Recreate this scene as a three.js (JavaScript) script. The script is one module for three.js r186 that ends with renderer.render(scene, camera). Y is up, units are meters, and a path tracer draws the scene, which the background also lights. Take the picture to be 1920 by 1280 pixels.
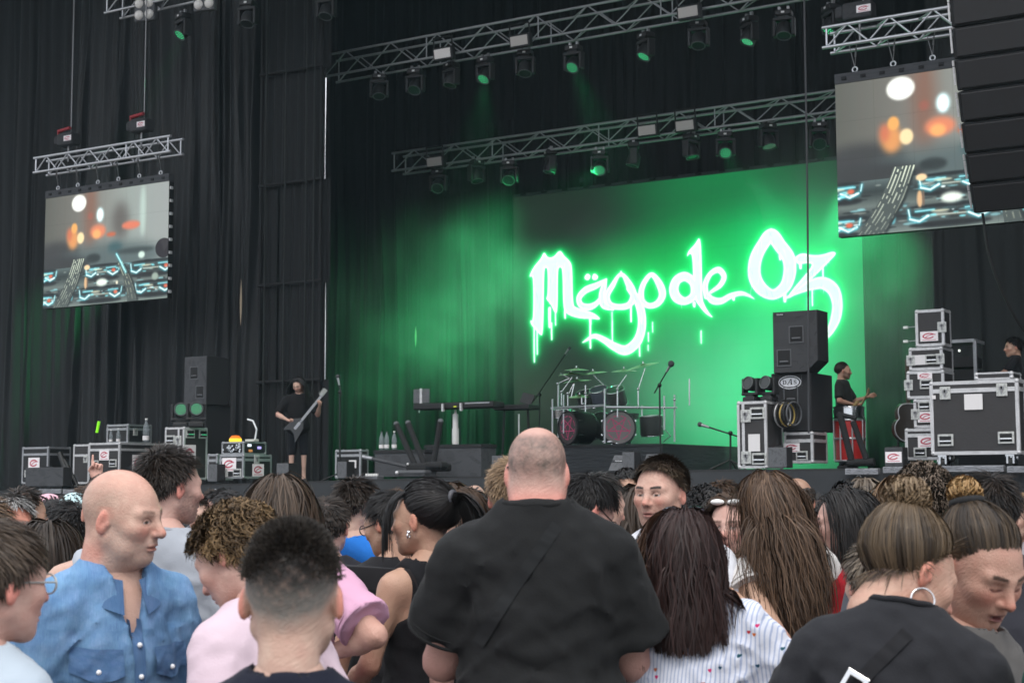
import * as THREE from 'three';
import { RoundedBoxGeometry } from 'three/addons/geometries/RoundedBoxGeometry.js';
import { mergeGeometries } from 'three/addons/utils/BufferGeometryUtils.js';
import { ImprovedNoise } from 'three/addons/math/ImprovedNoise.js';
import { RectAreaLightUniformsLib } from 'three/addons/lights/RectAreaLightUniformsLib.js';

// ------------------------------------------------------------------ camera, sky, sun, exposure
const scene = new THREE.Scene();
const renderer = new THREE.WebGLRenderer({ antialias: true });
renderer.setSize(1024, 682);
renderer.toneMapping = THREE.LinearToneMapping;
renderer.toneMappingExposure = 1.55;
renderer.shadowMap.enabled = true;
RectAreaLightUniformsLib.init();

const FOCAL = 2880, YAW = 31.7 * Math.PI / 180, PITCH = Math.atan(265 / FOCAL), EYE = 1.62;   // pixels of a 1920 x 1280 frame; the stage front runs along x
const camera = new THREE.PerspectiveCamera(2 * Math.atan(640 / FOCAL) * 180 / Math.PI, 1.5, 0.1, 400);
camera.rotation.order = 'YXZ';
camera.rotation.set(PITCH, YAW, -0.0035);
camera.position.set(0, EYE, 0);
camera.focus = 8.5;
camera.userData.fStop = 8;
camera.updateMatrixWorld(true);

{ // overcast evening sky, brightest overhead and evenly grey all round
  const W = 64, H = 32, data = new Float32Array(W * H * 4);
  for (let j = 0; j < H; j++) {
    const up = Math.sin(((j + 0.5) / H - 0.5) * Math.PI), g = up > 0 ? 0.72 + 0.5 * Math.pow(up, 0.7) : 0.3;
    for (let i = 0; i < W; i++) data.set([g * 0.95, g * 0.985, g * 1.05, 1], (j * W + i) * 4);
  }
  const t = new THREE.DataTexture(data, W, H, THREE.RGBAFormat, THREE.FloatType);
  t.mapping = THREE.EquirectangularReflectionMapping; t.magFilter = THREE.LinearFilter; t.needsUpdate = true;
  scene.background = t; scene.environment = t;
}
const sun = new THREE.DirectionalLight(new THREE.Color(1, 0.95, 0.88), 1.1);
sun.position.set(14, 40, 22); sun.castShadow = true; sun.shadow.radius = 40;
Object.assign(sun.shadow.camera, { left: -40, right: 30, top: 40, bottom: -40, near: 1, far: 120 });
scene.add(sun, sun.target);

scene.fog = new THREE.FogExp2(new THREE.Color(0.6, 0.86, 1.0), 0.0006);                   // thin stage haze

// ------------------------------------------------------------------ placing: a pixel of the 1920 x 1280 frame becomes a ray
const ORIGIN = camera.position.clone(), FWD = new THREE.Vector3(-Math.sin(YAW), 0, -Math.cos(YAW));
const V = (x, y, z) => new THREE.Vector3(x, y, z);
const ray = (px, py) => V((px - 960) / FOCAL, (640 - py) / FOCAL, -1).applyQuaternion(camera.quaternion);
const at = (px, py, d) => ray(px, py).multiplyScalar(d).add(ORIGIN);
function onZ(px, py, Z) { const r = ray(px, py); return r.multiplyScalar((Z - ORIGIN.z) / r.z).add(ORIGIN); }
function onX(px, py, X) { const r = ray(px, py); return r.multiplyScalar((X - ORIGIN.x) / r.x).add(ORIGIN); }
const FRONT = -17.5;
const deckY = (X) => 1.775 + 0.0195 * Math.min(0, X + 8);                               // the deck falls a little towards its left wing

// ------------------------------------------------------------------ small tools
function rng(seed) { let s = seed | 0; return () => { s = (s + 0x6d2b79f5) | 0; let t = Math.imul(s ^ (s >>> 15), 1 | s); t = (t + Math.imul(t ^ (t >>> 7), 61 | t)) ^ t; return ((t ^ (t >>> 14)) >>> 0) / 4294967296; }; }
const NZ = new ImprovedNoise(), noise = (x, y, z) => NZ.noise(x + 100.3, y + 100.7, z + 100.1);
const fbm = (x, y, z) => noise(x, y, z) * 0.6 + noise(x * 2.1, y * 2.1, z * 2.1) * 0.28 + noise(x * 4.3, y * 4.3, z * 4.3) * 0.12;
const clamp = (x, a = 0, b = 1) => Math.min(b, Math.max(a, x)), lerp = (a, b, t) => a + (b - a) * t, sstep = (a, b, x) => { const t = clamp((x - a) / (b - a)); return t * t * (3 - 2 * t); };
const col = (r, g, b) => new THREE.Color().setRGB(r, g === undefined ? r : g, b === undefined ? r : b);
const std = (color, roughness = 0.7, metalness = 0, extra = {}) => new THREE.MeshStandardMaterial({ color: Array.isArray(color) ? col(...color) : color, roughness, metalness, ...extra });

const taken = new Map();
function numbered(name) { const n = taken.get(name) ?? 0; taken.set(name, n + 1); return n ? name + '_' + String(n).padStart(3, '0') : name; }
function tag(o, label, category, group, kind) { o.userData.label = label; if (category) o.userData.category = category; if (group) o.userData.group = group; if (kind) o.userData.kind = kind; return o; }
function thing(name, label, category, p = [0, 0, 0], turn = 0, group) {
  const o = new THREE.Group(); o.name = numbered(name); scene.add(o);
  if (p.isVector3) o.position.copy(p); else o.position.set(...p);
  o.rotation.y = turn; return tag(o, label, category, group);
}
function merge(list) {
  list = [list].flat().map((g) => { g = g.index ? g.toNonIndexed() : g.clone(); for (const k of Object.keys(g.attributes)) if (!['position', 'normal', 'uv', 'color'].includes(k)) g.deleteAttribute(k); return g; });
  const colored = list.some((g) => g.attributes.color);
  for (const g of list) {
    const n = g.attributes.position.count;
    if (!g.attributes.uv) g.setAttribute('uv', new THREE.BufferAttribute(new Float32Array(n * 2), 2));
    if (!g.attributes.normal) g.computeVertexNormals();
    if (colored && !g.attributes.color) g.setAttribute('color', new THREE.BufferAttribute(new Float32Array(n * 3).fill(1), 3));
  }
  return list.length > 1 ? mergeGeometries(list) : list[0];
}
function obj(name, geos, m, parent = scene) {
  const o = new THREE.Mesh(Array.isArray(geos) ? merge(geos) : geos, m);
  o.name = parent === scene ? numbered(name) : name; parent.add(o); return o;
}
function struct(name, geos, m) { const o = obj(name, geos, m); o.userData.kind = 'structure'; return o; }
const box = (w, h, d, x = 0, y = 0, z = 0) => new THREE.BoxGeometry(w, h, d).translate(x, y, z);
const rbox = (w, h, d, x = 0, y = 0, z = 0, r = 0.01, s = 2) => new RoundedBoxGeometry(w, h, d, s, Math.min(r, w / 2.1, h / 2.1, d / 2.1)).translate(x, y, z);
const UPV = V(0, 1, 0), QQ = new THREE.Quaternion();
const A3 = (p) => (p.isVector3 ? p : V(...p));
function bar(a, b, r, seg = 8, r2 = r) {
  a = A3(a); b = A3(b); const d = b.clone().sub(a), L = d.length();
  return new THREE.CylinderGeometry(r2, r, L, seg).applyQuaternion(QQ.setFromUnitVectors(UPV, d.normalize())).translate((a.x + b.x) / 2, (a.y + b.y) / 2, (a.z + b.z) / 2);
}
const tube = (pts, r, n = 24, seg = 6) => new THREE.TubeGeometry(new THREE.CatmullRomCurve3(pts.map(A3)), n, r, seg);
const ball = (r, x, y, z, n = 10) => new THREE.SphereGeometry(r, n, Math.max(6, n * 0.7 | 0)).translate(x, y, z);
const lathe = (pts, n = 20) => new THREE.LatheGeometry(pts.map((p) => new THREE.Vector2(...p)), n);
function canvas(w, h, draw, srgb = true) {
  const c = document.createElement('canvas'); c.width = w; c.height = h; draw(c.getContext('2d'), w, h);
  const t = new THREE.CanvasTexture(c); if (srgb) t.colorSpace = THREE.SRGBColorSpace; return t;
}
function grain(size, fn) { // grey DataTexture, values 0..1
  const d = new Uint8Array(size * size * 4);
  for (let j = 0; j < size; j++) for (let i = 0; i < size; i++) { const v = clamp(fn(i / size, j / size)) * 255; d.set([v, v, v, 255], (j * size + i) * 4); }
  const t = new THREE.DataTexture(d, size, size); t.magFilter = THREE.LinearFilter; t.wrapS = t.wrapT = THREE.RepeatWrapping; t.needsUpdate = true; return t;
}

// ------------------------------------------------------------------ materials of the stage
const M = {
  drape: std([0.005, 0.0058, 0.0067], 0.8, 0, { bumpMap: grain(128, (x, y) => 0.5 + 0.4 * noise(x * 60, y * 60, 3)), bumpScale: 0.002 }),
  drapeLit: std([0.008, 0.009, 0.01], 0.6), drapeGrey: std([0.022, 0.025, 0.024], 0.85),  // wing panels near the tower: lighter black standing in for pleat highlights
  alu: std([0.62, 0.63, 0.66], 0.38, 0.85), aluDull: std([0.42, 0.43, 0.45], 0.5, 0.7), chrome: std([0.75, 0.76, 0.78], 0.16, 1), steel: std([0.3, 0.3, 0.31], 0.45, 0.8),
  black: std(0x0c0c0d, 0.55), matte: std([0.013, 0.013, 0.014], 0.9), rubber: std([0.02, 0.02, 0.02], 0.85), grille: std([0.017, 0.016, 0.017], 0.6, 0.3),
  cab: std([0.05, 0.051, 0.055], 0.85), cabDark: std([0.016, 0.016, 0.018], 0.85), lam: std([0.036, 0.033, 0.034], 0.6, 0, { bumpMap: grain(128, (x, y) => 0.5 + 0.5 * noise(x * 40, y * 40, 7)), bumpScale: 0.001 }),
  lamDark: std([0.013, 0.013, 0.014], 0.6), trimWhite: std([0.62, 0.62, 0.63], 0.45, 0.35), dish: std([0.55, 0.56, 0.54], 0.5, 0.3), white: std([0.72, 0.72, 0.7], 0.6), paper: std([0.7, 0.68, 0.68], 0.8),
  panel: std([0.52, 0.5, 0.47], 0.6), red: std([0.32, 0.02, 0.02], 0.5), redRig: std([0.3, 0.02, 0.03], 0.5), grey: std([0.13, 0.135, 0.145], 0.75), greyMid: std([0.07, 0.073, 0.08], 0.85),
  skirt: std([0.032, 0.035, 0.039], 0.9, 0, { bumpMap: grain(256, (x, y) => 0.5 + 0.5 * fbm(x * 9, y * 9, 2)), bumpScale: 0.02 }), deck: std([0.02, 0.02, 0.021], 0.8), cymbal: std([0.35, 0.28, 0.13], 0.3, 1),
  glassy: new THREE.MeshPhysicalMaterial({ color: 0xffffff, roughness: 0.08, transmission: 1, thickness: 0 }), bottle: std([0.3, 0.34, 0.36], 0.15, 0, { transparent: true, opacity: 0.4 }), cable: std([0.012, 0.012, 0.012], 0.6),
  silver: std([0.5, 0.51, 0.53], 0.5, 0.5, { map: canvas(256, 64, (c, w, h) => { const r = rng(5); c.fillStyle = '#c8c9cc'; c.fillRect(0, 0, w, h); for (let i = 0; i < 260; i++) { c.fillStyle = `rgba(40,42,46,${r() * 0.35})`; c.fillRect(r() * w, r() * h, 4 + r() * 30, 1 + r() * 5); } }) }),
};
{ const scuff = (base, dark, n, seed) => canvas(256, 256, (c, w, h) => { const r = rng(seed); c.fillStyle = base; c.fillRect(0, 0, w, h); for (let i = 0; i < n; i++) { c.strokeStyle = `rgba(${dark},${r() * 0.5})`; c.lineWidth = 0.6 + r() * 2.4; const x = r() * w, y = r() * h, a = r() * 6.28, l = 4 + r() * 30; c.beginPath(); c.moveTo(x, y); c.lineTo(x + l * Math.cos(a), y + l * Math.sin(a) * 0.5); c.stroke(); } for (let i = 0; i < 40; i++) { c.fillStyle = `rgba(${dark},${r() * 0.16})`; c.beginPath(); c.ellipse(r() * w, r() * h, 6 + r() * 40, 4 + r() * 20, r() * 3, 0, 7); c.fill(); } });
  M.trimWhite.map = scuff('#fff', '60,60,64', 160, 31); M.aluDull.map = scuff('#fff', '70,72,76', 160, 32); M.lam.map = scuff('#e6e6e6', '255,255,255', 70, 33); M.lamDark.map = scuff('#dcdcdc', '255,255,255', 60, 34); M.cab.map = scuff('#e8e8e8', '40,40,44', 60, 35); M.greyMid.map = scuff('#e8e8e8', '40,40,44', 50, 36); M.dish.map = M.trimWhite.map; M.grey.map = M.cab.map; }
const glow = (r, g, b, k = 1) => new THREE.MeshStandardMaterial({ color: 0x050505, roughness: 0.5, emissive: col(r, g, b), emissiveIntensity: k });
M.greenLed = glow(0.1, 1, 0.4, 1.3); M.greenDim = glow(0.03, 0.3, 0.14, 0.2); M.lensDark = std([0.03, 0.035, 0.035], 0.15);

// ------------------------------------------------------------------ ground, deck, roof
struct('ground', new THREE.PlaneGeometry(400, 400).rotateX(-Math.PI / 2), std([0.11, 0.1, 0.09], 0.95));
{
  const XL = -34, XR = 6, n = 40, g = [];
  for (const [a, b] of [[XL, -8], [-8, XR]]) {
    const s = new THREE.BufferGeometry(), w = b - a, ya = deckY(a), yb = deckY(b), zf = FRONT, zb = -29.5, t = 0.14;
    const bx = new THREE.BoxGeometry(w, t, zf - zb); bx.translate((a + b) / 2, 0, (zf + zb) / 2);
    const p = bx.attributes.position; for (let i = 0; i < p.count; i++) p.setY(i, p.getY(i) - t / 2 + lerp(ya, yb, (p.getX(i) - a) / w));
    bx.computeVertexNormals(); g.push(bx);
  }
  struct('stage_floor', g, M.deck);
  // hanging front skirt, slightly wavy, with eyelets
  const W = XR - XL, sg = new THREE.PlaneGeometry(W, 1, 400, 8), p = sg.attributes.position, uv = sg.attributes.uv;
  for (let i = 0; i < p.count; i++) {
    const X = p.getX(i) + (XL + XR) / 2, v = p.getY(i) + 0.5, top = deckY(X) - 0.03;
    p.setXYZ(i, X, 0.02 + v * (top - 0.02), FRONT + 0.05 + 0.03 * (1 - v) * Math.sin(X * 5.1 + 2 * noise(X, v, 0)) + 0.035 * noise(X * 1.7, v * 2.5, 1)); uv.setXY(i, X / 3, v / 2);
  }
  sg.computeVertexNormals();
  const sk = tag(obj('stage_skirt', sg, M.skirt), 'dark grey cloth skirt hanging along the front edge of the stage', 'skirt');
  for (let X = -21; X < -3; X += 1.25) obj('eyelet', new THREE.TorusGeometry(0.022, 0.007, 6, 12).translate(X, deckY(X) - 0.1, FRONT + 0.1), M.alu, sk);
  struct('roof', [box(60, 0.5, 20, -16, 13.9, -25)], M.matte);
  struct('wall_right', [box(0.3, 14, 15, 8, 7, -24)], M.matte);
}

// ------------------------------------------------------------------ drapes
function drape(label, a, b, yb, yt, seed, o = {}) {
  const r = rng(seed), A = V(a[0], 0, a[1]), B = V(b[0], 0, b[1]), L = A.distanceTo(B), dir = B.clone().sub(A).normalize(), nrm = V(-dir.z, 0, dir.x);
  if (nrm.z < -0.01) nrm.negate();
  const pl = [], n = Math.round(L * (o.per ?? 2.2)), amp = o.amp ?? 1;
  for (let i = 0; i < n; i++) { const u = r() * L; pl.push([u, (r() - 0.5) * 0.035, 0.018 + r() * r() * 0.06, (0.04 + r() * 0.1) * amp * (r() < 0.8 ? 1 : -0.6), r() * 9]); }
  const nu = Math.round(L / 0.022), nv = 26, P = new Float32Array((nu + 1) * (nv + 1) * 3), U = new Float32Array((nu + 1) * (nv + 1) * 2), idx = [];
  for (let j = 0; j <= nv; j++) for (let i = 0; i <= nu; i++) {
    const u = i / nu * L, y = lerp(yb, yt, j / nv); let d = 0.16 * noise(u * 0.9, y * 0.12, seed) * amp + 0.02 * Math.sin(u * 21 + 3 * noise(u * 2, y * 0.1, seed + 3)) * amp;
    for (const [c, s, w, h, q] of pl) { const e = (u - c - s * (yt - y) - 0.05 * noise(q, y * 0.25, seed)) / w; if (e * e < 9) d += h * Math.exp(-e * e) * (0.65 + 0.6 * noise(q, y * 0.35, 5)); }
    const k = (j * (nu + 1) + i); P.set([A.x + dir.x * u + nrm.x * d, y, A.z + dir.z * u + nrm.z * d], k * 3); U.set([u, y], k * 2);
    if (i < nu && j < nv) idx.push(k, k + 1, k + nu + 2, k, k + nu + 2, k + nu + 1);
  }
  const g = new THREE.BufferGeometry(); g.setAttribute('position', new THREE.BufferAttribute(P, 3)); g.setAttribute('uv', new THREE.BufferAttribute(U, 2)); g.setIndex(idx); g.computeVertexNormals();
  const t = tag(obj('stage_drape', g, o.m ?? M.drape), label, 'drape', 'black drapes round the stage');
  return t;
}
const wingX = [-38, -34, -30.5, -28, -26, -24.2, -22.4, -20.6, -18.78], ORD = ['first', 'second', 'third', 'fourth', 'fifth', 'sixth', 'seventh', 'eighth', 'ninth', 'tenth', 'eleventh', 'twelfth', 'thirteenth', 'fourteenth'];
for (let i = 0; i + 1 < wingX.length; i++) drape(`${ORD[7 - i]} black drape panel left of the scaffold tower, counted from the tower`, [wingX[i], -22], [wingX[i + 1] + 0.3, -22.1], 0.3, 13.6, 11 + i, { amp: i > 4 ? 2.0 : 1.1, per: i > 4 ? 3.2 : 1.6, m: i > 4 ? M.drapeLit : M.drape });
const backX = [-22.69, -20.2, -18, -15.8, -13.5, -11.2, -8.22];
for (let i = 0; i + 1 < backX.length; i++) drape(i < 3 ? `${ORD[i]} black back drape to the right of the scaffold tower` : `${ORD[i - 3]} black back drape behind the green screen, from its left end`, [backX[i], -28.3 + (i % 2) * 0.1], [backX[i + 1] + (i < 5 ? 0.05 : 0), -28.3], 0.5, 13.6, 31 + i, { per: 2.4, amp: 1.1 });
const rwX = [-7.28, -5.4, -3.4, -1, 3, 7.8];
for (let i = 0; i + 1 < rwX.length; i++) drape(`${ORD[i]} dark grey drape on the right wing behind the stacked cases, from the light gap`, [rwX[i], -25], [rwX[i + 1] + 0.05, -25.1], 0.5, 13.6, 51 + i, { per: 2.6, m: M.drapeGrey });
drape('slim black drape hung inside the stage by the left truss end', [-18.9, -27.6], [-17.9, -27.5], 1.4, 7.9, 71, { per: 6 });
drape('narrow black drape strip left of the green screen', [-17.95, -28.0], [-17.2, -28.0], 1.4, 9.5, 72, { per: 5 });

{ // scaffold tower draped in black: gaps between its cloths let the daylight behind through
  const t = thing('scaffold_tower', 'tall black draped scaffold tower with thin bright gaps behind the guitarist', 'tower', [-17.95, 0, -21.6]);
  const cloth = (x0, x1, y0, y1, z, s) => { const w = x1 - x0, g = new THREE.PlaneGeometry(w, y1 - y0, Math.max(4, w / 0.03 | 0), 10), p = g.attributes.position; for (let i = 0; i < p.count; i++) p.setZ(i, Math.min(1, Math.min(p.getX(i) + w / 2, w / 2 - p.getX(i)) / 0.06) * 0.05 * (noise(p.getX(i) * 7, p.getY(i) * 0.2, s) + 0.6 * Math.sin(p.getX(i) * 30 + s))); g.computeVertexNormals(); obj('drape_panel', g.translate((x0 + x1) / 2, (y0 + y1) / 2, z), M.drape, t); };
  const lev = [1.5, 3.45, 5.24, 7.1, 9.2, 13.5];
  for (let k = 0; k < 5; k++) {
    const y0 = lev[k] - 0.02, y1 = lev[k + 1] + 0.02;
    const cuts = k === 1 || k === 2 ? [[-0.8, -0.475], [-0.425, k === 1 ? 0.66 : 0.76]] : [[-0.8, -0.236], [-0.226, -0.02], [-0.02, 0.625]];
    if (k === 0) cuts.splice(0, 3, [-0.8, 0.76]); if (k === 4) cuts.splice(0, 3, [-0.8, 0.76]);
    cuts.forEach(([a, b], i) => cloth(a, b, y0, y1, 0, k * 7 + i));
    obj('ledger', [bar([-0.85, y1, 0.1], [0.65, y1, 0.1], 0.03)], M.matte, t);
  }
  for (const [x, z] of [[-0.66, 0.14], [-0.18, 0.16], [0.3, 0.14], [0.48, 0.13]]) obj('upright_tube', bar([x, 1.6, z], [x + 0.01, 13.4, z], 0.017, 6), M.drapeGrey, t);
  for (const x of [-0.82, 0.6]) obj('post', bar([x, 0, 0.08], [x, 13.5, 0.08], 0.03), M.matte, t);
}
for (const [x, y0, y1, Z, tone] of [[466, 525, 612, -21.85, 1], [790, 614, 652, -28.0, 1]]) { // small pale slits where two drapes part, each drawn as a tan strip
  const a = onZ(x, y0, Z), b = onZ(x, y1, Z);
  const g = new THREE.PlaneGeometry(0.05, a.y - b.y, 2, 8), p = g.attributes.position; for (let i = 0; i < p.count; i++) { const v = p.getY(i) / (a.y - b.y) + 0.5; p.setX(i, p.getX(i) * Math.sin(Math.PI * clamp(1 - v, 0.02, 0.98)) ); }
  tag(obj('drape_slit', g.translate((a.x + b.x) / 2, (a.y + b.y) / 2, Z + 0.22), std([0.5, 0.4, 0.28], 0.9)), tone && x < 500 ? 'thin tan sliver at a slit between two left drapes' : 'thin tan sliver at a slit between two back drapes', 'drape lining');
}

// ------------------------------------------------------------------ LED wall with the band's logo
const WALL = { x0: -16.93, x1: -9.31, y0: 1.86, y1: 7.66, Z: -27.5 };
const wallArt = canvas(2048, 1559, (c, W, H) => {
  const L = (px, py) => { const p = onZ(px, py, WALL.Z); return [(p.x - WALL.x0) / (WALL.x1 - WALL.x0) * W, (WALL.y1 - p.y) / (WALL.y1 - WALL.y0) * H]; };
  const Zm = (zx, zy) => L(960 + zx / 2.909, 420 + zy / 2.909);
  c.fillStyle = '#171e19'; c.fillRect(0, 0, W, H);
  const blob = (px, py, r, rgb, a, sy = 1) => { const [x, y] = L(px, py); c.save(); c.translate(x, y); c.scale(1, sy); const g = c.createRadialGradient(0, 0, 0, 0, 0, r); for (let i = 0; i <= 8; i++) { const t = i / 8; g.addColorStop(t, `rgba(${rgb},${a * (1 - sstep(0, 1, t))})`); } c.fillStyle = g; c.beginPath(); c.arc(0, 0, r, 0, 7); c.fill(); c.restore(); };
  blob(1440, 620, 1350, '26,140,78', 0.9, 0.95); blob(1330, 520, 1000, '0,168,72', 0.9, 0.62); blob(1150, 540, 760, '0,176,74', 0.8, 0.5); blob(1400, 740, 950, '52,190,122', 0.95, 0.9); blob(1480, 470, 720, '10,190,100', 0.8, 0.6);  // green of the lit smoke painted in along with the display's own glow
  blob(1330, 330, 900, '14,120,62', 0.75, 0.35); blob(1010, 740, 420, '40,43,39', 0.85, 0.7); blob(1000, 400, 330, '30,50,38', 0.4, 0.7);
  // the letters: filled outlines and strokes of changing width, in the logo's own hand
  const fills = [
    [[95, 290], [104, 262], [128, 222], [160, 188], [176, 148], [194, 184], [228, 182], [263, 138], [285, 175], [316, 200], [330, 235], [332, 440], [352, 457], [400, 470], [455, 488], [490, 523], [440, 515], [380, 515], [328, 503], [295, 485], [280, 455], [278, 244], [262, 232], [250, 246], [250, 478], [236, 490], [216, 440], [184, 405], [196, 395], [197, 245], [185, 234], [175, 250], [172, 612], [150, 600], [130, 576], [105, 548], [100, 522], [118, 532], [118, 300], [108, 282]],
    [[415, 268], [432, 285], [418, 308], [396, 300], [400, 280]], [[450, 268], [474, 285], [462, 306], [438, 302], [440, 280]],
    [[955, 182], [962, 148], [1000, 112], [1030, 58], [1037, 250], [1038, 405], [1052, 445], [1080, 490], [1103, 513], [1060, 492], [1022, 446], [992, 400], [988, 165], [968, 160]],
    [[1540, 182], [1585, 156], [1640, 172], [1700, 168], [1752, 148], [1773, 160], [1745, 190], [1705, 232], [1640, 296], [1580, 352], [1528, 398], [1500, 406], [1530, 360], [1600, 280], [1650, 215], [1600, 212], [1560, 222]],
  ];
  const strokes = [ // [closed, points x y width]
    [0, [[516, 300, 8], [462, 335, 30], [400, 362, 34], [366, 405, 30], [378, 442, 30], [425, 452, 32], [470, 425, 24], [505, 360, 18], [515, 302, 10]]], [0, [[505, 318, 20], [492, 390, 36], [502, 440, 36], [550, 460, 22]]],
    [1, [[596, 272, 14], [640, 330, 36], [664, 390, 36], [640, 440, 32], [585, 452, 28], [535, 438, 30], [520, 395, 30], [550, 335, 28]]],
    [0, [[640, 350, 30], [682, 410, 40], [706, 480, 44], [708, 570, 46], [680, 645, 50], [620, 688, 48], [560, 668, 40], [500, 630, 30], [450, 611, 22], [408, 632, 12], [386, 646, 3]]],
    [1, [[763, 276, 22], [806, 328, 36], [822, 385, 38], [798, 430, 32], [752, 446, 26], [716, 425, 28], [706, 370, 30], [728, 310, 26]]],
    [1, [[945, 286, 44], [990, 320, 40], [992, 390, 40], [945, 420, 36], [900, 400, 48], [884, 355, 50], [902, 305, 46]]],
    [0, [[1062, 395, 26], [1056, 330, 28], [1088, 268, 24], [1130, 250, 28], [1158, 285, 26], [1140, 330, 24], [1085, 372, 14]]], [0, [[1062, 380, 20], [1095, 415, 34], [1140, 420, 30], [1195, 392, 26], [1250, 378, 20], [1290, 388, 12], [1324, 408, 2]]],
    [1, [[1415, 62, 64], [1466, 120, 62], [1512, 190, 64], [1516, 270, 62], [1488, 345, 56], [1425, 384, 48], [1362, 352, 60], [1326, 285, 64], [1330, 195, 64], [1368, 115, 60]]],
    [0, [[1500, 402, 8], [1560, 366, 26], [1640, 330, 50], [1700, 322, 56], [1752, 356, 58], [1776, 430, 50], [1768, 510, 48], [1738, 582, 34], [1700, 640, 10]]],
    [0, [[1415, 24, 3], [1415, 48, 30], [1415, 66, 50]]], [0, [[596, 256, 3], [596, 276, 20]]],
  ];
  for (const [x, a, b, w] of [[122, 565, 752, 7], [138, 585, 710, 6], [206, 460, 560, 16], [217, 540, 630, 7], [238, 480, 552, 6], [290, 470, 512, 10], [428, 500, 548, 12], [428, 552, 676, 9], [547, 480, 530, 4], [548, 528, 640, 6], [697, 640, 720, 7], [650, 450, 532, 9], [768, 535, 590, 4], [745, 592, 640, 5], [744, 660, 690, 4], [1033, 582, 650, 5], [1640, 350, 445, 6], [1698, 205, 290, 7], [1618, 400, 470, 8], [1490, 380, 420, 16], [1464, 150, 192, 12], [1575, 200, 240, 14], [995, 430, 448, 14], [1210, 385, 412, 14]]) strokes.push([0, [[x, a, w], [x, (a + b) / 2, w], [x + 1, b, w * 0.8]]]);
  const path = (pts) => { c.beginPath(); pts.forEach(([x, y], i) => { const q = Zm(x, y), n = Zm(...pts[(i + 1) % pts.length]), m = [(q[0] + n[0]) / 2, (q[1] + n[1]) / 2]; if (!i) { const z = Zm(...pts[pts.length - 1]); c.moveTo((q[0] + z[0]) / 2, (q[1] + z[1]) / 2); } c.quadraticCurveTo(...q, ...m); }); c.closePath(); };
  const scale = Math.hypot(...[0, 1].map((i) => Zm(900, 300)[i] - Zm(910, 300)[i])) / 10;
  const draw = (style, grow, inner) => {
    c.fillStyle = c.strokeStyle = style; c.lineJoin = c.lineCap = 'round';
    for (const f of fills) { path(f); if (grow < 0) { c.save(); c.clip(); } c.fill(); if (grow > 0) { c.lineWidth = grow * scale; c.stroke(); } if (grow < 0) { c.strokeStyle = '#fbfffc'; c.lineWidth = -grow * scale * 2; c.stroke(); c.strokeStyle = style; c.restore(); } }
    for (const [closed, pts] of strokes) {
      const curve = new THREE.CatmullRomCurve3(pts.map((p) => V(...p)), !!closed, 'centripetal'), n = pts.length * 14;
      for (let i = 0; i <= n; i++) { const p = curve.getPoint(i / n), [x, y] = Zm(p.x, p.y), r = (p.z / 2 + (grow > 0 ? grow / 2 : grow)) * scale; if (r > 0.6) { c.beginPath(); c.arc(x, y, r, 0, 7); c.fill(); } }
    }
  };
  for (const [blur, color, g] of [[170, 'rgba(0,225,100,0.55)', 8], [90, 'rgba(0,235,105,0.75)', 8], [44, 'rgba(10,255,120,0.9)', 10], [20, 'rgba(60,255,150,1)', 8], [9, 'rgba(160,255,205,1)', 4]]) {
    const c2 = document.createElement('canvas'); c2.width = W; c2.height = H; const real = c, k = c2.getContext('2d');
    k.lineJoin = k.lineCap = 'round'; c = k; draw('#fff', g); c = real;
    c.save(); c.shadowColor = color; c.shadowBlur = blur; c.shadowOffsetX = W * 2; c.drawImage(c2, -W * 2, 0); c.restore();
  }
  draw('#f6fffa', 0); draw('#d6fbe6', -9);
  c.fillStyle = 'rgba(0,0,0,0.1)'; for (let i = 1; i < 15; i++) c.fillRect(i * W / 15, 0, 1.5, H); for (let i = 1; i < 12; i++) c.fillRect(0, i * H / 12, W, 1.5);
  const r = rng(8); for (let i = 0; i < 900; i++) { const [x, y] = Zm(r() * 1900, r() * 760); if (x < 1 || y < 1 || x > W - 2 || y > H - 2) continue; const d = c.getImageData(x | 0, y | 0, 1, 1).data; if (d[0] > 195 && d[0] < 240) { c.strokeStyle = `rgba(${r() < 0.5 ? '255,255,255' : '150,225,185'},0.5)`; c.lineWidth = 3; c.beginPath(); c.moveTo(x, y); c.lineTo(x + (r() - 0.5) * 24, y + 10 + r() * 40); c.stroke(); } }
});
{
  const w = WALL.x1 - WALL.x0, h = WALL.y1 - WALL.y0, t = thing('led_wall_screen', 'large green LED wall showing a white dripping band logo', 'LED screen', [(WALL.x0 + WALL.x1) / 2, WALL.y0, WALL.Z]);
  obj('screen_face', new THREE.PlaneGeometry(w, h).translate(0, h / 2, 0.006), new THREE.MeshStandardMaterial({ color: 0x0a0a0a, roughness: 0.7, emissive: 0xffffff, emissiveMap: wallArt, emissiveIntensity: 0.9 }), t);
  obj('back_frame', box(w, h, 0.1, 0, h / 2, -0.05), M.black, t);
  obj('top_bar', box(w, 0.07, 0.1, 0, h + 0.036, -0.04), M.greyMid, t);
  for (let i = 0; i < 15; i++) obj('hanging_lug', box(0.12, 0.05, 0.03, (i + 0.5) / 15 * w - w / 2, h + 0.05, 0.03), M.matte, t);
}

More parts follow.
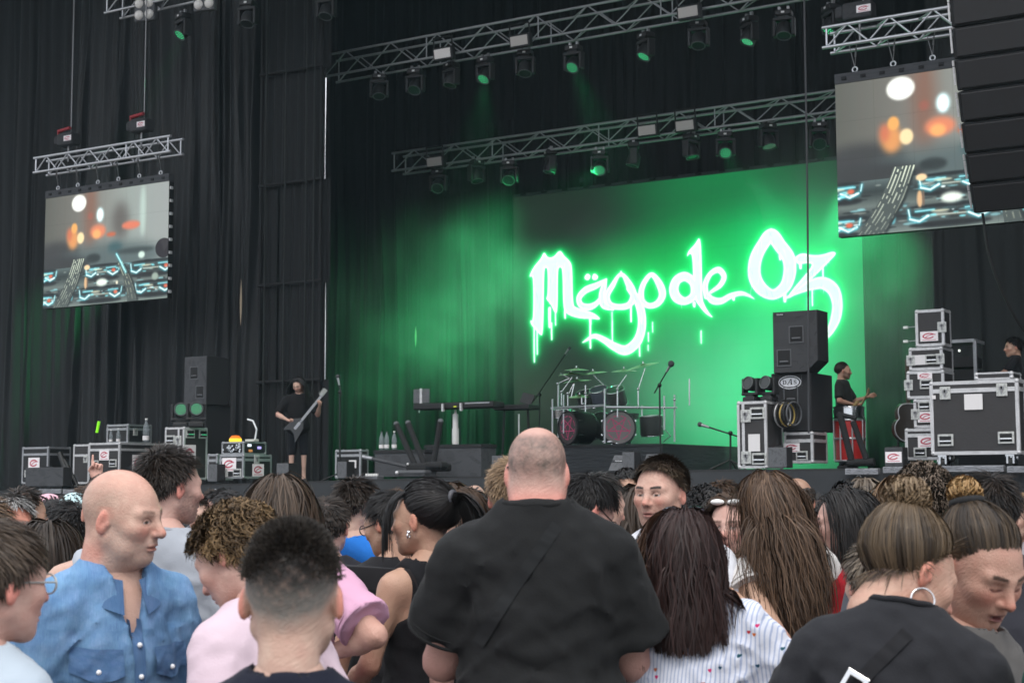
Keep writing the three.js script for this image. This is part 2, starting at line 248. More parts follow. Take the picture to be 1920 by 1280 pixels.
// ------------------------------------------------------------------ side screens: the same close-up of an engine on both
const engine = canvas(1024, 660, (c, W, H) => {
  const r = rng(21), R = (a, b) => a + (b - a) * r();
  let g = c.createLinearGradient(0, 0, W, 0); g.addColorStop(0, '#4a4741'); g.addColorStop(0.35, '#6d6660'); g.addColorStop(0.7, '#8b918c'); g.addColorStop(1, '#8f918f'); c.fillStyle = g; c.fillRect(0, 0, W, H);
  const soft = (x, y, rx, ry, color, b = 20) => { c.save(); c.shadowColor = color; c.shadowBlur = b; c.shadowOffsetX = 3000; c.fillStyle = '#000'; c.beginPath(); c.ellipse(x - 3000, y, rx, ry, 0, 0, 7); c.fill(); c.restore(); };
  soft(390, 110, 46, 230, 'rgba(120,62,42,0.7)', 60); soft(820, 150, 22, 150, 'rgba(185,205,195,0.8)', 24); soft(640, 190, 70, 110, 'rgba(70,60,58,0.8)', 60);
  soft(110, 360, 200, 90, 'rgba(40,38,40,1)', 40); soft(560, 400, 420, 90, 'rgba(66,78,80,0.9)', 60); soft(160, 420, 230, 60, 'rgba(34,33,36,1)', 30); soft(600, 340, 60, 30, 'rgba(40,70,76,1)', 30); soft(760, 370, 160, 16, 'rgba(38,46,48,1)', 16); soft(420, 390, 60, 26, 'rgba(25,30,32,1)', 14);
  soft(245, 265, 46, 60, '#dd8a48', 26); soft(215, 235, 22, 40, '#c9603f', 24); soft(255, 200, 26, 30, '#f2a04e', 10); soft(310, 262, 30, 34, '#ffd9a0', 9); soft(455, 235, 66, 40, '#dd7550', 20); soft(445, 250, 34, 26, '#ffa45a', 14); soft(725, 222, 74, 24, '#d9694c', 14); soft(565, 262, 40, 12, '#c2502f', 14);
  soft(290, 55, 62, 50, '#fffdf5', 8); soft(470, 140, 30, 42, '#d8fbff', 14); soft(470, 140, 22, 34, '#ffffff', 6); soft(390, 140, 22, 22, '#8d4a3c', 14); soft(815, 400, 26, 20, '#cfe6d8', 10);
  c.fillStyle = '#2a3133'; c.fillRect(0, 430, W, 230); g = c.createLinearGradient(0, 420, 0, H); g.addColorStop(0, 'rgba(90,104,104,0.9)'); g.addColorStop(0.25, 'rgba(24,30,32,0.9)'); g.addColorStop(0.5, 'rgba(96,104,100,0.9)'); g.addColorStop(0.72, 'rgba(16,20,24,0.95)'); g.addColorStop(1, 'rgba(120,130,124,0.9)'); c.fillStyle = g; c.fillRect(0, 430, W, 230);
  for (let i = 0; i < 190; i++) soft(R(0, W), R(436, H), R(4, 40), R(1.5, 7), ['rgba(150,230,240,0.55)', 'rgba(10,14,18,0.9)', 'rgba(205,210,196,0.45)', 'rgba(50,72,76,0.8)', 'rgba(16,20,22,0.8)'][i % 5], 4);
  const line = (pts, color, w, halo = 'rgba(60,190,210,0.6)') => { for (const [lw, cc, b] of [[w * 1.6, halo, 9], [w * 0.7, color, 3]]) { c.save(); c.shadowColor = cc; c.shadowBlur = b; c.shadowOffsetX = 3000; c.strokeStyle = '#000'; c.lineWidth = lw; c.lineJoin = c.lineCap = 'round'; c.beginPath(); pts.forEach((p, i) => (i ? c.lineTo(p[0] - 3000, p[1]) : c.moveTo(p[0] - 3000, p[1]))); c.stroke(); c.restore(); } };
  for (const [x0, x1, y] of [[-40, 110, 462], [360, 640, 462], [730, 1060, 466], [310, 660, 590], [770, 1060, 582], [-60, 100, 606]]) {
    soft((x0 + x1) / 2, y + 50, (x1 - x0) / 2, 14, 'rgba(8,10,14,0.95)', 8); soft((x0 + x1) / 2, y - 26, (x1 - x0) / 2, 8, 'rgba(8,12,16,0.95)', 5);
    line([[x0, y - 18], [x0 + 6, y + 16]], '#dffcff', 9); line([[x0 + 6, y + 22], [x0 + 46, y + 34], [x0 + 84, y + 14]], '#dffcff', 13); line([[x0 + 96, y + 12], [x1 - 100, y + 13]], '#b9c2b8', 6, 'rgba(170,160,130,0.6)'); line([[x1 - 96, y + 14], [x1 - 56, y + 34], [x1 - 16, y + 18]], '#e6feff', 13); line([[x1 - 6, y + 10], [x1, y - 18]], '#c8f6fa', 8); line([[x0 + 30, y - 8], [x0 + 110, y - 10]], '#8fdfe9', 8); line([[x1 - 110, y - 8], [x1 - 30, y - 9]], '#8fdfe9', 7);
    for (let k = 0; k < 7; k++) soft(R(x0 + 20, x1 - 20), y + R(-6, 30), R(4, 18), R(2, 5), k % 2 ? '#f4ffff' : 'rgba(120,225,235,0.9)', 4); soft(x1 - 50, y + 8, 16, 11, '#d8563a', 7); soft((x0 + x1) / 2 - 40, y - 4, 40, 5, 'rgba(230,225,190,0.8)', 5);
  }
  soft(495, 535, 46, 22, '#f6fff0', 14); soft(360, 530, 12, 36, '#dca878', 6); soft(376, 528, 5, 34, '#6a5040', 4); soft(370, 440, 24, 15, '#ffcf9a', 6); soft(925, 530, 26, 22, '#8f9d90', 10); soft(280, 500, 14, 26, '#a9d4dc', 6); soft(240, 600, 14, 26, '#6fd6e4', 6); soft(620, 545, 10, 10, '#f2e6c8', 5);
  const belt = (x, y, tx, ty, w0, w1, n, lit) => { const P = (t, f) => [lerp(x, tx, t) + 30 * Math.sin(t * 2.4) + (f - 0.5) * lerp(w0, w1, t), lerp(y, ty, t)]; c.fillStyle = '#3a403f'; c.beginPath(); for (let k = 0; k <= 30; k++) c.lineTo(...P(k / 30, 0)); for (let k = 30; k >= 0; k--) c.lineTo(...P(k / 30, 1)); c.fill(); for (let i = 0; i < n; i++) for (let k = 0; k < 26; k++) { const t = k / 26, f = (i + 0.5) / n; if (R(0, 1) < 0.2 + t * 0.3) continue; c.strokeStyle = `rgba(${lit},${0.95 - 0.7 * t})`; c.lineWidth = w0 / n * (0.28 + 0.14 * (i % 2)); c.beginPath(); c.moveTo(...P(t, f)); c.lineTo(...P(t + 0.042, f)); c.stroke(); } line([P(0.1, 1.0), P(0.5, 1.0), P(0.95, 1.0)], 'rgba(20,26,28,0.9)', 8, 'rgba(10,14,16,0.8)'); };
  belt(300, 385, 120, 665, 96, 126, 6, '226,232,206'); belt(640, 425, 730, 665, 50, 86, 3, '190,190,160'); line([[612, 380], [650, 430], [690, 490]], '#b6f6f8', 12);
  c.fillStyle = 'rgba(140,164,162,0.16)'; c.fillRect(0, 0, W, H);
  c.fillStyle = 'rgba(30,26,32,0.95)'; c.beginPath(); c.ellipse(990, 375, 66, 56, 0, 0, 7); c.fill(); for (let i = 0; i < 5; i++) line([[965 + i * 6, 330 + i * 14], [1024, 290 + i * 16]], 'rgba(170,176,168,0.5)', 2, 'rgba(120,126,118,0.3)');
  c.fillStyle = 'rgba(0,0,0,0.16)'; for (let i = 1; i < 6; i++) c.fillRect(i * W / 6, 0, 1.5, H); for (let i = 1; i < 4; i++) c.fillRect(0, i * H / 4, W, 1.5);
});

function hangingScreen(x0, side) {
  const w = 3.22, h = 2.12, y0 = 4.94, Z = -20, t = thing('side_screen', `${side} hanging LED side screen showing a blurred engine close-up`, 'LED screen', [x0 + w / 2, y0, Z]);
  obj('screen_face', new THREE.PlaneGeometry(w, h).translate(0, h / 2, 0.006), new THREE.MeshStandardMaterial({ color: 0x0a0a0a, roughness: 0.7, emissive: 0xffffff, emissiveMap: engine, emissiveIntensity: 0.9 }), t);
  obj('back_frame', box(w, h, 0.12, 0, h / 2, -0.06), M.black, t);
  obj('header_bar', box(w, 0.14, 0.14, 0, h + 0.072, -0.05), M.greyMid, t);
  for (let i = 0; i < 12; i++) obj('header_slot', box(0.07, 0.045, 0.02, (i + 0.5) / 12 * w - w / 2, h + 0.07, 0.022), M.matte, t);
  for (let i = 0; i < 6; i++) {
    const x = (i + 0.5) / 6 * w - w / 2;
    obj('eye_bolt', new THREE.TorusGeometry(0.035, 0.011, 8, 14).translate(x, h + 0.19, -0.05), M.alu, t);
    obj('sling', [bar([x, h + 0.22, -0.05], [x - 0.09, h + 0.56, -0.1], 0.006, 5), bar([x, h + 0.22, -0.05], [x + 0.09, h + 0.56, 0.1], 0.006, 5), bar([x + 0.03, h + 0.35, 0], [x + 0.06, h + 0.46, 0.06], 0.013, 5)], M.steel, t);
  }
  for (let i = 0; i < 9; i++) obj('side_latch', box(0.03, 0.05, 0.06, w / 2 + 0.016, (i + 0.5) / 9 * h, -0.04), M.trimWhite, t);
  return t;
}
hangingScreen(-22.83, 'left'); hangingScreen(-7.1, 'right');

// ------------------------------------------------------------------ trusses: two ladders of chords and zigzag braces
const ROD = new THREE.CylinderGeometry(1, 1, 1, 8);
function rod(name, a, b, r, m, parent) { a = A3(a); b = A3(b); const o = new THREE.Mesh(ROD, m), d = b.clone().sub(a); o.name = name; o.scale.set(r, d.length(), r); o.quaternion.setFromUnitVectors(UPV, d.normalize()); o.position.copy(a).add(b).multiplyScalar(0.5); parent.add(o); return o; }
function truss(label, xa, xb, y, Z, { h = 0.4, dp = 0.4, bay = 0.5, m = M.alu, r = 0.025 } = {}) {
  const t = thing('lighting_truss', label, 'truss', [xa, y, Z]), L = xb - xa, n = Math.round(L / bay);
  for (const yy of [0, h]) for (const z of [-dp / 2, dp / 2]) rod('chord', [-0.06, yy, z], [L + 0.06, yy, z], r, m, t);
  for (const z of [-dp / 2, dp / 2]) for (let i = 0; i < n; i++) rod('brace', [i * L / n, i % 2 ? h : 0, z], [(i + 1) * L / n, i % 2 ? 0 : h, z], r * 0.48, m, t);
  for (const yy of [0, h]) for (let i = 0; i < n; i += 2) rod('cross_brace', [i * L / n, yy, -dp / 2], [(i + 1) * L / n, yy, dp / 2], r * 0.45, m, t);
  for (const x of [0, L]) for (const z of [-dp / 2, dp / 2]) rod('end_post', [x, 0, z], [x, h, z], r * 0.6, m, t);
  for (let x = 2.4; x < L - 1; x += 2.4) for (const z of [-dp / 2, dp / 2]) rod('joint_post', [x, 0, z], [x, h, z], r * 0.5, m, t);
  return t;
}
truss('silver truss carrying the left side screen', -22.95, -19.5, 7.56, -20, { h: 0.28, dp: 0.32, bay: 0.29, r: 0.026 });
truss('silver truss carrying the right side screen', -7.15, -3.6, 7.56, -20, { h: 0.28, dp: 0.32, bay: 0.29, r: 0.026 });
truss('grey lower back truss in front of the green wall', -18.47, -2.5, 8.04, -25.5, { h: 0.37, dp: 0.4, bay: 0.5, m: M.aluDull, r: 0.024 });
truss('grey upper truss crossing the stage under the roof', -18.3, -2.5, 9.42, -23, { h: 0.42, dp: 0.45, bay: 0.52, m: M.aluDull, r: 0.024 });
truss('silver front truss corner at the top left edge', -21.4, -17.4, 10.5, -20.3, { h: 0.4, dp: 0.4, bay: 0.5, r: 0.026 });

function motor(label, px, py, Z, red) {
  const p = onZ(px, py, Z), t = thing('chain_hoist', label, 'chain hoist', p, 0, 'chain hoists above the side screens');
  obj('motor_body', [rbox(0.42, 0.24, 0.24, 0, 0, 0, 0.04), rbox(0.14, 0.18, 0.18, -0.26, 0.01, 0, 0.05)], M.cab, t);
  obj('chain', bar([0.06, 0.1, 0], [0.06, 6, 0], 0.012, 5), M.steel, t); obj('lower_hook', bar([0, -0.1, 0], [0, -0.42, 0], 0.018, 6), M.steel, t);
  if (red) obj('hand_grip', [bar([-0.2, 0.17, 0.08], [0.12, 0.2, 0.08], 0.035), bar([-0.2, 0.1, 0.08], [-0.2, 0.2, 0.08], 0.02)], M.redRig, t);
  obj('sticker', box(0.2, 0.1, 0.004, 0.1, 0, 0.124), M.stickerMat, t);
}
M.stickerMat = std(0xffffff, 0.7, 0, { map: canvas(128, 96, (c, w, h) => { c.fillStyle = '#ece6e8'; c.fillRect(0, 0, w, h); c.strokeStyle = '#b84a5c'; c.lineWidth = 11; c.beginPath(); c.ellipse(w * 0.47, h * 0.46, w * 0.3, h * 0.24, -0.12, 0.5, 6.0); c.stroke(); c.lineWidth = 7; c.beginPath(); c.moveTo(w * 0.3, h * 0.6); c.quadraticCurveTo(w * 0.5, h * 0.3, w * 0.86, h * 0.34); c.stroke(); c.fillStyle = '#b84a5c'; c.fillRect(w * 0.12, h * 0.84, w * 0.76, h * 0.05); }) });
motor('chain hoist above the left end of the left screen truss', 128, 262, -20, true); motor('red gripped chain hoist above the right end of the left screen truss', 265, 236, -20, true); motor('chain hoist with oval sticker above the right screen truss', 1612, 22, -20, false);

// ------------------------------------------------------------------ moving heads, strobes, blinders
const dots = []; for (let k = 0, ring = [[0, 1], [0.045, 6], [0.088, 12]]; k < 3; k++) for (let i = 0; i < ring[k][1]; i++) { const a = i / ring[k][1] * 6.283 + k * 0.3; dots.push(new THREE.SphereGeometry(0.0085, 6, 4).scale(1, 1, 0.5).translate(ring[k][0] * Math.cos(a), ring[k][0] * Math.sin(a), 0.002)); }
const HEADG = {
  base: merge([rbox(0.3, 0.11, 0.24, 0, 0.055, 0, 0.03), box(0.2, 0.03, 0.16, 0, 0.125, 0)]), yoke: merge([rbox(0.06, 0.34, 0.16, -0.17, 0.31, 0, 0.025), rbox(0.06, 0.34, 0.16, 0.17, 0.31, 0, 0.025), rbox(0.4, 0.06, 0.18, 0, 0.165, 0, 0.02)]),
  head: merge([lathe([[0, -0.16], [0.08, -0.155], [0.125, -0.1], [0.14, 0], [0.14, 0.1], [0.128, 0.125], [0.12, 0.125]], 22).rotateX(Math.PI / 2)]), ring: new THREE.TorusGeometry(0.128, 0.011, 8, 26).translate(0, 0, 0.125), face: new THREE.CircleGeometry(0.12, 26).translate(0, 0, 0.118), dots: merge(dots).translate(0, 0, 0.12), tag: box(0.06, 0.035, 0.004, 0, 0.075, 0.123), tag2: box(0.05, 0.03, 0.004, -0.02, 0.21, 0.093),
};
const CLAMP = rbox(0.05, 0.1, 0.06, 0, 0.03, 0, 0.01);
const MH = { body: std([0.014, 0.014, 0.015], 0.55), ring: std([0.07, 0.08, 0.08], 0.4), tag: std([0.75, 0.75, 0.75], 0.6) };
function movingHead(label, p, { pan = 0, tilt = 0, on = 0, hang = true, s = 1, group = 'moving head lamps on the trusses', tags = true } = {}) {
  const t = thing('moving_head_lamp', label, 'moving head', p, pan, group); t.scale.setScalar(s * 0.9);
  const flip = hang ? Math.PI : 0, add = (n, g, m, par = t) => { const o = new THREE.Mesh(g, m); o.name = n; par.add(o); return o; };
  const B = add('base', HEADG.base, MH.body); B.rotation.z = flip; const Y = add('yoke', HEADG.yoke, MH.body); Y.rotation.z = flip; if (tags) { const q = add('label_plate', HEADG.tag, MH.tag); q.rotation.z = flip; q.position.y = hang ? 0.02 : 0; }
  const H = add('lamp_head', HEADG.head, MH.body); H.position.y = hang ? -0.36 : 0.36; H.rotation.x = tilt;
  add('bezel', HEADG.ring, MH.ring, H); add('lens_face', HEADG.face, M.lensDark, H); add('led_lens', HEADG.dots, on === 2 ? M.greenLed : on === 1 ? M.greenDim : M.lensDark, H);
  if (hang) for (const x of [-0.08, 0.08]) add('clamp', CLAMP, M.steel).position.x = x;
  return t;
}
const upper = [[711, 140, 0, 1.2, 0.6], [779, 130, 1, 0.95, 0.2], [846, 118, 0, 1.25, -0.3], [910, 108, 2, 0.95, -0.15], [985, 95, 0, 1.2, 0.3], [1076, 86, 2, 0.85, 0], [1211, 62, 2, 1.05, -0.5], [1310, 40, 0, 1.2, 0.2], [1405, 32, 2, 1.15, -0.6], [1558, 10, 2, 1.1, -0.7], [1470, 20, 0, 1.2, 0.2]];
upper.forEach(([x, y, on, tilt, pan], i) => movingHead(`${['unlit', 'dimly green', 'bright green lit'][on]} moving head, ${ORD[[0, 1, 2, 3, 4, 5, 6, 7, 8, 10, 9][i]]} from the left under the upper truss`, onZ(x, y, -23), { on, tilt, pan: pan - YAW * 0 }));
const lower = [[822, 318, 0, 0.75, 0.3], [893, 300, 0, 1.3, 1.2], [955, 302, 1, 0.8, 0.3], [1032, 282, 0, 1.3, -0.8], [1125, 282, 2, 0.75, 0.35], [1188, 268, 0, 1.3, -1.1], [1296, 252, 0, 1.3, 1.3], [1360, 248, 2, 0.75, 0.4], [1440, 232, 0, 1.2, 0.9], [1536, 230, 1, 0.75, 0.4]];
lower.forEach(([x, y, on, tilt, pan], i) => movingHead(`${['unlit', 'dimly green', 'green lit'][on]} moving head, ${ORD[i]} from the left under the lower back truss`, onZ(x, y, -25.4), { on, tilt: tilt, pan }));
movingHead('moving head with green face beside the blinders at the top left', onZ(343, 26, -20.2), { on: 2, tilt: 0.9, pan: -0.3 }); movingHead('grey moving head right of the blinders at the top left', onZ(465, 2, -20.2), { on: 0, tilt: 1.2, pan: 0.2 }); movingHead('moving head cut by the top edge left of the upper truss', onZ(612, -12, -21), { on: 0, tilt: 1.2, pan: 0.2 });
function blinder(label, px, py) {
  const t = thing('blinder_lamp', label, 'blinder', onZ(px, py, -20.1), 0.2, 'four-lamp blinders at the top left'); obj('housing', [rbox(0.44, 0.44, 0.12, 0, 0, -0.02, 0.02), bar([0, 0.2, 0], [0, 0.5, 0], 0.03)], M.grey, t);
  for (const x of [-0.11, 0.11]) for (const y of [-0.11, 0.11]) obj('lamp_glass', lathe([[0, 0.05], [0.05, 0.045], [0.085, 0.015], [0.092, -0.02]], 18).rotateX(Math.PI / 2 + 0.3).translate(x, y, 0.05), std([0.85, 0.83, 0.8], 0.25), t);
}
blinder('left four-lamp blinder at the top left edge', 272, 18); blinder('right four-lamp blinder at the top left edge', 384, -2);
function strobe(label, px, py, Z, bright) {
  const t = thing('strobe_panel', label, 'strobe light', onZ(px, py, Z), 0, 'white faced strobe panels on the trusses'); t.rotation.x = 0.15;
  obj('housing', rbox(0.42, 0.24, 0.12, 0, 0, -0.07, 0.02), MH.body, t); obj('white_face', rbox(0.35, 0.17, 0.015, 0, 0, 0, 0.005), bright ? std([0.85, 0.82, 0.8], 0.6) : M.panel, t); obj('yoke', [bar([-0.2, 0, -0.05], [-0.2, 0.3, -0.05], 0.014, 6), bar([0.2, 0, -0.05], [0.2, 0.3, -0.05], 0.014, 6), bar([-0.2, 0.3, -0.05], [0.2, 0.3, -0.05], 0.014, 6)], M.black, t);
}
strobe('brightest white strobe panel, left on the upper truss', 829, 100, -22.6, 1); strobe('grey white strobe panel in the middle of the upper truss', 973, 76, -22.6, 0); strobe('white strobe panel at the right on the upper truss', 1290, 22, -22.6, 0);
strobe('strobe panel at the left end of the lower back truss', 814, 303, -25.1, 0); strobe('left one of the two neighbouring strobe panels on the lower back truss', 1213, 244, -25.1, 0); strobe('right one of the two neighbouring strobe panels on the lower back truss', 1284, 235, -25.1, 0);

// ------------------------------------------------------------------ line array at the top right
{
  const p = onZ(1775, 0, -16.5), t = thing('line_array_speaker', 'black curved line array of loudspeakers hanging at the right edge', 'line array', [p.x, 0, -16.5]);
  let y = 8.35, z = 0.0, a = 0.02;
  for (let i = 0; i < 11; i++) {
    const k = new THREE.Group(); k.name = 'speaker_box'; k.position.set(0, y, z); k.rotation.x = a; t.add(k);
    const shell = obj('cabinet', [rbox(1.28, 0.34, 0.5, 0.64, -0.17, -0.27, 0.02), box(0.02, 0.3, 0.4, -0.008, -0.17, -0.3)], M.matte, k);
    obj('grille', rbox(1.2, 0.3, 0.03, 0.64, -0.17, -0.012, 0.012), M.grille, k); obj('rigging_bar', [box(0.02, 0.2, 0.02, -0.014, -0.17, -0.02), box(0.02, 0.06, 0.03, -0.016, -0.03, -0.03)], M.trimWhite, k);
    y -= 0.352 * Math.cos(a); z -= 0.352 * Math.sin(a); a += i < 5 ? 0.035 : 0.055;
  }
  obj('cable', tube([[0.05, y + 0.05, z - 0.2], [0.1, y - 0.5, z - 0.3], [0.3, y - 1.2, z - 0.7], [0.75, 2.6, z - 2.5]], 0.016, 30), M.cable, t);
}
{ // the cable that hangs across the whole picture in front of the wall
  const a = onZ(1508, -30, -18.6), b = onZ(1517, 812, -18.6);
  tag(obj('hanging_cable', tube([a, a.clone().lerp(b, 0.5).add(V(0.015, 0, 0)), b], 0.013, 30, 6), M.greyMid), 'thin dark cable hanging from the roof before the green screen', 'cable');
}

// ------------------------------------------------------------------ green light of the lit heads, and the smoke that hangs in it
function greenSpot(px, py, Z, tx, ty, TZ, power, angle = 0.3) { const l = new THREE.SpotLight(new THREE.Color(0.05, 1, 0.3), power, 0, angle, 0.8, 2); l.position.copy(onZ(px, py, Z)); l.target.position.copy(onZ(tx, ty, TZ)); l.castShadow = true; l.shadow.radius = 5; scene.add(l, l.target); }
greenSpot(910, 152, -22.75, 860, 640, -26.4, 230, 0.4); greenSpot(1076, 126, -22.75, 1330, 760, -25.5, 300, 0.4); greenSpot(1125, 314, -25.1, 800, 580, -26.2, 150, 0.55); greenSpot(1360, 280, -25.1, 1480, 560, -26.6, 190, 0.5); greenSpot(1536, 268, -25.1, 1690, 650, -26.2, 130, 0.5); greenSpot(343, 64, -20, 12, 715, -22, 260, 0.17);
{
  const S = 256, d = new Uint8Array(S * S * 4); for (let j = 0; j < S; j++) for (let i = 0; i < S; i++) { const u = i / S * 2 - 1, v = j / S * 2 - 1, r = Math.hypot(u, v), n = 0.5 + 0.75 * fbm(u * 1.7 + 3, v * 1.7, 4) + 0.25 * fbm(u * 5, v * 5, 9), a = clamp(sstep(1, 0.15, r) * clamp(n * 1.1)) * 255; d.set([a, a, a, 255], (j * S + i) * 4); }
  const t = new THREE.DataTexture(d, S, S); t.magFilter = THREE.LinearFilter; t.needsUpdate = true;
  const m = new THREE.MeshPhysicalMaterial({ color: col(0.8), roughness: 1, specularIntensity: 0, transmission: 0.5, thickness: 0, transparent: true, opacity: 0.125, alphaMap: t }), r = rng(77), g = [];
  for (const [px, py, Z, w, h, rot] of [[850, 600, -26.9, 5.5, 4.2, 0.3], [780, 660, -26.2, 4.5, 3.6, 1.2], [900, 540, -26.6, 4.5, 3.6, 2.2], [760, 560, -27.2, 4.4, 4.4, 0.9], [880, 680, -25.8, 4.6, 2.8, 2.9], [1290, 770, -25.6, 4.6, 2.6, 0.2], [1350, 640, -26.7, 6, 5, 1.8], [1560, 620, -26.6, 5.5, 5.2, 2.5], [1480, 400, -26.9, 6, 4.5, 0.6], [1680, 640, -26.0, 4.6, 5.4, 1.4], [1420, 820, -24.6, 4.4, 2.2, 0.1], [1100, 520, -26.8, 5, 4, 2.6], [700, 780, -25.2, 4.4, 2.6, 1.9], [1300, 800, -23.2, 3.6, 1.8, 0.7], [1240, 730, -22.3, 3.6, 2.4, 0.9], [1300, 690, -21.9, 3.8, 2.6, 2.2], [820, 520, -26.0, 7, 5, 2.0], [930, 640, -25.4, 6, 4.4, 1.0], [660, 680, -26, 6, 5, 2.4], [1640, 480, -25.6, 6, 6, 0.5]]) {
    const q = new THREE.PlaneGeometry(w, h, 14, 14), p = q.attributes.position; const s = r() * 50; for (let i = 0; i < p.count; i++) p.setZ(i, 0.5 * noise(p.getX(i) * 0.5, p.getY(i) * 0.5, s) + 0.12 * p.getX(i) * Math.sin(s)); q.computeVertexNormals();
    const uv = q.attributes.uv, cs = Math.cos(rot), sn = Math.sin(rot); for (let i = 0; i < uv.count; i++) { const a = uv.getX(i) - 0.5, b = uv.getY(i) - 0.5; uv.setXY(i, 0.5 + (a * cs - b * sn) * 1.0, 0.5 + (a * sn + b * cs) * 1.0); }
    const c = onZ(px, py, Z); g.push(q.rotateY((r() - 0.5) * 0.9).translate(c.x, c.y, c.z));
  }
  tag(obj('stage_smoke', g, m), 'thin green lit smoke drifting in front of and beside the LED wall', 'smoke', null, 'stuff');
}
for (const [x, y, z, w, h, c, k] of [[-21.22, 6.0, -19.96, 3.1, 2.0, [0.55, 0.62, 0.6], 0.3], [-5.49, 6.0, -19.96, 3.1, 2.0, [0.55, 0.62, 0.6], 0.3], [-13.12, 4.76, -27.46, 7.5, 5.7, [0.03, 0.6, 0.25], 0.35]]) { const l = new THREE.RectAreaLight(new THREE.Color(...c), k, w, h); l.position.set(x, y, z); l.lookAt(x, y, 0); scene.add(l); }

// ------------------------------------------------------------------ flight cases
// front face from pixel column x0 to x1 (its right side on to x2), top and bottom rows yt, yb in the middle of the front, front face at depth Z
function boxFrom(x0, x1, x2, yt, yb, Z, D) {
  const xm = (x0 + x1) / 2, a = onZ(x0, (yt + yb) / 2, Z), b = onZ(x1, (yt + yb) / 2, Z), T = onZ(xm, yt, Z), Bt = onZ(xm, yb, Z), d = D ?? Math.max(0.2, Z - onX(x2, (yt + yb) / 2, b.x).z);
  return { p: V((a.x + b.x) / 2, Bt.y, Z), w: b.x - a.x, h: T.y - Bt.y, d };
}
const CORNER = new THREE.SphereGeometry(0.03, 8, 6), HAND = { plate: rbox(0.16, 0.12, 0.012, 0, 0, 0, 0.004), dark: box(0.12, 0.08, 0.004, 0, 0, 0.006), grip: rbox(0.12, 0.022, 0.02, 0, -0.012, 0.012, 0.008), latch: rbox(0.11, 0.13, 0.016, 0, 0, 0, 0.006), wing: merge([box(0.05, 0.03, 0.014, 0, 0.02, 0.012), box(0.016, 0.07, 0.014, 0, 0, 0.012)]) };
function caseParts(t, w, h, d, o = {}) {
  const lam = o.mat ?? M.lam, tr = o.trim ?? M.trimWhite, e = o.e ?? 0.034, y0 = o.y0 ?? 0;
  obj('case_body', box(w - 0.012, h - 0.012, d - 0.012, 0, y0 + h / 2, -d / 2), lam, t);
  for (const [y, z] of [[e / 2, -e / 2], [h - e / 2, -e / 2], [e / 2, -d + e / 2], [h - e / 2, -d + e / 2]]) obj('edge_strip', box(w - 0.02, e, e, 0, y0 + y, z), tr, t);
  for (const x of [-1, 1]) for (const z of [-e / 2, -d + e / 2]) obj('edge_strip', box(e, h - 2 * e - 0.004, e, x * (w - e) / 2 + x * 0.001, y0 + h / 2, z), tr, t);
  for (const x of [-1, 1]) for (const y of [e / 2, h - e / 2]) obj('edge_strip', box(e, e, d - 2 * e - 0.004, x * (w - e) / 2 + x * 0.001, y0 + y, -d / 2), tr, t);
  const cs = []; for (const x of [-1, 1]) for (const y of [0.02, h - 0.02]) for (const z of [-0.02, -d + 0.02]) cs.push(CORNER.clone().translate(x * (w / 2 - 0.02), y0 + y, z)); obj('corner_cap', cs, tr, t).userData.kind = 'stuff';
  if (o.lid) for (const f of [o.lid].flat()) { obj('lid_strip', box(w - 2 * e, e * 1.25, 0.008, 0, y0 + h * f, 0.001), tr, t); obj('lid_strip', box(0.008, e * 1.25, d - 2 * e, w / 2 + 0.001, y0 + h * f, -d / 2), tr, t); }
  if (o.split) for (const f of [o.split].flat()) obj('split_strip', box(e * 1.1, h - 2 * e, 0.008, (f - 0.5) * w, y0 + h / 2, 0.001), tr, t);
  const fit = (list, place) => { for (const [kind, u, v, sw, sh] of list ?? []) {
    const g = new THREE.Group(); const s = o.fs ?? 1;
    const mk = (n, geo, m) => obj(n, place(geo.clone().scale(kind === 'sticker' || kind === 'label' ? 1 : s, kind === 'sticker' || kind === 'label' ? 1 : s, s), u, v), m, t);
    if (kind === 'handle') { const hd = mk('handle_dish', HAND.plate, M.dish); obj('dish_hollow', place(HAND.dark.clone().scale(s, s, s), u, v), M.matte, hd); obj('grip', place(HAND.grip.clone().scale(s, s, s), u, v), M.chrome, hd); }
    else if (kind === 'latch') { const hd = mk('latch', HAND.latch, M.dish); obj('latch_wing', place(HAND.wing.clone().scale(s, s, s), u, v), M.steel, hd); }
    else if (kind === 'sticker') mk('sticker', box(sw ?? 0.2, sh ?? 0.13, 0.004).translate(0, 0, 0.003), M.stickerMat);
    else if (kind === 'label') mk('paper_label', box(sw ?? 0.2, sh ?? 0.2, 0.004).translate(0, 0, 0.003), M.paper);
  } };
  fit(o.front, (g, u, v) => g.translate((u - 0.5) * w, y0 + v * h, 0.006));
  fit(o.side, (g, u, v) => g.rotateY(Math.PI / 2).translate(w / 2 + 0.006, y0 + v * h, -u * d));
}
function flightCase(label, b, o = {}) {
  const t = thing('flight_case', label, 'flight case', b.p, 0, o.group ?? 'flight cases on the stage');
  if (o.casters) for (const x of [-0.38, 0.38]) for (const z of [-0.2, -0.8]) { const k = obj('caster', [box(0.1, 0.02, 0.1, x * b.w, -0.012, z * b.d), box(0.02, 0.09, 0.06, x * b.w - 0.035, -0.06, z * b.d), box(0.02, 0.09, 0.06, x * b.w + 0.035, -0.06, z * b.d)], M.chrome, t); obj('wheel', new THREE.CylinderGeometry(0.055, 0.055, 0.035, 16).rotateZ(Math.PI / 2).translate(x * b.w, -0.095, z * b.d), M.rubber, k); }
  caseParts(t, b.w, b.h, b.d, o); return t;
}
const DULL = M.aluDull;
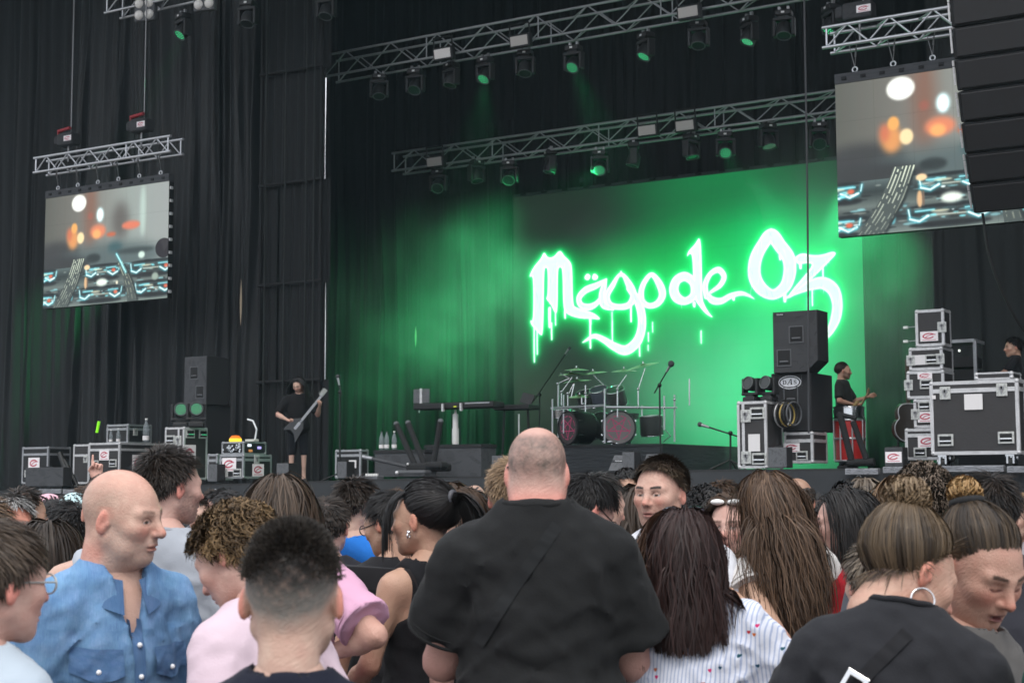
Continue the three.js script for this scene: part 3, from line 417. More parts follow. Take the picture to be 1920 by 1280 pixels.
// left wing
const caseC = boxFrom(165, 223, 309, 830, 907, -19.4);
flightCase('grey front flight case on the far left behind the dark panel box', boxFrom(40, 89, 132, 838, 907, -19.6), { lid: 0.8, trim: DULL, mat: M.lamDark, front: [['sticker', 0.48, 0.55, 0.3, 0.22], ['latch', 0.75, 0.3], ['latch', 0.2, 0.28]] });
flightCase('flight case half hidden behind the big left case with two white squares', boxFrom(136, 166, 240, 833, 907, -19.75), { lid: 0.72, front: [['latch', 0.8, 0.62]] });
flightCase('big left flight case with bottles standing on its lid', caseC, { lid: 0.83, fs: 1.15, mat: M.lam, front: [['sticker', 0.52, 0.7, 0.24, 0.18], ['handle', 0.22, 0.48], ['handle', 0.8, 0.5]], side: [['sticker', 0.42, 0.5, 0.34, 0.3]] });
flightCase('small flight case standing on top of the big left case', (() => { const b = boxFrom(199, 239, 284, 793, 829, -20.0); b.p.y = caseC.p.y + caseC.h + 0.002; return b; })(), { lid: 0.75, trim: DULL, mat: M.lamDark, side: [['latch', 0.3, 0.6]] });
const caseE = boxFrom(308, 344, 388, 801, 899, -19.2);
flightCase('tall upright flight case left of the speaker stack carrying two green lit lamps', caseE, { split: 0.72, fs: 1.3, front: [['handle', 0.3, 0.76], ['latch', 0.72, 0.74], ['handle', 0.3, 0.2]], side: [['handle', 0.25, 0.88], ['handle', 0.8, 0.88], ['sticker', 0.22, 0.46, 0.3, 0.36]] });
const caseF = boxFrom(411, 456, 509, 852, 897, -18.9);
flightCase('low flight case with green edge and knob rack on top near the guitarist', caseF, { lid: 0.78, trim: DULL, mat: M.lamDark, fs: 1.1, front: [['sticker', 0.42, 0.58, 0.3, 0.22], ['latch', 0.25, 0.24], ['handle', 0.75, 0.24]], side: [['sticker', 0.5, 0.35, 0.28, 0.2], ['latch', 0.45, 0.8]] });
flightCase('narrow grey case wedged between the tall upright case and the low case', boxFrom(388, 407, 420, 851, 900, -19.3, 0.4), { lid: 0.75, trim: DULL });
// right side
const caseR = boxFrom(1383, 1438, 1469, 752, 878, -18.4);
flightCase('tall upright flight case right of the drums with two black lamps on top', caseR, { split: 0.21, fs: 1.25, front: [['handle', 0.7, 0.82], ['latch', 0.3, 0.78], ['label', 0.58, 0.38, 0.16, 0.22], ['handle', 0.74, 0.14], ['latch', 0.3, 0.16]] });
flightCase('flight case under the big speaker stack with an oval sticker', boxFrom(1470, 1525, 1552, 810, 868, -18.9), { lid: 0.72, front: [['sticker', 0.28, 0.5, 0.22, 0.12], ['handle', 0.62, 0.24]] });
flightCase('topmost upright case of the stack by the right drapes', boxFrom(1717, 1771, 1784, 580, 649, -18.6), { front: [['sticker', 0.48, 0.27, 0.22, 0.12], ['latch', 0.93, 0.5]], group: 'five cases stacked by the right drapes' });
flightCase('second case from the top of the right stack with a scribbled white label', boxFrom(1705, 1768, 1788, 651, 694, -18.6), { front: [['label', 0.37, 0.46, 0.17, 0.12], ['handle', 0.68, 0.47], ['latch', 0.06, 0.45], ['latch', 0.93, 0.47]], group: 'five cases stacked by the right drapes' });
flightCase('third case from the top of the right stack beside the trunk lid', boxFrom(1701, 1771, 1790, 695, 747, -18.6), { front: [['sticker', 0.5, 0.82, 0.18, 0.08], ['handle', 0.53, 0.52], ['latch', 0.05, 0.5]], group: 'five cases stacked by the right drapes' });
flightCase('fourth and narrowest case of the right stack half behind the trunk', boxFrom(1714, 1772, 1790, 748, 802, -18.6), { front: [['handle', 0.36, 0.76], ['sticker', 0.4, 0.38, 0.2, 0.13], ['latch', 0.06, 0.48]], group: 'five cases stacked by the right drapes' });
flightCase('bottom case of the right stack with two white label strips', boxFrom(1698, 1772, 1790, 803, 862, -18.6), { lid: 0.78, front: [['sticker', 0.58, 0.58, 0.24, 0.14], ['handle', 0.38, 0.24]], casters: true, group: 'five cases stacked by the right drapes' });
const trunk = boxFrom(1745, 1912, 1924, 713, 852, -17.95);
flightCase('largest flight trunk with white edges and open lid tray at the right edge', trunk, { lid: 0.87, e: 0.04, fs: 1.15, casters: true, front: [['latch', 0.18, 0.84], ['latch', 0.82, 0.86], ['label', 0.5, 0.71, 0.21, 0.18], ['handle', 0.17, 0.2], ['handle', 0.85, 0.22], ['label', 0.05, 0.79, 0.045, 0.045]] });
{ const b = boxFrom(1828, 1900, 1905, 702, 713, -18.15); const t = thing('case_tray', 'shallow white edged tray lying on the largest trunk', 'tray', V(b.p.x, trunk.p.y + trunk.h + 0.016, b.p.z)); caseParts(t, b.w, 0.085, 0.4, { e: 0.02 }); }

// ------------------------------------------------------------------ speakers, wedges, boxes
const brandTex = canvas(256, 48, (c, w, h) => { c.fillStyle = '#2b2c2f'; c.fillRect(0, 0, w, h); c.fillStyle = '#c9ccd0'; c.font = 'bold 38px sans-serif'; c.textAlign = 'center'; c.textBaseline = 'middle'; c.fillText('TECSON', w / 2, h / 2 + 2); });
const brand = std(0xffffff, 0.8, 0, { map: brandTex });
const ovalTex = canvas(256, 160, (c, w, h) => { c.fillStyle = '#111113'; c.fillRect(0, 0, w, h); c.strokeStyle = '#d8dade'; c.lineWidth = 9; c.beginPath(); c.ellipse(w / 2, h / 2, 118, 66, 0, 0, 7); c.stroke(); c.fillStyle = '#d8dade'; c.beginPath(); c.ellipse(w / 2, h / 2, 100, 50, 0, 0, 7); c.fill(); c.fillStyle = '#111113'; c.font = 'bold 62px serif'; c.textAlign = 'center'; c.textBaseline = 'middle'; c.fillText('D', 72, h / 2); c.fillText('S', 186, h / 2); c.font = 'italic bold 84px serif'; c.fillText('A', 126, h / 2 - 4); });
function cabinet(name, label, b, { m = M.cab, side = M.cabDark, grips = [], text, oval, cut, plate = 0, group } = {}) {
  const t = thing(name, label, 'loudspeaker', b.p, 0, group), { w, h, d } = b;
  if (cut) { const s = new THREE.Shape(); s.moveTo(-w / 2, 0); s.lineTo(w / 2 - cut, 0); s.lineTo(w / 2, cut * 0.9); s.lineTo(w / 2, h); s.lineTo(-w / 2, h); s.closePath(); obj('cabinet', new THREE.ExtrudeGeometry(s, { depth: d - 0.02, bevelEnabled: true, bevelSize: 0.008, bevelThickness: 0.008, bevelSegments: 2 }).translate(0, 0, -d + 0.012), side, t); const f = new THREE.ShapeGeometry(s).translate(0, 0, 0.004); obj('front_panel', f, m, t); }
  else { obj('cabinet', rbox(w, h, d, 0, h / 2, -d / 2, 0.012), side, t); obj('front_panel', rbox(w - 0.012, h - 0.012, 0.02, 0, h / 2, -0.003, 0.006), m, t); }
  for (const [u, v] of grips) { const x = (u - 0.5) * w, y = v * h; const g = obj('grip_hole', box(0.16, 0.2, 0.006, x, y, 0.008), M.matte, t); obj('grip_lip', [rbox(0.12, 0.025, 0.03, x, y - 0.05, 0.012, 0.01), box(0.2, 0.012, 0.012, x, y + 0.105, 0.008), box(0.2, 0.012, 0.012, x, y - 0.105, 0.008), box(0.012, 0.2, 0.012, x - 0.094, y, 0.008), box(0.012, 0.2, 0.012, x + 0.094, y, 0.008)], M.grey, g); }
  if (text) obj('name_plate', box(text[2], text[2] * 0.19, 0.003, (text[0] - 0.5) * w, text[1] * h, 0.01), brand, t);
  if (oval) obj('oval_badge', box(0.33, 0.2, 0.004, (oval[0] - 0.5) * w, oval[1] * h, 0.011), std(0xffffff, 0.6, 0, { map: ovalTex }), t);
  if (plate) obj('connector_plate', [box(0.004, 0.12, 0.16, w / 2 + 0.003, h * 0.75, -d * 0.5), box(0.004, 0.1, 0.12, w / 2 + 0.003, h * 0.5, -d * 0.55)], M.steel, t);
  return t;
}
const lowL = boxFrom(340, 386, 431, 760, 899, -19.9), topL = boxFrom(345, 387, 430, 668, 759, -19.85);
cabinet('stage_speaker', 'black lower speaker cabinet of the left stack behind the tall case', lowL, { m: M.cabDark });
topL.p.y = lowL.p.y + lowL.h + 0.004;
cabinet('stage_speaker', 'grey fronted top speaker of the left stack with two grip holes', topL, { m: M.greyMid, grips: [[0.45, 0.66], [0.72, 0.26]] });
const lowR = boxFrom(1447, 1522, 1562, 699, 809, -19.0), topR = boxFrom(1451, 1533, 1553, 585, 698, -18.9);
const uR = cabinet('stage_speaker', 'black middle speaker of the right stack with a white oval badge', lowR, { m: M.cabDark, grips: [[0.5, 0.62]], oval: [0.48, 0.84] });
topR.p.y = lowR.p.y + lowR.h + 0.004;
cabinet('stage_speaker', 'big grey top speaker of the right stack before the glowing logo', topR, { m: M.cab, grips: [[0.53, 0.62], [0.24, 0.24]], cut: 0.16, text: [0.16, 0.965, 0.16], plate: 1 });
function smallBox(label, b, m = M.grey, extra) { const t = thing('monitor_box', label, 'stage monitor', b.p, 0, 'small grey monitor boxes on the stage'); obj('cabinet', rbox(b.w, b.h, b.d, 0, b.h / 2, -b.d / 2, 0.012), M.cabDark, t); obj('front_panel', rbox(b.w - 0.01, b.h - 0.01, 0.012, 0, b.h / 2, 0, 0.005), m, t); obj('carry_slot', box(b.w * 0.3, 0.02, 0.03, 0, b.h + 0.008, -b.d * 0.4), M.matte, t); if (extra) obj('sticker', box(0.2, 0.13, 0.004, 0, b.h * 0.5, 0.009), M.stickerMat, t); return t; }
smallBox('long dark panel box in front of the far left flight case', boxFrom(47, 118, 126, 876, 912, -18.6), M.greyMid);
smallBox('small grey box at the guitarist\'s feet', boxFrom(518, 541, 553, 868, 895, -18.4), M.grey);
smallBox('slim grey box beside the open rack left of the tilted tubes', boxFrom(632, 650, 658, 865, 897, -18.3), M.grey);
smallBox('slim grey box in front of the low flight case', boxFrom(389, 407, 414, 870, 903, -18.7), M.grey);
smallBox('small pale box right of the big riser behind the blond head', boxFrom(922, 943, 950, 854, 888, -18.2), M.grey);
smallBox('grey upright box in front of the drum riser', boxFrom(1167, 1190, 1201, 847, 884, -18.4), M.grey);
smallBox('grey box in front of the tall case right of the drums', boxFrom(1440, 1476, 1487, 838, 877, -18.0), M.grey);
smallBox('dark box with oval sticker left of the right case stack', boxFrom(1659, 1694, 1699, 838, 876, -18.2), M.greyMid, true);
for (const [x0, x1, yt, yb, label, txt] of [[1141, 1167, 853, 882, 'wedge monitor with white lettering left of the upright box', 1], [1202, 1224, 851, 882, 'plain wedge monitor right of the upright box', 0]]) {
  const b = boxFrom(x0, x1, x1, yt, yb, -18.5, 0.35), t = thing('wedge_monitor', label, 'stage monitor', b.p); const s = new THREE.Shape([[0, 0], [0.36, 0], [0.36, b.h], [0.18, b.h]].map((p) => new THREE.Vector2(p[0], p[1])));
  obj('cabinet', new THREE.ExtrudeGeometry(s, { depth: b.w, bevelEnabled: false }).rotateY(Math.PI / 2).translate(-b.w / 2, 0, 0).rotateY(0), M.cabDark, t); const g = new THREE.PlaneGeometry(b.w, Math.hypot(0.18, b.h)); g.rotateX(-Math.atan2(0.18, b.h)).translate(0, b.h / 2, -0.085); obj('front_grille', g, M.grey, t);
  if (txt) obj('name_plate', box(0.2, 0.04, 0.004).rotateX(-Math.atan2(0.18, b.h)).translate(0, b.h * 0.62, -0.095), brand, t);
}
// risers
function riser(label, b, m) { const t = thing('stage_riser', label, 'riser', b.p, 0); obj('skirt_panel', rbox(b.w, b.h - 0.05, b.d, 0, (b.h - 0.05) / 2, -b.d / 2, 0.01), m, t); obj('top_board', box(b.w + 0.02, 0.048, b.d + 0.02, 0, b.h - 0.024, -b.d / 2), M.cabDark, t); return t; }
riser('dark grey left riser carrying water bottles behind the tilted tubes', boxFrom(702, 796, 800, 843, 894, -18.6, 1.6), M.greyMid);
riser('dark grey right riser under the white keyboard column', boxFrom(797, 902, 930, 833, 894, -18.9), M.greyMid);
const dr = boxFrom(1040, 1243, 1260, 833, 886, -22.4, 3.2); riser('wide black drum riser under the twin bass drums', dr, M.skirt);
// moving heads that stand on cases
for (const [c, dx, label, on, s] of [[caseE, -0.1, 'left green lit lamp standing on the tall left case', 2, 0.95], [caseE, 0.26, 'right green lit lamp standing on the tall left case', 2, 0.95], [caseR, -0.1, 'left black lamp standing on the tall case right of the drums', 0, 0.72], [caseR, 0.14, 'right black lamp standing on the tall case right of the drums', 0, 0.72]]) movingHead(label, V(c.p.x + dx, c.p.y + c.h, c.p.z - 0.25), { on, hang: false, pan: on ? 0.75 : -0.3, tilt: on ? -0.05 : -0.2, s, group: 'moving head lamps standing on cases', tags: false });
// amp rack and small things on caseF
{ const b = boxFrom(415, 456, 499, 827, 851, -19.0); b.p.y = caseF.p.y + caseF.h + 0.002; const t = thing('rack_unit', 'knobby radio rack with lit displays on the low flight case', 'rack', b.p); caseParts(t, b.w, b.h, b.d, { trim: DULL, mat: M.lamDark, e: 0.025 });
  const r = rng(4), k = []; for (let i = 0; i < 26; i++) k.push(new THREE.CylinderGeometry(0.012 + r() * 0.008, 0.016, 0.02, 8).rotateX(Math.PI / 2).translate((r() - 0.5) * (b.w - 0.1), 0.05 + r() * (b.h - 0.09), 0.012)); obj('knob', k, M.chrome, t).userData.kind = 'stuff';
  for (const [u, v, c] of [[0.25, 0.72, glow(0.8, 0.9, 1, 1)], [0.68, 0.55, glow(0.45, 0.4, 1, 0.9)], [0.3, 0.3, glow(0.8, 0.35, 0.1, 0.4)]]) obj('display', box(0.004, 0.04, 0.09, b.w / 2 + 0.004, b.h * v, -u * b.d), c, t);
  const top = b.p.y + b.h; const q = onZ(441, 815, -19.2);
  const l = thing('beacon_light', 'small orange and yellow lit beacon on the radio rack', 'beacon lamp', V(q.x, top, -19.2)); obj('lens_orange', lathe([[0, 0.1], [0.06, 0.095], [0.1, 0.05]], 14).translate(0, 0.01, 0), glow(1, 0.2, 0.02, 0.9), l); obj('lens_yellow', lathe([[0.1, 0.06], [0.105, 0.02], [0.09, 0], [0, 0]], 14), glow(1, 0.75, 0.05, 0.9), l);
  const q2 = onZ(472, 815, -19.2), dl = thing('desk_lamp', 'white bent gooseneck lamp standing on the radio rack', 'lamp', V(q2.x, top, -19.2)); obj('arm', [bar([0.06, 0, 0], [0.1, 0.2, 0], 0.014), bar([0.1, 0.2, 0], [0.02, 0.34, 0], 0.014), bar([0.02, 0.34, 0], [-0.1, 0.37, 0], 0.014)], std([0.8, 0.83, 0.85], 0.4), dl); obj('base', rbox(0.2, 0.04, 0.12, 0.0, 0.02, 0, 0.01), std([0.55, 0.56, 0.5], 0.6), dl);
}
// bottles
function bottle(label, p, h, cap = M.white) { const t = thing('water_bottle', label, 'bottle', p, 0, 'water bottles on the stage'), r = h * 0.14; obj('bottle_body', lathe([[0, 0], [r, 0], [r, h * 0.55], [r * 0.9, h * 0.64], [r * 0.35, h * 0.86], [r * 0.35, h * 0.94], [0, h * 0.94]], 14), M.bottle, t); obj('cap', new THREE.CylinderGeometry(r * 0.42, r * 0.42, h * 0.07, 10).translate(0, h * 0.965, 0), cap, t); obj('label_band', new THREE.CylinderGeometry(r * 1.02, r * 1.02, h * 0.18, 14, 1, true).translate(0, h * 0.18, 0), M.paper, t); }
const onC = (px) => V(onZ(px, 829, -19.6).x, caseC.p.y + caseC.h, -19.6), lr = onZ(715, 843, -18.9);
bottle('tall clear bottle on the big left flight case', onC(273), 0.42); bottle('small bottle left on the big left flight case', onC(207), 0.24); bottle('small bottle next to the roll on the big left flight case', onC(221), 0.26);
bottle('left water bottle on the grey riser', V(lr.x, lr.y, -18.9), 0.28, M.greyMid); bottle('second water bottle on the grey riser', V(lr.x + 0.1, lr.y, -18.9), 0.28, M.greyMid); bottle('small dark bottle with pale label right on the grey riser', V(lr.x + 0.24, lr.y, -18.9), 0.28);
{ const a = onZ(176, 829, -19.7), t = thing('tape_marked_rod', 'thin rod with a neon green tip leaning on the left cases', 'rod', V(a.x, caseC.p.y + caseC.h, -19.7)); obj('shaft', bar([0, 0, 0], [0.06, 0.22, 0], 0.008), M.black, t); obj('neon_tip', bar([0.06, 0.2, 0], [0.11, 0.4, 0], 0.026), std([0.3, 0.9, 0.02], 0.5, 0, { emissive: col(0.1, 0.4, 0), emissiveIntensity: 0.5 }), t); }
{ const a = at(128, 905, 26), t = thing('folded_stand', 'black folded stand leaning beside the big left flight case', 'stand', V(onZ(133, 905, -18.9).x, deckY(-19) - 0.01, -18.9)); obj('leg', bar([0.02, 0.02, 0], [-0.42, 0.62, -0.1], 0.05), M.black, t); obj('leg', bar([0.1, 0.02, -0.05], [-0.3, 0.5, -0.1], 0.04), M.black, t); obj('foot_bar', bar([-0.1, 0.03, 0.12], [0.25, 0.03, -0.16], 0.03), M.black, t); }

// ------------------------------------------------------------------ microphone stands, keyboards, folding stand
function micStand(label, px, py0, Z, pts, { head = 0.035, tripod = true } = {}) {
  const f = onZ(px, py0, Z); f.y = deckY(f.x); const t = thing('microphone_stand', label, 'microphone stand', f); const q = pts.map(([x, y]) => onZ(x, y, Z).sub(f));
  if (tripod) for (let k = 0; k < 3; k++) obj('leg', bar([0, 0.14, 0], [0.28 * Math.cos(k * 2.1 + 0.4), 0.015, 0.28 * Math.sin(k * 2.1 + 0.4)], 0.012), M.black, t);
  obj('pole', bar([0, 0.02, 0], q[0], 0.014), M.black, t); obj('clutch', ball(0.032, q[0].x, q[0].y, q[0].z), M.black, t);
  obj('boom', bar(q[1], q[2], 0.011), M.black, t); const d = q[2].clone().sub(q[1]).normalize(), e = q[2].clone().addScaledVector(d, 0.14);
  obj('microphone', bar(q[2], e, 0.016, 10, 0.024), M.steel, t); obj('mic_grille', ball(head, e.x, e.y, e.z), M.greyMid, t); return t;
}
micStand('tall boom microphone stand in front of the green smoke right of the drums', 1239, 884, -20.6, [[1237, 722], [1227, 737], [1250, 697]], { head: 0.05 });
micStand('straight microphone stand right of the guitarist', 637, 898, -18.7, [[637, 735], [640, 742], [636, 722]]);
micStand('low boom microphone stand left of the tall right case', 1370, 880, -18.8, [[1370, 812], [1384, 818], [1330, 801]]);
micStand('thin dark boom stand rising behind the left cymbals', 1010, 860, -24.6, [[1012, 740], [1000, 752], [1060, 664]], { head: 0.03 });
{ // keyboards on their column
  const Z = -20.2, f = onZ(854, 833, -19.9), t = thing('keyboard_stand', 'black keyboard on a white column stand standing on the right riser', 'keyboard', V(f.x, f.y, -19.9)); const top = onZ(854, 768, -19.9).y - f.y;
  obj('column', lathe([[0.05, 0], [0.055, 0.02], [0.055, top * 0.45], [0.046, top * 0.47], [0.046, top * 0.86], [0.02, top * 0.9], [0.018, top]], 16), std([0.6, 0.6, 0.58], 0.5), t);
  const k0 = onZ(785, 763, -19.9).x - f.x, k1 = onZ(936, 763, -19.9).x - f.x; obj('keyboard', rbox(k1 - k0, 0.1, 0.32, (k0 + k1) / 2, top + 0.06, 0, 0.02), M.black, t); obj('key_edge', box(k1 - k0 - 0.2, 0.02, 0.1, (k0 + k1) / 2, top + 0.1, -0.13), M.matte, t);
  for (const x of [-0.12, 0.22]) obj('bracket', box(0.03, 0.12, 0.05, x, top + 0.03, 0.17), M.trimWhite, t); obj('name_strip', box(0.45, 0.018, 0.004, k1 - 0.3, top + 0.085, 0.162), M.aluDull, t); obj('indicator', box(0.05, 0.02, 0.004, 0.1, top + 0.04, 0.166), glow(0.6, 0.7, 0.05, 0.6), t);
  const tb = onZ(797, 743, -19.9).sub(f), u = thing('tablet', 'grey tablet clamped on the left end of the keyboard', 'tablet', V(f.x + tb.x, f.y + tb.y - 0.12, -19.8)); obj('tablet_back', rbox(0.31, 0.22, 0.012, 0, 0.12, 0, 0.006), M.grey, u); obj('holder_clamp', [rbox(0.045, 0.24, 0.02, 0, 0.12, 0.015, 0.008), bar([-0.03, 0, 0.01], [-0.03, -0.14, 0.02], 0.01)], M.trimWhite, u);
  const k2 = onZ(935, 765, -20.5), k3 = onZ(1002, 765, -20.5), fy = deckY(-15) , w2 = thing('electric_keyboard', 'second dark keyboard with a small screen right of the column', 'keyboard', V((k2.x + k3.x) / 2, fy, -20.5)); obj('keyboard', rbox(k3.x - k2.x, 0.08, 0.34, 0, k2.y - fy, 0, 0.015), M.black, w2); for (const x of [-0.28, 0.26]) obj('leg', bar([x, 0, 0], [x * 0.8, k2.y - fy - 0.04, 0], 0.02), M.black, w2); obj('screen', rbox(0.22, 0.17, 0.02, 0, 0, 0, 0.006).rotateX(-0.3).rotateZ(-0.25).translate(0.2, k2.y - fy + 0.13, 0), M.black, w2);
  const st = onZ(973, 816, -20); tag(obj('thin_rod', bar([st.x, deckY(st.x), -20], [st.x, onZ(973, 776, -20).y, -20], 0.012), M.trimWhite), 'thin pale upright rod right of the keyboard column', 'rod');
}
{ // folded black tubes that stick up
  const Z = -18.1, o = onZ(792, 890, Z), q = (x, y) => onZ(x, y, Z).sub(o), t = thing('folding_stand', 'black folding stand with three tilted tubes sticking up before the risers', 'stand', o);
  for (const [a, b, c, d] of [[743, 795, 780, 876], [765, 793, 796, 872], [826, 790, 812, 872]]) { obj('tube', bar(q(c, d), q(a, b), 0.042, 10), M.matte, t); obj('tube_end', ball(0.044, ...q(a, b).toArray(), 8), M.grey, t); }
  obj('side_arm', bar(q(680, 856), q(778, 878), 0.026), M.greyMid, t); obj('arm_tip', bar(q(680, 856), q(698, 860), 0.03), M.aluDull, t); obj('hub', [rbox(0.62, 0.12, 0.3, q(800, 876).x, q(800, 876).y, -0.05, 0.04), rbox(0.3, 0.1, 0.2, q(822, 874).x, q(822, 872).y, 0.05, 0.04)], M.matte, t);
  obj('base_plate', rbox(0.5, 0.05, 0.3, q(788, 886).x, 0.04, 0.1, 0.015), M.grey, t); obj('knob', [ball(0.03, q(764, 889).x, 0.03, 0.26), ball(0.02, q(772, 870).x, q(772, 870).y, 0.1)], M.trimWhite, t);
}
{ // open rack frame and pedals left of the risers
  const b = boxFrom(628, 676, 690, 843, 897, -18.8), t = thing('open_rack', 'open grey rack frame left of the dark risers', 'rack', b.p); caseParts(t, b.w, b.h, b.d, { trim: DULL, mat: M.matte, lid: 0.8, e: 0.03, front: [['label', 0.7, 0.5, 0.14, 0.12]] });
  const p = onZ(698, 893, -17.95), u = thing('pedal_board', 'small pedal board with a row of white lights near the front edge', 'pedal board', V(p.x, deckY(p.x), -17.95)); obj('board', rbox(0.3, 0.05, 0.16, 0, 0.03, 0, 0.01), M.grey, u); for (let i = 0; i < 5; i++) obj('switch', [box(0.03, 0.035, 0.03, -0.1 + i * 0.045, 0.075, 0)], M.white, u);
}
{ // silver cable ramp pieces along the front edge
  for (const [x0, x1, y, label] of [[70, 112, 921, 'first'], [116, 166, 922, 'second'], [1584, 1646, 884, 'third'], [1655, 1694, 881, 'fourth'], [1700, 1882, 879, 'fifth'], [1888, 1960, 880, 'sixth']]) { const a = onZ(x0, y, -17.3), b = onZ(x1, y, -17.3); tag(obj('edge_rail', rbox(b.x - a.x, 0.075, 0.1, (a.x + b.x) / 2, (a.y + b.y) / 2 + 0.0, -17.36, 0.01), M.silver), `scuffed silver edge rail on the stage lip, ${label} from the left`, 'rail', 'silver rails on the stage lip'); }
}
// ------------------------------------------------------------------ drum kit
{
  const Zd = -23.6, O = onZ(1140, 833, Zd), t = thing('drum_kit', 'drum kit with twin bass drums showing pink pentagrams and a silver rack', 'drum kit', O), q = (x, y, z = 0) => onZ(x, y, Zd + z).sub(O);
  const headTex = (bg) => canvas(256, 256, (c, w) => { c.fillStyle = bg; c.fillRect(0, 0, w, w); c.strokeStyle = '#c9386f'; c.lineWidth = 6; const r = rng(3); for (let i = 0; i < 9; i++) { c.beginPath(); c.arc(128, 128, 92, i * 0.698 + r() * 0.1, i * 0.698 + 0.56); c.stroke(); } c.lineWidth = 7; c.beginPath(); for (let i = 0; i <= 5; i++) { const a = Math.PI / 2 + i * 2 * 2 * Math.PI / 5; c[i ? 'lineTo' : 'moveTo'](128 + 84 * Math.cos(a), 128 + 84 * Math.sin(a)); } c.stroke(); });
  const kick = (p, r, turn, bg) => { const k = new THREE.Group(); k.name = 'bass_drum'; k.position.copy(p); k.rotation.y = turn; t.add(k); obj('shell', new THREE.CylinderGeometry(r, r, 0.42, 32, 1, true).rotateX(Math.PI / 2).translate(0, 0, -0.22), M.black, k); obj('drum_head', new THREE.CircleGeometry(r - 0.005, 36), std(0xffffff, 0.5, 0, { map: headTex(bg) }), k); obj('hoop', new THREE.TorusGeometry(r, 0.016, 8, 40), M.cabDark, k); const lg = []; for (let i = 0; i < 8; i++) { const a = i * 0.785 + 0.39; lg.push(box(0.03, 0.03, 0.12).translate(0, r + 0.02, -0.08).rotateZ(a)); } obj('lug', lg, M.chrome, k).userData.kind = 'stuff'; };
  kick(q(1183, 803).add(V(0, 0, 0.45)), 0.285, 0.42, '#77716f'); kick(q(1083, 803).add(V(0, 0, 0.35)), 0.285, -0.42, '#3a3534');
  const rackRod = (a, b, r = 0.017) => obj('rack_tube', bar(a, b, r, 10), M.alu, t);
  rackRod(q(1034, 765, 0.2), q(1133, 760, 0.75), 0.022); rackRod(q(1133, 763, 0.75), q(1248, 764, 0.55), 0.022); rackRod(q(1248, 764, 0.55), q(1270, 764, 0.5), 0.014);
  for (const [x, y0, y1, z] of [[1036, 748, 824, 0.3], [1134, 728, 831, 0.78], [1246, 742, 806, 0.55], [1265, 740, 828, 0.4], [1047, 718, 820, 0.2], [1057, 740, 812, 0.3]]) rackRod(q(x, y1, z), q(x, y0, z), 0.015);
  for (const [x, y0, y1, z] of [[1098, 722, 772, 0.6], [1158, 728, 782, 0.65], [1197, 728, 766, 0.6], [1053, 735, 760, 0.2], [1065, 735, 770, 0.3], [1204, 760, 780, 0.5], [1293, 710, 760, 0.1], [1091, 745, 757, 0.5]]) obj('stand_tube', bar(q(x, y1, z), q(x, y0, z), 0.012, 8), M.chrome, t);
  for (const [x, y] of [[1134, 735], [1158, 729], [1046, 719], [1053, 734], [1065, 737], [1098, 737], [1197, 729], [1093, 757], [1114, 765], [1152, 764], [1197, 764], [1246, 764], [1265, 749], [1132, 828], [1157, 831]]) obj('clamp', ball(0.026, ...q(x, y, 0.68).toArray(), 8), M.chrome, t);
  for (const [a, b, c, d] of [[1046, 719, 1068, 709], [1053, 735, 1073, 707], [1067, 737, 1076, 718], [1133, 722, 1114, 704], [1158, 727, 1175, 703], [1198, 726, 1210, 690], [1240, 798, 1258, 817], [1258, 817, 1244, 828], [1071, 745, 1077, 718], [1050, 700, 1068, 709]]) obj('boom_arm', bar(q(a, b, 0.5), q(c, d, 0.4), 0.009, 6), M.chrome, t);
  for (const [x, y, r, tx, tz, bright] of [[1071, 700, 0.23, 0.1, 0.02, 1], [1081, 692, 0.22, 0.06, -0.03, 1], [1112, 698, 0.25, 0.14, 0.06, 1], [1170, 694, 0.22, 0.1, -0.02, 0], [1206, 684, 0.28, 0.22, 0.14, 0], [1087, 742, 0.2, 0.14, -0.04, 1], [1082, 713, 0.26, 0.1, 0.05, 0]]) { const g = lathe([[0, 0.026], [0.03, 0.022], [0.05, 0.006], [r * 0.6, -0.004], [r, -0.02]], 28).rotateX(tx).rotateZ(tz); const p = q(x, y, 0.2); const c = obj('cymbal', g.translate(p.x, p.y, p.z), M.cymbal, t); obj('wing_nut', bar([p.x, p.y, p.z], [p.x, p.y + 0.06, p.z], 0.011, 6), M.chrome, c); }
  const tom = (x, y, r, h, tilt, z, m = M.black) => { const p = q(x, y, z), g = new THREE.CylinderGeometry(r, r, h, 24).rotateX(tilt).translate(p.x, p.y, p.z); const o = obj('tom_drum', g, m, t); for (const s of [-1, 1]) obj('hoop', new THREE.TorusGeometry(r, 0.01, 6, 28).rotateX(Math.PI / 2).translate(0, s * h / 2, 0).rotateX(tilt).translate(p.x, p.y, p.z), M.chrome, o); };
  tom(1098, 748, 0.15, 0.24, 0.5, 0.0); tom(1125, 742, 0.16, 0.26, 0.5, 0.05, std([0.05, 0.055, 0.09], 0.3)); tom(1156, 744, 0.17, 0.28, 0.5, 0.0); tom(1222, 798, 0.2, 0.34, 0.1, -0.1); tom(1053, 775, 0.17, 0.14, 0.1, 0.1, M.chrome); tom(1106, 800, 0.2, 0.3, 1.2, -0.2); tom(1133, 800, 0.24, 0.3, 1.4, -0.4);
  const ped = q(1156, 828, 0.3); obj('pedal', [rbox(0.1, 0.03, 0.28, ped.x, 0.03, ped.z + 0.1, 0.01), bar([ped.x, 0.02, ped.z], [ped.x, 0.26, ped.z - 0.05], 0.012)], M.chrome, t);
  obj('drum_stool', [new THREE.CylinderGeometry(0.18, 0.18, 0.1, 20).translate(-0.05, 0.52, -0.9), bar([-0.05, 0, -0.9], [-0.05, 0.5, -0.9], 0.03)], M.black, t);
}
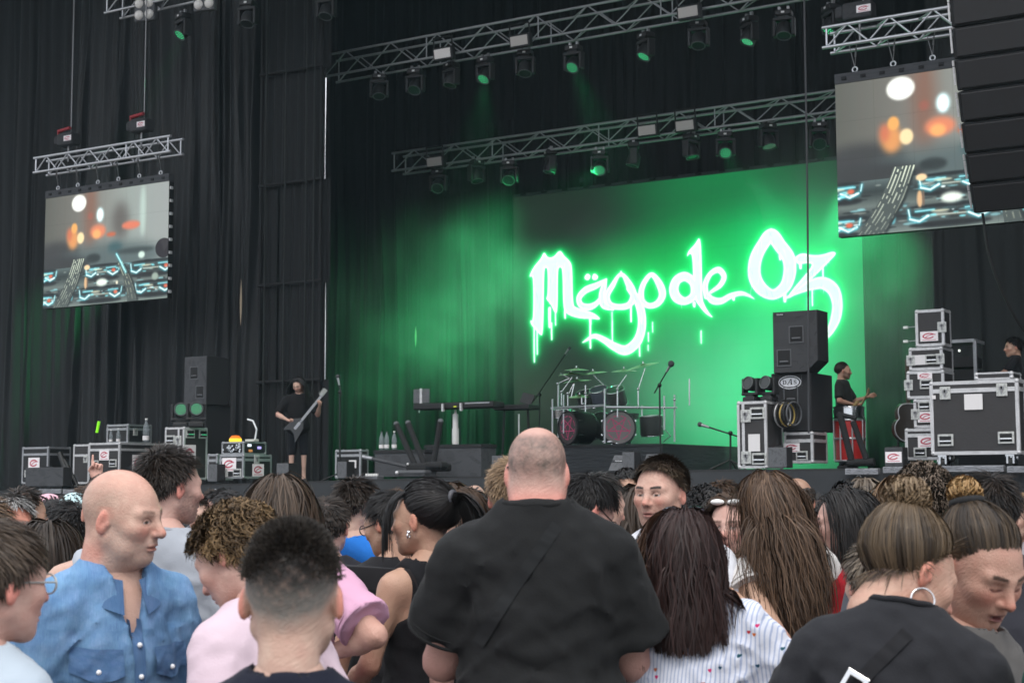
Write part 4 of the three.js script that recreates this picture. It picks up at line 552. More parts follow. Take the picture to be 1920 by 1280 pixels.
{ // red floor drum with a snare on top and a black stand before it
  const b = boxFrom(1557, 1612, 1626, 784, 868, -19.6, 0.5), R0 = b.w * 0.5, t = thing('floor_drum', 'tall round red drum with silver fittings under the snare at the bassist', 'drum', [b.p.x, b.p.y, b.p.z - R0]);
  obj('shell', new THREE.CylinderGeometry(R0, R0 * 0.94, b.h - 0.04, 32).translate(0, b.h / 2, 0), std([0.42, 0.022, 0.02], 0.35), t); for (const y of [0.03, b.h * 0.55, b.h - 0.02]) obj('hoop', new THREE.TorusGeometry(R0 * (y < 0.1 ? 0.96 : 1.0), 0.014, 8, 40).rotateX(Math.PI / 2).translate(0, y, 0), M.alu, t); for (let i = 0; i < 8; i++) { const a = i * 0.785 + 0.5; obj('tension_rod', bar([R0 * 1.03 * Math.sin(a), 0.04, R0 * 1.03 * Math.cos(a)], [R0 * 1.05 * Math.sin(a), b.h - 0.02, R0 * 1.05 * Math.cos(a)], 0.011, 6), M.alu, t); }
  const s = thing('snare_drum', 'chrome snare drum lying on the tall red drum', 'drum', V(b.p.x, b.p.y + b.h + 0.08, b.p.z - R0)); obj('shell', new THREE.CylinderGeometry(0.2, 0.2, 0.15, 28), M.chrome, s); obj('drum_head', new THREE.CircleGeometry(0.195, 28).rotateX(-Math.PI / 2).translate(0, 0.078, 0), M.white, s); for (const y of [-0.07, 0.07]) obj('hoop', new THREE.TorusGeometry(0.203, 0.012, 6, 30).rotateX(Math.PI / 2).translate(0, y, 0), M.chrome, s);
  const f = onZ(1600, 873, -18.9), k = thing('folded_keyboard_stand', 'black crossed stand in front of the tall red drum', 'stand', f), q = (x, y) => onZ(x, y, -18.9).sub(f); obj('leg', bar(q(1597, 862), q(1575, 775), 0.045), M.matte, k); obj('leg', bar(q(1625, 860), q(1600, 790), 0.04), M.matte, k); obj('foot', bar(q(1590, 868), q(1640, 866), 0.05), M.matte, k); obj('top_bar', bar(q(1572, 776), q(1606, 784), 0.03), M.matte, k);
}
{ // cable coil, acoustic guitar and stacked rack gear near the right cases
  const c = V(caseR.p.x + caseR.w / 2 + 0.08, caseR.p.y + caseR.h - 0.16, -18.75), t = thing('cable_coil', 'coils of cable hung on the side of the tall right case', 'cable coil', c); for (let i = 0; i < 7; i++) obj('loop', new THREE.TorusGeometry(0.15 + (i % 3) * 0.012, 0.011, 6, 26).rotateY(Math.PI / 2 - 0.3).translate(-0.03 + i * 0.035, -0.01 * (i % 2), 0.01 * i), [M.cable, M.trimWhite, M.cable, std([0.5, 0.36, 0.1], 0.6), M.cable, M.cable, M.grey][i], t);
  const g = onZ(1698, 862, -19.4), gt = thing('acoustic_guitar', 'dark acoustic guitar standing behind the stacked cases', 'guitar', V(g.x, deckY(g.x) + 0.35, -19.5), 0.7); const s = new THREE.Shape(); s.moveTo(0, 0); s.bezierCurveTo(0.26, 0, 0.22, 0.28, 0.13, 0.28); s.bezierCurveTo(0.2, 0.48, 0.06, 0.5, 0, 0.48); s.bezierCurveTo(-0.06, 0.5, -0.2, 0.48, -0.13, 0.28); s.bezierCurveTo(-0.22, 0.28, -0.26, 0, 0, 0); obj('body', new THREE.ExtrudeGeometry(s, { depth: 0.08, bevelEnabled: true, bevelSize: 0.01, bevelThickness: 0.01, bevelSegments: 2 }), std([0.03, 0.022, 0.015], 0.3), gt); obj('neck', box(0.05, 0.6, 0.03, 0, 0.76, 0.07), std([0.06, 0.04, 0.025], 0.5), gt); obj('binding', tube(Array.from({ length: 24 }, (_, i) => { const p = s.getPoint(i / 23); return [p.x, p.y, 0.094]; }), 0.008, 60, 5), M.trimWhite, gt); obj('stand_leg', [bar([0.1, 0.02, -0.05], [0.18, -0.34, 0.12], 0.014), bar([-0.1, 0.02, -0.05], [-0.18, -0.34, 0.12], 0.014)], M.black, gt);
  const b = boxFrom(1785, 1800, 1812, 640, 706, -19.6, 0.5); b.p.y = deckY(0); b.h = onZ(1790, 640, -19.6).y - b.p.y; const r = thing('equipment_rack', 'dark open equipment rack behind the right case stack', 'rack', b.p); obj('rack_frame', [box(0.04, b.h, 0.04, -0.25, b.h / 2, 0), box(0.04, b.h, 0.04, 0.25, b.h / 2, 0), box(0.5, 0.04, 0.5, 0, b.h, -0.22)], M.aluDull, r); for (let i = 0; i < 8; i++) obj('rack_module', box(0.44, 0.13, 0.4, 0, 0.2 + i * (b.h - 0.3) / 8, -0.22), M.black, r); obj('status_light', ball(0.016, 0.05, b.h - 0.12, 0.0), glow(0.9, 1, 0.9, 1), r);
  for (const [y, n] of [[614, 'upper'], [640, 'lower']]) { const a = onZ(1699, y, -18.8), e = onZ(1718, y, -18.8), k = thing('plug_adapter', `${n} small white plug sticking out left of the topmost case`, 'plug', a); obj('plug', rbox(0.06, 0.035, 0.03, 0, 0, 0, 0.006), M.white, k); obj('lead', bar([0.03, 0, 0], [e.x - a.x, 0.005, 0], 0.006), M.aluDull, k); }
}

// ------------------------------------------------------------------ people: a smooth distance field per body, meshed by surface nets
const BIG = 1e3;
const cap = (a, b, ra, rb = ra, k = 0.03, sz = 1) => ({ t: 0, ax: a[0], ay: a[1], az: a[2], dx: b[0] - a[0], dy: b[1] - a[1], dz: (b[2] - a[2]) * sz, l2: (b[0] - a[0]) ** 2 + (b[1] - a[1]) ** 2 + ((b[2] - a[2]) * sz) ** 2 || 1e-9, ra, rb, k, sz });
const ell = (c, r, k = 0.03, turn) => ({ t: 1, c, r, k, m: turn ? new THREE.Matrix3().setFromMatrix4(new THREE.Matrix4().makeRotationFromEuler(new THREE.Euler(...turn)).transpose()).elements : null });
const sub = (p) => ({ ...p, neg: true });
function pdist(p, x, y, z) {
  if (p.t === 0) { const px = x - p.ax, py = y - p.ay, pz = (z - p.az) * p.sz; let t = (px * p.dx + py * p.dy + pz * p.dz) / p.l2; t = t < 0 ? 0 : t > 1 ? 1 : t; const ex = px - t * p.dx, ey = py - t * p.dy, ez = pz - t * p.dz; return Math.sqrt(ex * ex + ey * ey + ez * ez) - p.ra - t * (p.rb - p.ra); }
  let px = x - p.c[0], py = y - p.c[1], pz = z - p.c[2]; const m = p.m; if (m) { const a = m[0] * px + m[3] * py + m[6] * pz, b = m[1] * px + m[4] * py + m[7] * pz, c = m[2] * px + m[5] * py + m[8] * pz; px = a; py = b; pz = c; }
  const r = p.r, ax = px / r[0], ay = py / r[1], az = pz / r[2], k0 = Math.sqrt(ax * ax + ay * ay + az * az); if (k0 < 1e-6) return -Math.min(r[0], r[1], r[2]);
  const bx = ax / r[0], by = ay / r[1], bz = az / r[2]; return k0 * (k0 - 1) / Math.sqrt(bx * bx + by * by + bz * bz);
}
function field(prims) {
  return (x, y, z) => { let d = BIG; for (const p of prims) { const v = pdist(p, x, y, z), k = p.k; if (p.neg) { const h = Math.max(0, Math.min(1, 0.5 - 0.5 * (d + v) / k)); d = d + (-v - d) * h + k * h * (1 - h); } else if (d === BIG) d = v; else { const h = Math.max(0, Math.min(1, 0.5 + 0.5 * (d - v) / k)); d = d + (v - d) * h - k * h * (1 - h); } } return d; };
}
function isoMesh(f, lo, hi, h, slack = 1.7) {
  const B = 4, nx = Math.ceil((hi[0] - lo[0]) / h / B) * B + 1, ny = Math.ceil((hi[1] - lo[1]) / h / B) * B + 1, nz = Math.ceil((hi[2] - lo[2]) / h / B) * B + 1, sx = 1, sy = nx, sz = nx * ny, G = new Float32Array(nx * ny * nz).fill(BIG);
  const live = [];
  for (let k = 0; k < nz - 1; k += B) for (let j = 0; j < ny - 1; j += B) for (let i = 0; i < nx - 1; i += B) {
    const d = f(lo[0] + (i + B / 2) * h, lo[1] + (j + B / 2) * h, lo[2] + (k + B / 2) * h);
    if (Math.abs(d) > slack * h * B * 0.87 + 0.002) { if (d < 0) for (let c = 0; c <= B; c++) for (let b = 0; b <= B; b++) for (let a = 0; a <= B; a++) { const n = i + a + (j + b) * sy + (k + c) * sz; if (G[n] === BIG) G[n] = -BIG; } continue; }
    live.push(i, j, k);
    for (let c = 0; c <= B; c++) for (let b = 0; b <= B; b++) for (let a = 0; a <= B; a++) { const n = i + a + (j + b) * sy + (k + c) * sz; if (G[n] === BIG || G[n] === -BIG) G[n] = f(lo[0] + (i + a) * h, lo[1] + (j + b) * h, lo[2] + (k + c) * h); }
  }
  const P = [], I = [], id = new Map(), E = [0, 1, 2, 3, 4, 5, 6, 7, 0, 2, 1, 3, 4, 6, 5, 7, 0, 4, 1, 5, 2, 6, 3, 7], off = [0, 1, sy, sy + 1, sz, sz + 1, sz + sy, sz + sy + 1], v = new Float64Array(8);
  for (let q = 0; q < live.length; q += 3) for (let c = 0; c < B; c++) for (let b = 0; b < B; b++) for (let a = 0; a < B; a++) {
    const i = live[q] + a, j = live[q + 1] + b, k = live[q + 2] + c, n = i + j * sy + k * sz; let s = 0;
    for (let e = 0; e < 8; e++) { v[e] = G[n + off[e]]; if (v[e] < 0) s++; }
    if (s === 0 || s === 8) continue;
    let x = 0, y = 0, z = 0, m = 0;
    for (let e = 0; e < 24; e += 2) { const A = E[e], C = E[e + 1], va = v[A], vc = v[C]; if ((va < 0) === (vc < 0)) continue; const t = clamp(va / (va - vc)); x += (A & 1) + t * ((C & 1) - (A & 1)); y += (A >> 1 & 1) + t * ((C >> 1 & 1) - (A >> 1 & 1)); z += (A >> 2) + t * ((C >> 2) - (A >> 2)); m++; }
    id.set(n, P.length / 3); P.push(lo[0] + (i + x / m) * h, lo[1] + (j + y / m) * h, lo[2] + (k + z / m) * h);
  }
  for (const n of id.keys()) {
    const g0 = G[n] < 0;
    for (const [d, u, w] of [[sx, sy, sz], [sy, sz, sx], [sz, sx, sy]]) { const g1 = G[n + d] < 0; if (g0 === g1) continue; const a = id.get(n), b = id.get(n - u), c = id.get(n - u - w), e = id.get(n - w); if (b === undefined || c === undefined || e === undefined) continue; if (g0) I.push(a, b, c, a, c, e); else I.push(a, c, b, a, e, c); }
  }
  const g = new THREE.BufferGeometry(); g.setAttribute('position', new THREE.BufferAttribute(new Float32Array(P), 3)); g.setIndex(I); g.computeVertexNormals(); return g;
}
function paint(g, fn) { const p = g.attributes.position, n = g.attributes.normal, c = new Float32Array(p.count * 3); for (let i = 0; i < p.count; i++) c.set(fn(p.getX(i), p.getY(i), p.getZ(i), n.getX(i), n.getY(i), n.getZ(i)), i * 3); g.setAttribute('color', new THREE.BufferAttribute(c, 3)); return g; }
const mix3 = (a, b, t) => [a[0] + (b[0] - a[0]) * t, a[1] + (b[1] - a[1]) * t, a[2] + (b[2] - a[2]) * t];

// --------------- head, in its own frame: centre between the ears, +z the face, metres
const CR = { c: [0, 0.032, -0.014], r: [0.0765, 0.088, 0.097] };
function headPrims(o = {}) {
  const f = o.fat ?? 0, j = o.jaw ?? 1, ns = o.nose ?? 1, p = [], S = [-1, 1];
  p.push(ell(CR.c, [CR.r[0] + f * 0.002, CR.r[1], CR.r[2]], 0.02), ell([0, -0.012, 0.03], [0.064 + f * 0.004, 0.084, 0.06], 0.03), ell([0, -0.062, 0.034], [0.05 * j + f * 0.008, 0.044, 0.048], 0.03));
  for (const s of S) p.push(cap([s * 0.054 * j, -0.048, -0.004], [s * 0.02, -0.094, 0.058], 0.017 + f * 0.004, 0.014, 0.025), ell([s * 0.042, -0.02, 0.058], [0.024, 0.02, 0.022], 0.025), cap([s * 0.046, 0.02, 0.07], [s * 0.012, 0.018, 0.084], 0.011, 0.009, 0.016));
  p.push(ell([0, -0.098, 0.066], [0.018, 0.014, 0.015], 0.02));
  if (f > 0) p.push(ell([0, -0.098, 0.02], [0.046, 0.026 + 0.008 * f, 0.042], 0.03));
  for (const s of S) p.push(sub(ell([s * 0.031, 0.001, 0.096], [0.017, 0.0105, 0.016], 0.012)));
  for (const s of S) p.push(ell([s * 0.031, -0.001, 0.0712], [0.0145, 0.012, 0.0125], 0.005));
  p.push(cap([0, 0.012, 0.084], [0, -0.03, 0.1 + 0.008 * ns], 0.0085, 0.0115 * ns, 0.014)); for (const s of S) p.push(ell([s * 0.0115 * ns, -0.034, 0.093], [0.0085, 0.0075, 0.01], 0.008));
  p.push(ell([0, -0.052, 0.082], [0.02, 0.012, 0.012], 0.014), ell([0, -0.0615, 0.0885], [0.0215, 0.0058, 0.0085], 0.005), ell([0, -0.0725, 0.0865], [0.018, 0.0066, 0.0085], 0.005), sub(ell([0, -0.0668, 0.097], [0.024, 0.0014, 0.012], 0.004)));
  if (o.age) { for (const s of S) p.push(sub(ell([s * 0.029, -0.05, 0.091], [0.0045, 0.02, 0.006], 0.012, [0, 0, s * 0.45])), ell([s * 0.05, -0.07, 0.035], [0.014, 0.02, 0.02], 0.02)); p.push(sub(cap([-0.05, -0.14, -0.005], [0.05, -0.14, -0.005], 0.012, 0.012, 0.02))); }
  if (o.smile) p.push(sub(ell([0, -0.067, 0.096], [0.026, 0.004, 0.016], 0.005)));
  for (const s of S) { const e = [0, s * 0.25, s * -0.12]; p.push(ell([s * 0.0785, -0.006, -0.012], [0.0095, 0.0295, 0.0165], 0.007, [0.2, s * -0.4, s * 0.1]), sub(ell([s * 0.0895, -0.001, -0.006], [0.0075, 0.0175, 0.0088], 0.005, [0.2, s * -0.4, 0])), ell([s * 0.0765, -0.01, 0.002], [0.006, 0.008, 0.004], 0.004), ell([s * 0.0815, 0.004, -0.012], [0.004, 0.014, 0.0035], 0.003, [0.2, s * -0.4, 0])); }
  p.push(cap([0, -0.05, -0.03], [0, -(o.neckLen ?? 0.19), -0.045], (o.neck ?? 0.052) + f * 0.006, (o.neck ?? 0.052) * 1.08 + f * 0.01, 0.03));
  if (o.roll) for (const y of [-0.085, -0.115]) p.push(cap([-0.045, y, -0.072], [0.045, y, -0.072], 0.018, 0.018, 0.02));
  return p;
}
// where hair grows: 1 on the scalp, 0 on the face and neck
const HL = [[0, 0.62], [0.5, 0.6], [0.95, 0.42], [1.25, 0.1], [1.5, -0.22], [1.75, -0.42], [2.1, -0.7], [3.2, -0.96]];
function hairline(az) { az = Math.abs(az); for (let i = 1; i < HL.length; i++) if (az <= HL[i][0]) return lerp(HL[i - 1][1], HL[i][1], (az - HL[i - 1][0]) / (HL[i][0] - HL[i - 1][0])); return -0.96; }
const polar = (x, y, z) => { const a = (x - CR.c[0]) / CR.r[0], b = (y - CR.c[1]) / CR.r[1], c = (z - CR.c[2]) / CR.r[2], l = Math.hypot(a, b, c); return [Math.atan2(a, c), Math.asin(b / l), l]; };
const scalp = (x, y, z, w = 0.1) => { const [az, el, l] = polar(x, y, z); if (Math.abs(x) > 0.078 && y < 0.035 && z > -0.04) return 0; return l > 1.3 ? 0 : sstep(-w, w, el - hairline(az)); };
function headColor(o) {
  const sk = o.skin, sc0 = o.scalpColor ?? o.hairColor ?? [0.02, 0.014, 0.01], hair = typeof sc0 === 'function' ? sc0(0.1) : sc0, red = o.red ?? 1, lip = o.lip ?? [sk[0] * 0.72, sk[1] * 0.45, sk[2] * 0.45], brow = o.brow ?? hair, sc = o.scalp ?? 1, beard = o.beard ?? 0, seed = o.seed ?? 0;
  return (x, y, z, nx, ny, nz) => {
    let c = sk; const n = fbm(x * 22 + seed, y * 22, z * 22), n2 = noise(x * 75, y * 75 + seed, z * 75); c = c.map((v, i) => v * (1 + n * (i ? 0.24 : 0.13) + n2 * (i ? 0.1 : 0.05)));
    const warm = (t, k = 1) => { c = [c[0] * (1 + 0.1 * t * k), c[1] * (1 - 0.24 * t * k), c[2] * (1 - 0.26 * t * k)]; };
    if (y > -0.045 && y < 0.035) warm(sstep(0.073, 0.083, Math.abs(x)), 0.85 * red); warm(Math.exp(-(((Math.abs(x) - 0.042) / 0.02) ** 2 + ((y + 0.028) / 0.02) ** 2)) * (z > 0.04 ? 1 : 0), 0.7 * red); warm(Math.exp(-((x / 0.014) ** 2 + ((y + 0.03) / 0.016) ** 2)) * (z > 0.085 ? 1 : 0), 0.9 * red);
    if (o.redNeck) warm(sstep(-0.02, -0.09, y) * sstep(0, -0.03, z), o.redNeck); if (o.redTop) warm(sstep(0.04, 0.1, y) * (0.5 + n), o.redTop);
    if (z > 0.05) {
      const L = Math.exp(-((x / 0.021) ** 4 + ((y + 0.0672) / 0.0105) ** 4)); if (z > 0.08) c = mix3(c, Math.abs(y + 0.0667) < 0.0013 ? lip.map((v) => v * 0.35) : lip, L * 0.85);
      const ax = Math.abs(x), by = 0.021 + 0.004 * Math.sin((ax - 0.012) * 60), B = sstep(0.0055, 0.003, Math.abs(y - by)) * sstep(0.01, 0.016, ax) * sstep(0.052, 0.046, ax); c = mix3(c, brow, B * (o.browK ?? 0.8));
      const ed = ((ax - 0.031) / 0.0145) ** 2 + ((y + 0.001) / 0.0095) ** 2;
      if (z > 0.068 && ed < 1.5) { if (o.eyesClosed) c = mix3(c, [sk[0] * 0.3, sk[1] * 0.2, sk[2] * 0.2], sstep(0.0035, 0.0015, Math.abs(y + 0.0065 - 0.25 * (ax - 0.031) ** 2 * 60)) * sstep(1.5, 0.9, ed)); else { const lid = sstep(1.05, 0.75, ((ax - 0.031) / 0.0128) ** 2 + ((y + 0.0018) / 0.0048) ** 2), iris = Math.hypot(ax - 0.031 - (o.gaze ?? 0) * Math.sign(x), y + 0.0005); c = mix3(c, [0.1, 0.05, 0.04], sstep(0.75, 1, ed) * sstep(1.4, 1.05, ed) * (y > -0.002 ? 0.9 : 0.35)); c = mix3(c, iris < 0.0066 ? (o.eye ?? [0.03, 0.018, 0.012]) : [0.34, 0.3, 0.28], lid); } }
      if (z > 0.085 && y < -0.034 && y > -0.042 && ax > 0.004 && ax < 0.012) c = c.map((v) => v * 0.45);
    }
    if (beard) { const bz = sstep(-0.012, -0.04, y - Math.max(0, 0.06 - z) * 0.5) * sstep(-0.155, -0.11, y) * sstep(-0.03, 0.01, z) * (1 - sstep(0.0105, 0.006, Math.abs(y + 0.067)) * sstep(0.024, 0.018, Math.abs(x))) * sstep(0.9, 0.55, (1 - Math.abs(x) / 0.05) * sstep(-0.04, -0.02, y)); c = mix3(c, o.beardColor ?? hair, clamp(bz * beard * (0.75 + 0.9 * fbm(x * 160, y * 160, z * 160)))); }
    const m = (o.scalpFn ? o.scalpFn(x, y, z) : scalp(x, y, z)) * sc; c = mix3(c, (typeof sc0 === 'function' ? sc0(y + 0.25 * Math.max(0, -z - 0.05)) : hair).map((v) => v * (1 + 0.35 * fbm(x * 140, y * 140, z * 140))), clamp(m * (1 + 0.5 * fbm(x * 90 + 7, y * 90, z * 90))));
    if (o.tattoo) c = mix3(c, [0.03, 0.04, 0.05], o.tattoo(x, y, z));
    return c;
  };
}

// --------------- hair: ribbons that start on the scalp and are led by a flow
const SKULL = [0.0805, 0.092, 0.101];
function strands(o) {
  const R = rng(o.seed ?? 1), n = Math.round(o.n * 0.74), seg = o.seg ?? 8, P = [], N = [], C = [], I = [], cc = V(...CR.c), g = o.grav ?? V(0, -1, 0);
  const push = V(), tmp = V();
  for (let s = 0; s < n; s++) {
    let az, el, d, tries = 0; do { const y = R() * 2 - 1, a = R() * 6.2832 - Math.PI, q = Math.sqrt(1 - y * y); d = [q * Math.sin(a), y, q * Math.cos(a)]; az = a; el = Math.asin(y); } while (!(o.root ? o.root(az, el, R) : el > hairline(az) + 0.02 * R()) && tries++ < 200);
    if (tries > 199) continue;
    const lay = (o.layer ?? 0.012) * R(), rad = o.scale ?? 1, root = V(d[0] * SKULL[0] * rad + cc.x, d[1] * SKULL[1] * rad + cc.y, d[2] * SKULL[2] * rad + cc.z), nrm = V(d[0] / SKULL[0], d[1] / SKULL[1], d[2] / SKULL[2]).normalize(); if (root.y < -0.015) outOfHead(root, 0.001);
    const L = o.len(az, el, R), st = { root, nrm, az, el, lay, R, a: R() * 6.283, b: R(), c: R() - 0.5 }; if (o.long) st.a = 9 * noise(root.x * 34, root.y * 22, root.z * 34) + 0.7 * R();
    const pts = o.path ? o.path(st, L, seg) : flowPath(o, st, L, seg, g);
    if (!pts || pts.length < 2) continue;
    const base = o.color(az, el, R, st), w0 = 1.02 * (o.w ?? 0.004) * (0.6 + 0.8 * R()), v0 = P.length / 3, m = pts.length - 1;
    let side0 = null;
    for (let i = 0; i <= m; i++) {
      const p = pts[i], t = tmp.copy(pts[Math.min(m, i + 1)]).sub(pts[Math.max(0, i - 1)]).normalize(), out = push.copy(p).sub(cc); out.y *= o.long ? 0.25 : 1; if (o.long && out.z > 0) out.z *= 0.6; out.addScaledVector(t, -out.dot(t)).normalize();
      const sd = V().crossVectors(t, out).normalize(); if (side0 && sd.dot(side0) < 0) sd.negate(); side0 = sd;
      const twist = st.c * 1.1, w = w0 * (i === m ? (o.tip ?? 0.25) : 1 - 0.3 * (i / m) ** 2) / 2, q = sd.clone().multiplyScalar(Math.cos(twist)).addScaledVector(out, Math.sin(twist)), nn = out.clone().addScaledVector(sd, -Math.sin(twist) * 0.4).normalize();
      P.push(p.x + q.x * w, p.y + q.y * w, p.z + q.z * w, p.x - q.x * w, p.y - q.y * w, p.z - q.z * w); N.push(nn.x, nn.y, nn.z, nn.x, nn.y, nn.z);
      const k = o.shade ? o.shade(i / m, st, base) : base; C.push(k[0], k[1], k[2], k[0], k[1], k[2]);
      if (i < m) { const a = v0 + i * 2; I.push(a, a + 3, a + 1, a, a + 2, a + 3); }
    }
  }
  const geo = new THREE.BufferGeometry(); geo.setAttribute('position', new THREE.BufferAttribute(new Float32Array(P), 3)); geo.setAttribute('normal', new THREE.BufferAttribute(new Float32Array(N), 3)); geo.setAttribute('color', new THREE.BufferAttribute(new Float32Array(C), 3)); geo.setIndex(I); return geo;
}
function outOfHead(p, pad) { // keeps a point outside the skull and face
  const a = p.x / (SKULL[0] + pad), b = (p.y - CR.c[1]) / (SKULL[1] + pad), c = (p.z - CR.c[2]) / (SKULL[2] + pad), l = Math.sqrt(a * a + b * b + c * c); if (l < 1) { p.x /= l; p.y = CR.c[1] + (p.y - CR.c[1]) / l; p.z = CR.c[2] + (p.z - CR.c[2]) / l; }
  const rn = 0.06 + pad, ln = Math.hypot(p.x, p.z + 0.035); if (p.y < -0.03 && ln < rn) { const k = rn / Math.max(ln, 1e-4); p.x *= k; p.z = -0.035 + (p.z + 0.035) * k; }
}
function flowPath(o, st, L, seg, g) {
  const d = o.dir(st).normalize(), p = st.root.clone(), pts = [p.clone()], ds = L / seg, gr = o.g ?? 0.3;
  for (let i = 1; i <= seg; i++) {
    d.addScaledVector(g, gr * (0.4 + i / seg)).normalize();
    if (o.wave) { d.x += Math.sin(i * (o.waveF ?? 1.2) + st.a) * o.wave; d.z += Math.cos(i * (o.waveF ?? 1.2) * 0.9 + st.a) * o.wave; d.y += Math.sin(i * 0.7 + st.a * 2) * o.wave * 0.3; d.normalize(); }
    if (st.b > 0.955) { d.x += 0.2 * Math.sin(i * 0.9 + st.a * 3); d.z -= 0.08; d.normalize(); } p.addScaledVector(d, ds); outOfHead(p, st.lay + (st.b > 0.955 ? 0.01 : 0.003)); if (o.collide) o.collide(p, st.lay + 0.006);
    pts.push(p.clone());
  }
  return pts;
}
const tangentTo = (nrm, dir) => dir.clone().addScaledVector(nrm, -dir.dot(nrm)).normalize();
const vary = (base, hi, k) => (az, el, R) => { const t = clamp(0.3 + 0.75 * noise(az * 4.5, el * 2.2, base[0] * 90) + 0.45 * noise(az * 17, el * 7, 3) + 0.35 * (R() - 0.5)); k *= 0.45; const f = 1 - k / 2 + k * R(); return mix3(base, hi, t).map((v) => v * f); };

// --------------- hands: palm and five bent fingers, +y along the fingers, +z the palm side, thumb towards +x * side
function handPrims(side, pose) {
  const p = [cap([-0.024, 0.012, 0], [-0.026, 0.072, 0], 0.016, 0.013, 0.012, 0.8), cap([0.022, 0.012, 0], [0.026, 0.078, 0], 0.016, 0.013, 0.012, 0.8), cap([0, 0.0, 0], [0, 0.078, 0], 0.017, 0.013, 0.014, 0.8)];
  const curl = { relaxed: [0.35, 0.4, 0.45, 0.5], fist: [1.45, 1.5, 1.5, 1.5], point: [0.05, 1.45, 1.5, 1.5], open: [0.12, 0.08, 0.1, 0.15], grip: [1.0, 1.05, 1.1, 1.1] }[pose], len = [0.07, 0.078, 0.072, 0.056];
  for (let i = 0; i < 4; i++) { let x = side * (0.029 - i * 0.0195), y = 0.076 + (i === 1 ? 0.006 : i === 3 ? -0.008 : 0), z = 0, a = 0; for (let k = 0; k < 3; k++) { a += curl[i] * (k ? 1 : 0.85); const l = len[i] * [0.45, 0.3, 0.25][k], ny = y + Math.cos(a) * l, nz = z + Math.sin(a) * l, r = [0.0092, 0.0083, 0.0072][k]; p.push(cap([x, y, z], [x + (k ? 0 : (1.5 - i) * 0.003 * side), ny, nz], r, r * 0.92, 0.004)); y = ny; z = nz; } }
  const tf = pose === 'fist' || pose === 'point' || pose === 'grip'; p.push(cap([side * 0.022, 0.02, 0.004], [side * 0.042, 0.048, 0.014], 0.0135, 0.011, 0.012), cap([side * 0.042, 0.048, 0.014], tf ? [side * 0.024, 0.066, 0.034] : [side * 0.058, 0.078, 0.02], 0.0105, 0.0085, 0.005));
  return p;
}
const handCache = new Map();
function handGeo(side, pose, cell) { const k = side + pose + cell; if (!handCache.has(k)) handCache.set(k, isoMesh(field([...handPrims(side, pose), cap([0, -0.05, 0], [0, 0.01, 0], 0.024, 0.02, 0.014)]), [-0.08, -0.08, -0.04], [0.08, 0.17, 0.1], cell)); return handCache.get(k).clone(); }

const SKIN = { fair: [0.55, 0.355, 0.28], pale: [0.58, 0.4, 0.33], tan: [0.43, 0.255, 0.18], pink: [0.57, 0.345, 0.285], dark: [0.3, 0.16, 0.1] };
const pores = grain(256, (x, y) => 0.5 + 0.35 * noise(x * 90, y * 90, 2) + 0.3 * noise(x * 33, y * 33, 5) + 0.2 * noise(x * 9, y * 9, 8));
const skinMat = new THREE.MeshPhysicalMaterial({ color: 0xffffff, vertexColors: true, roughness: 0.5, bumpMap: pores, bumpScale: 0.0015, roughnessMap: grain(128, (x, y) => 0.86 + 0.28 * fbm(x * 14, y * 14, 4)), specularIntensity: 0.6, sheen: 0.15, sheenColor: col(0.8, 0.5, 0.4), sheenRoughness: 0.6 });
const hairMat = new THREE.MeshPhysicalMaterial({ color: 0xffffff, vertexColors: true, roughness: 0.5, specularIntensity: 0.5 });
const fleece = grain(256, (x, y) => 0.5 + 0.25 * Math.sin(x * 402) * Math.sin(y * 402) + 0.35 * noise(x * 50, y * 50, 1));
const fabric = (c, extra = {}) => new THREE.MeshPhysicalMaterial({ color: col(...c), vertexColors: true, roughness: 0.9, specularIntensity: 0.35, sheen: 0.25, sheenColor: col(0.5, 0.5, 0.5), sheenRoughness: 0.7, bumpMap: fleece, bumpScale: 0.0006, ...extra });

const dirOf = (phi) => YAW + Math.PI - phi * Math.PI / 180;         // heading: 0 faces the stage, 90 faces right in the picture, 180 faces the camera
function planarUV(g, s = 1) { const p = g.attributes.position, uv = new Float32Array(p.count * 2); for (let i = 0; i < p.count; i++) { uv[i * 2] = (p.getX(i) + p.getZ(i) * 0.35) * s; uv[i * 2 + 1] = p.getY(i) * s; } g.setAttribute('uv', new THREE.BufferAttribute(uv, 2)); return g; }

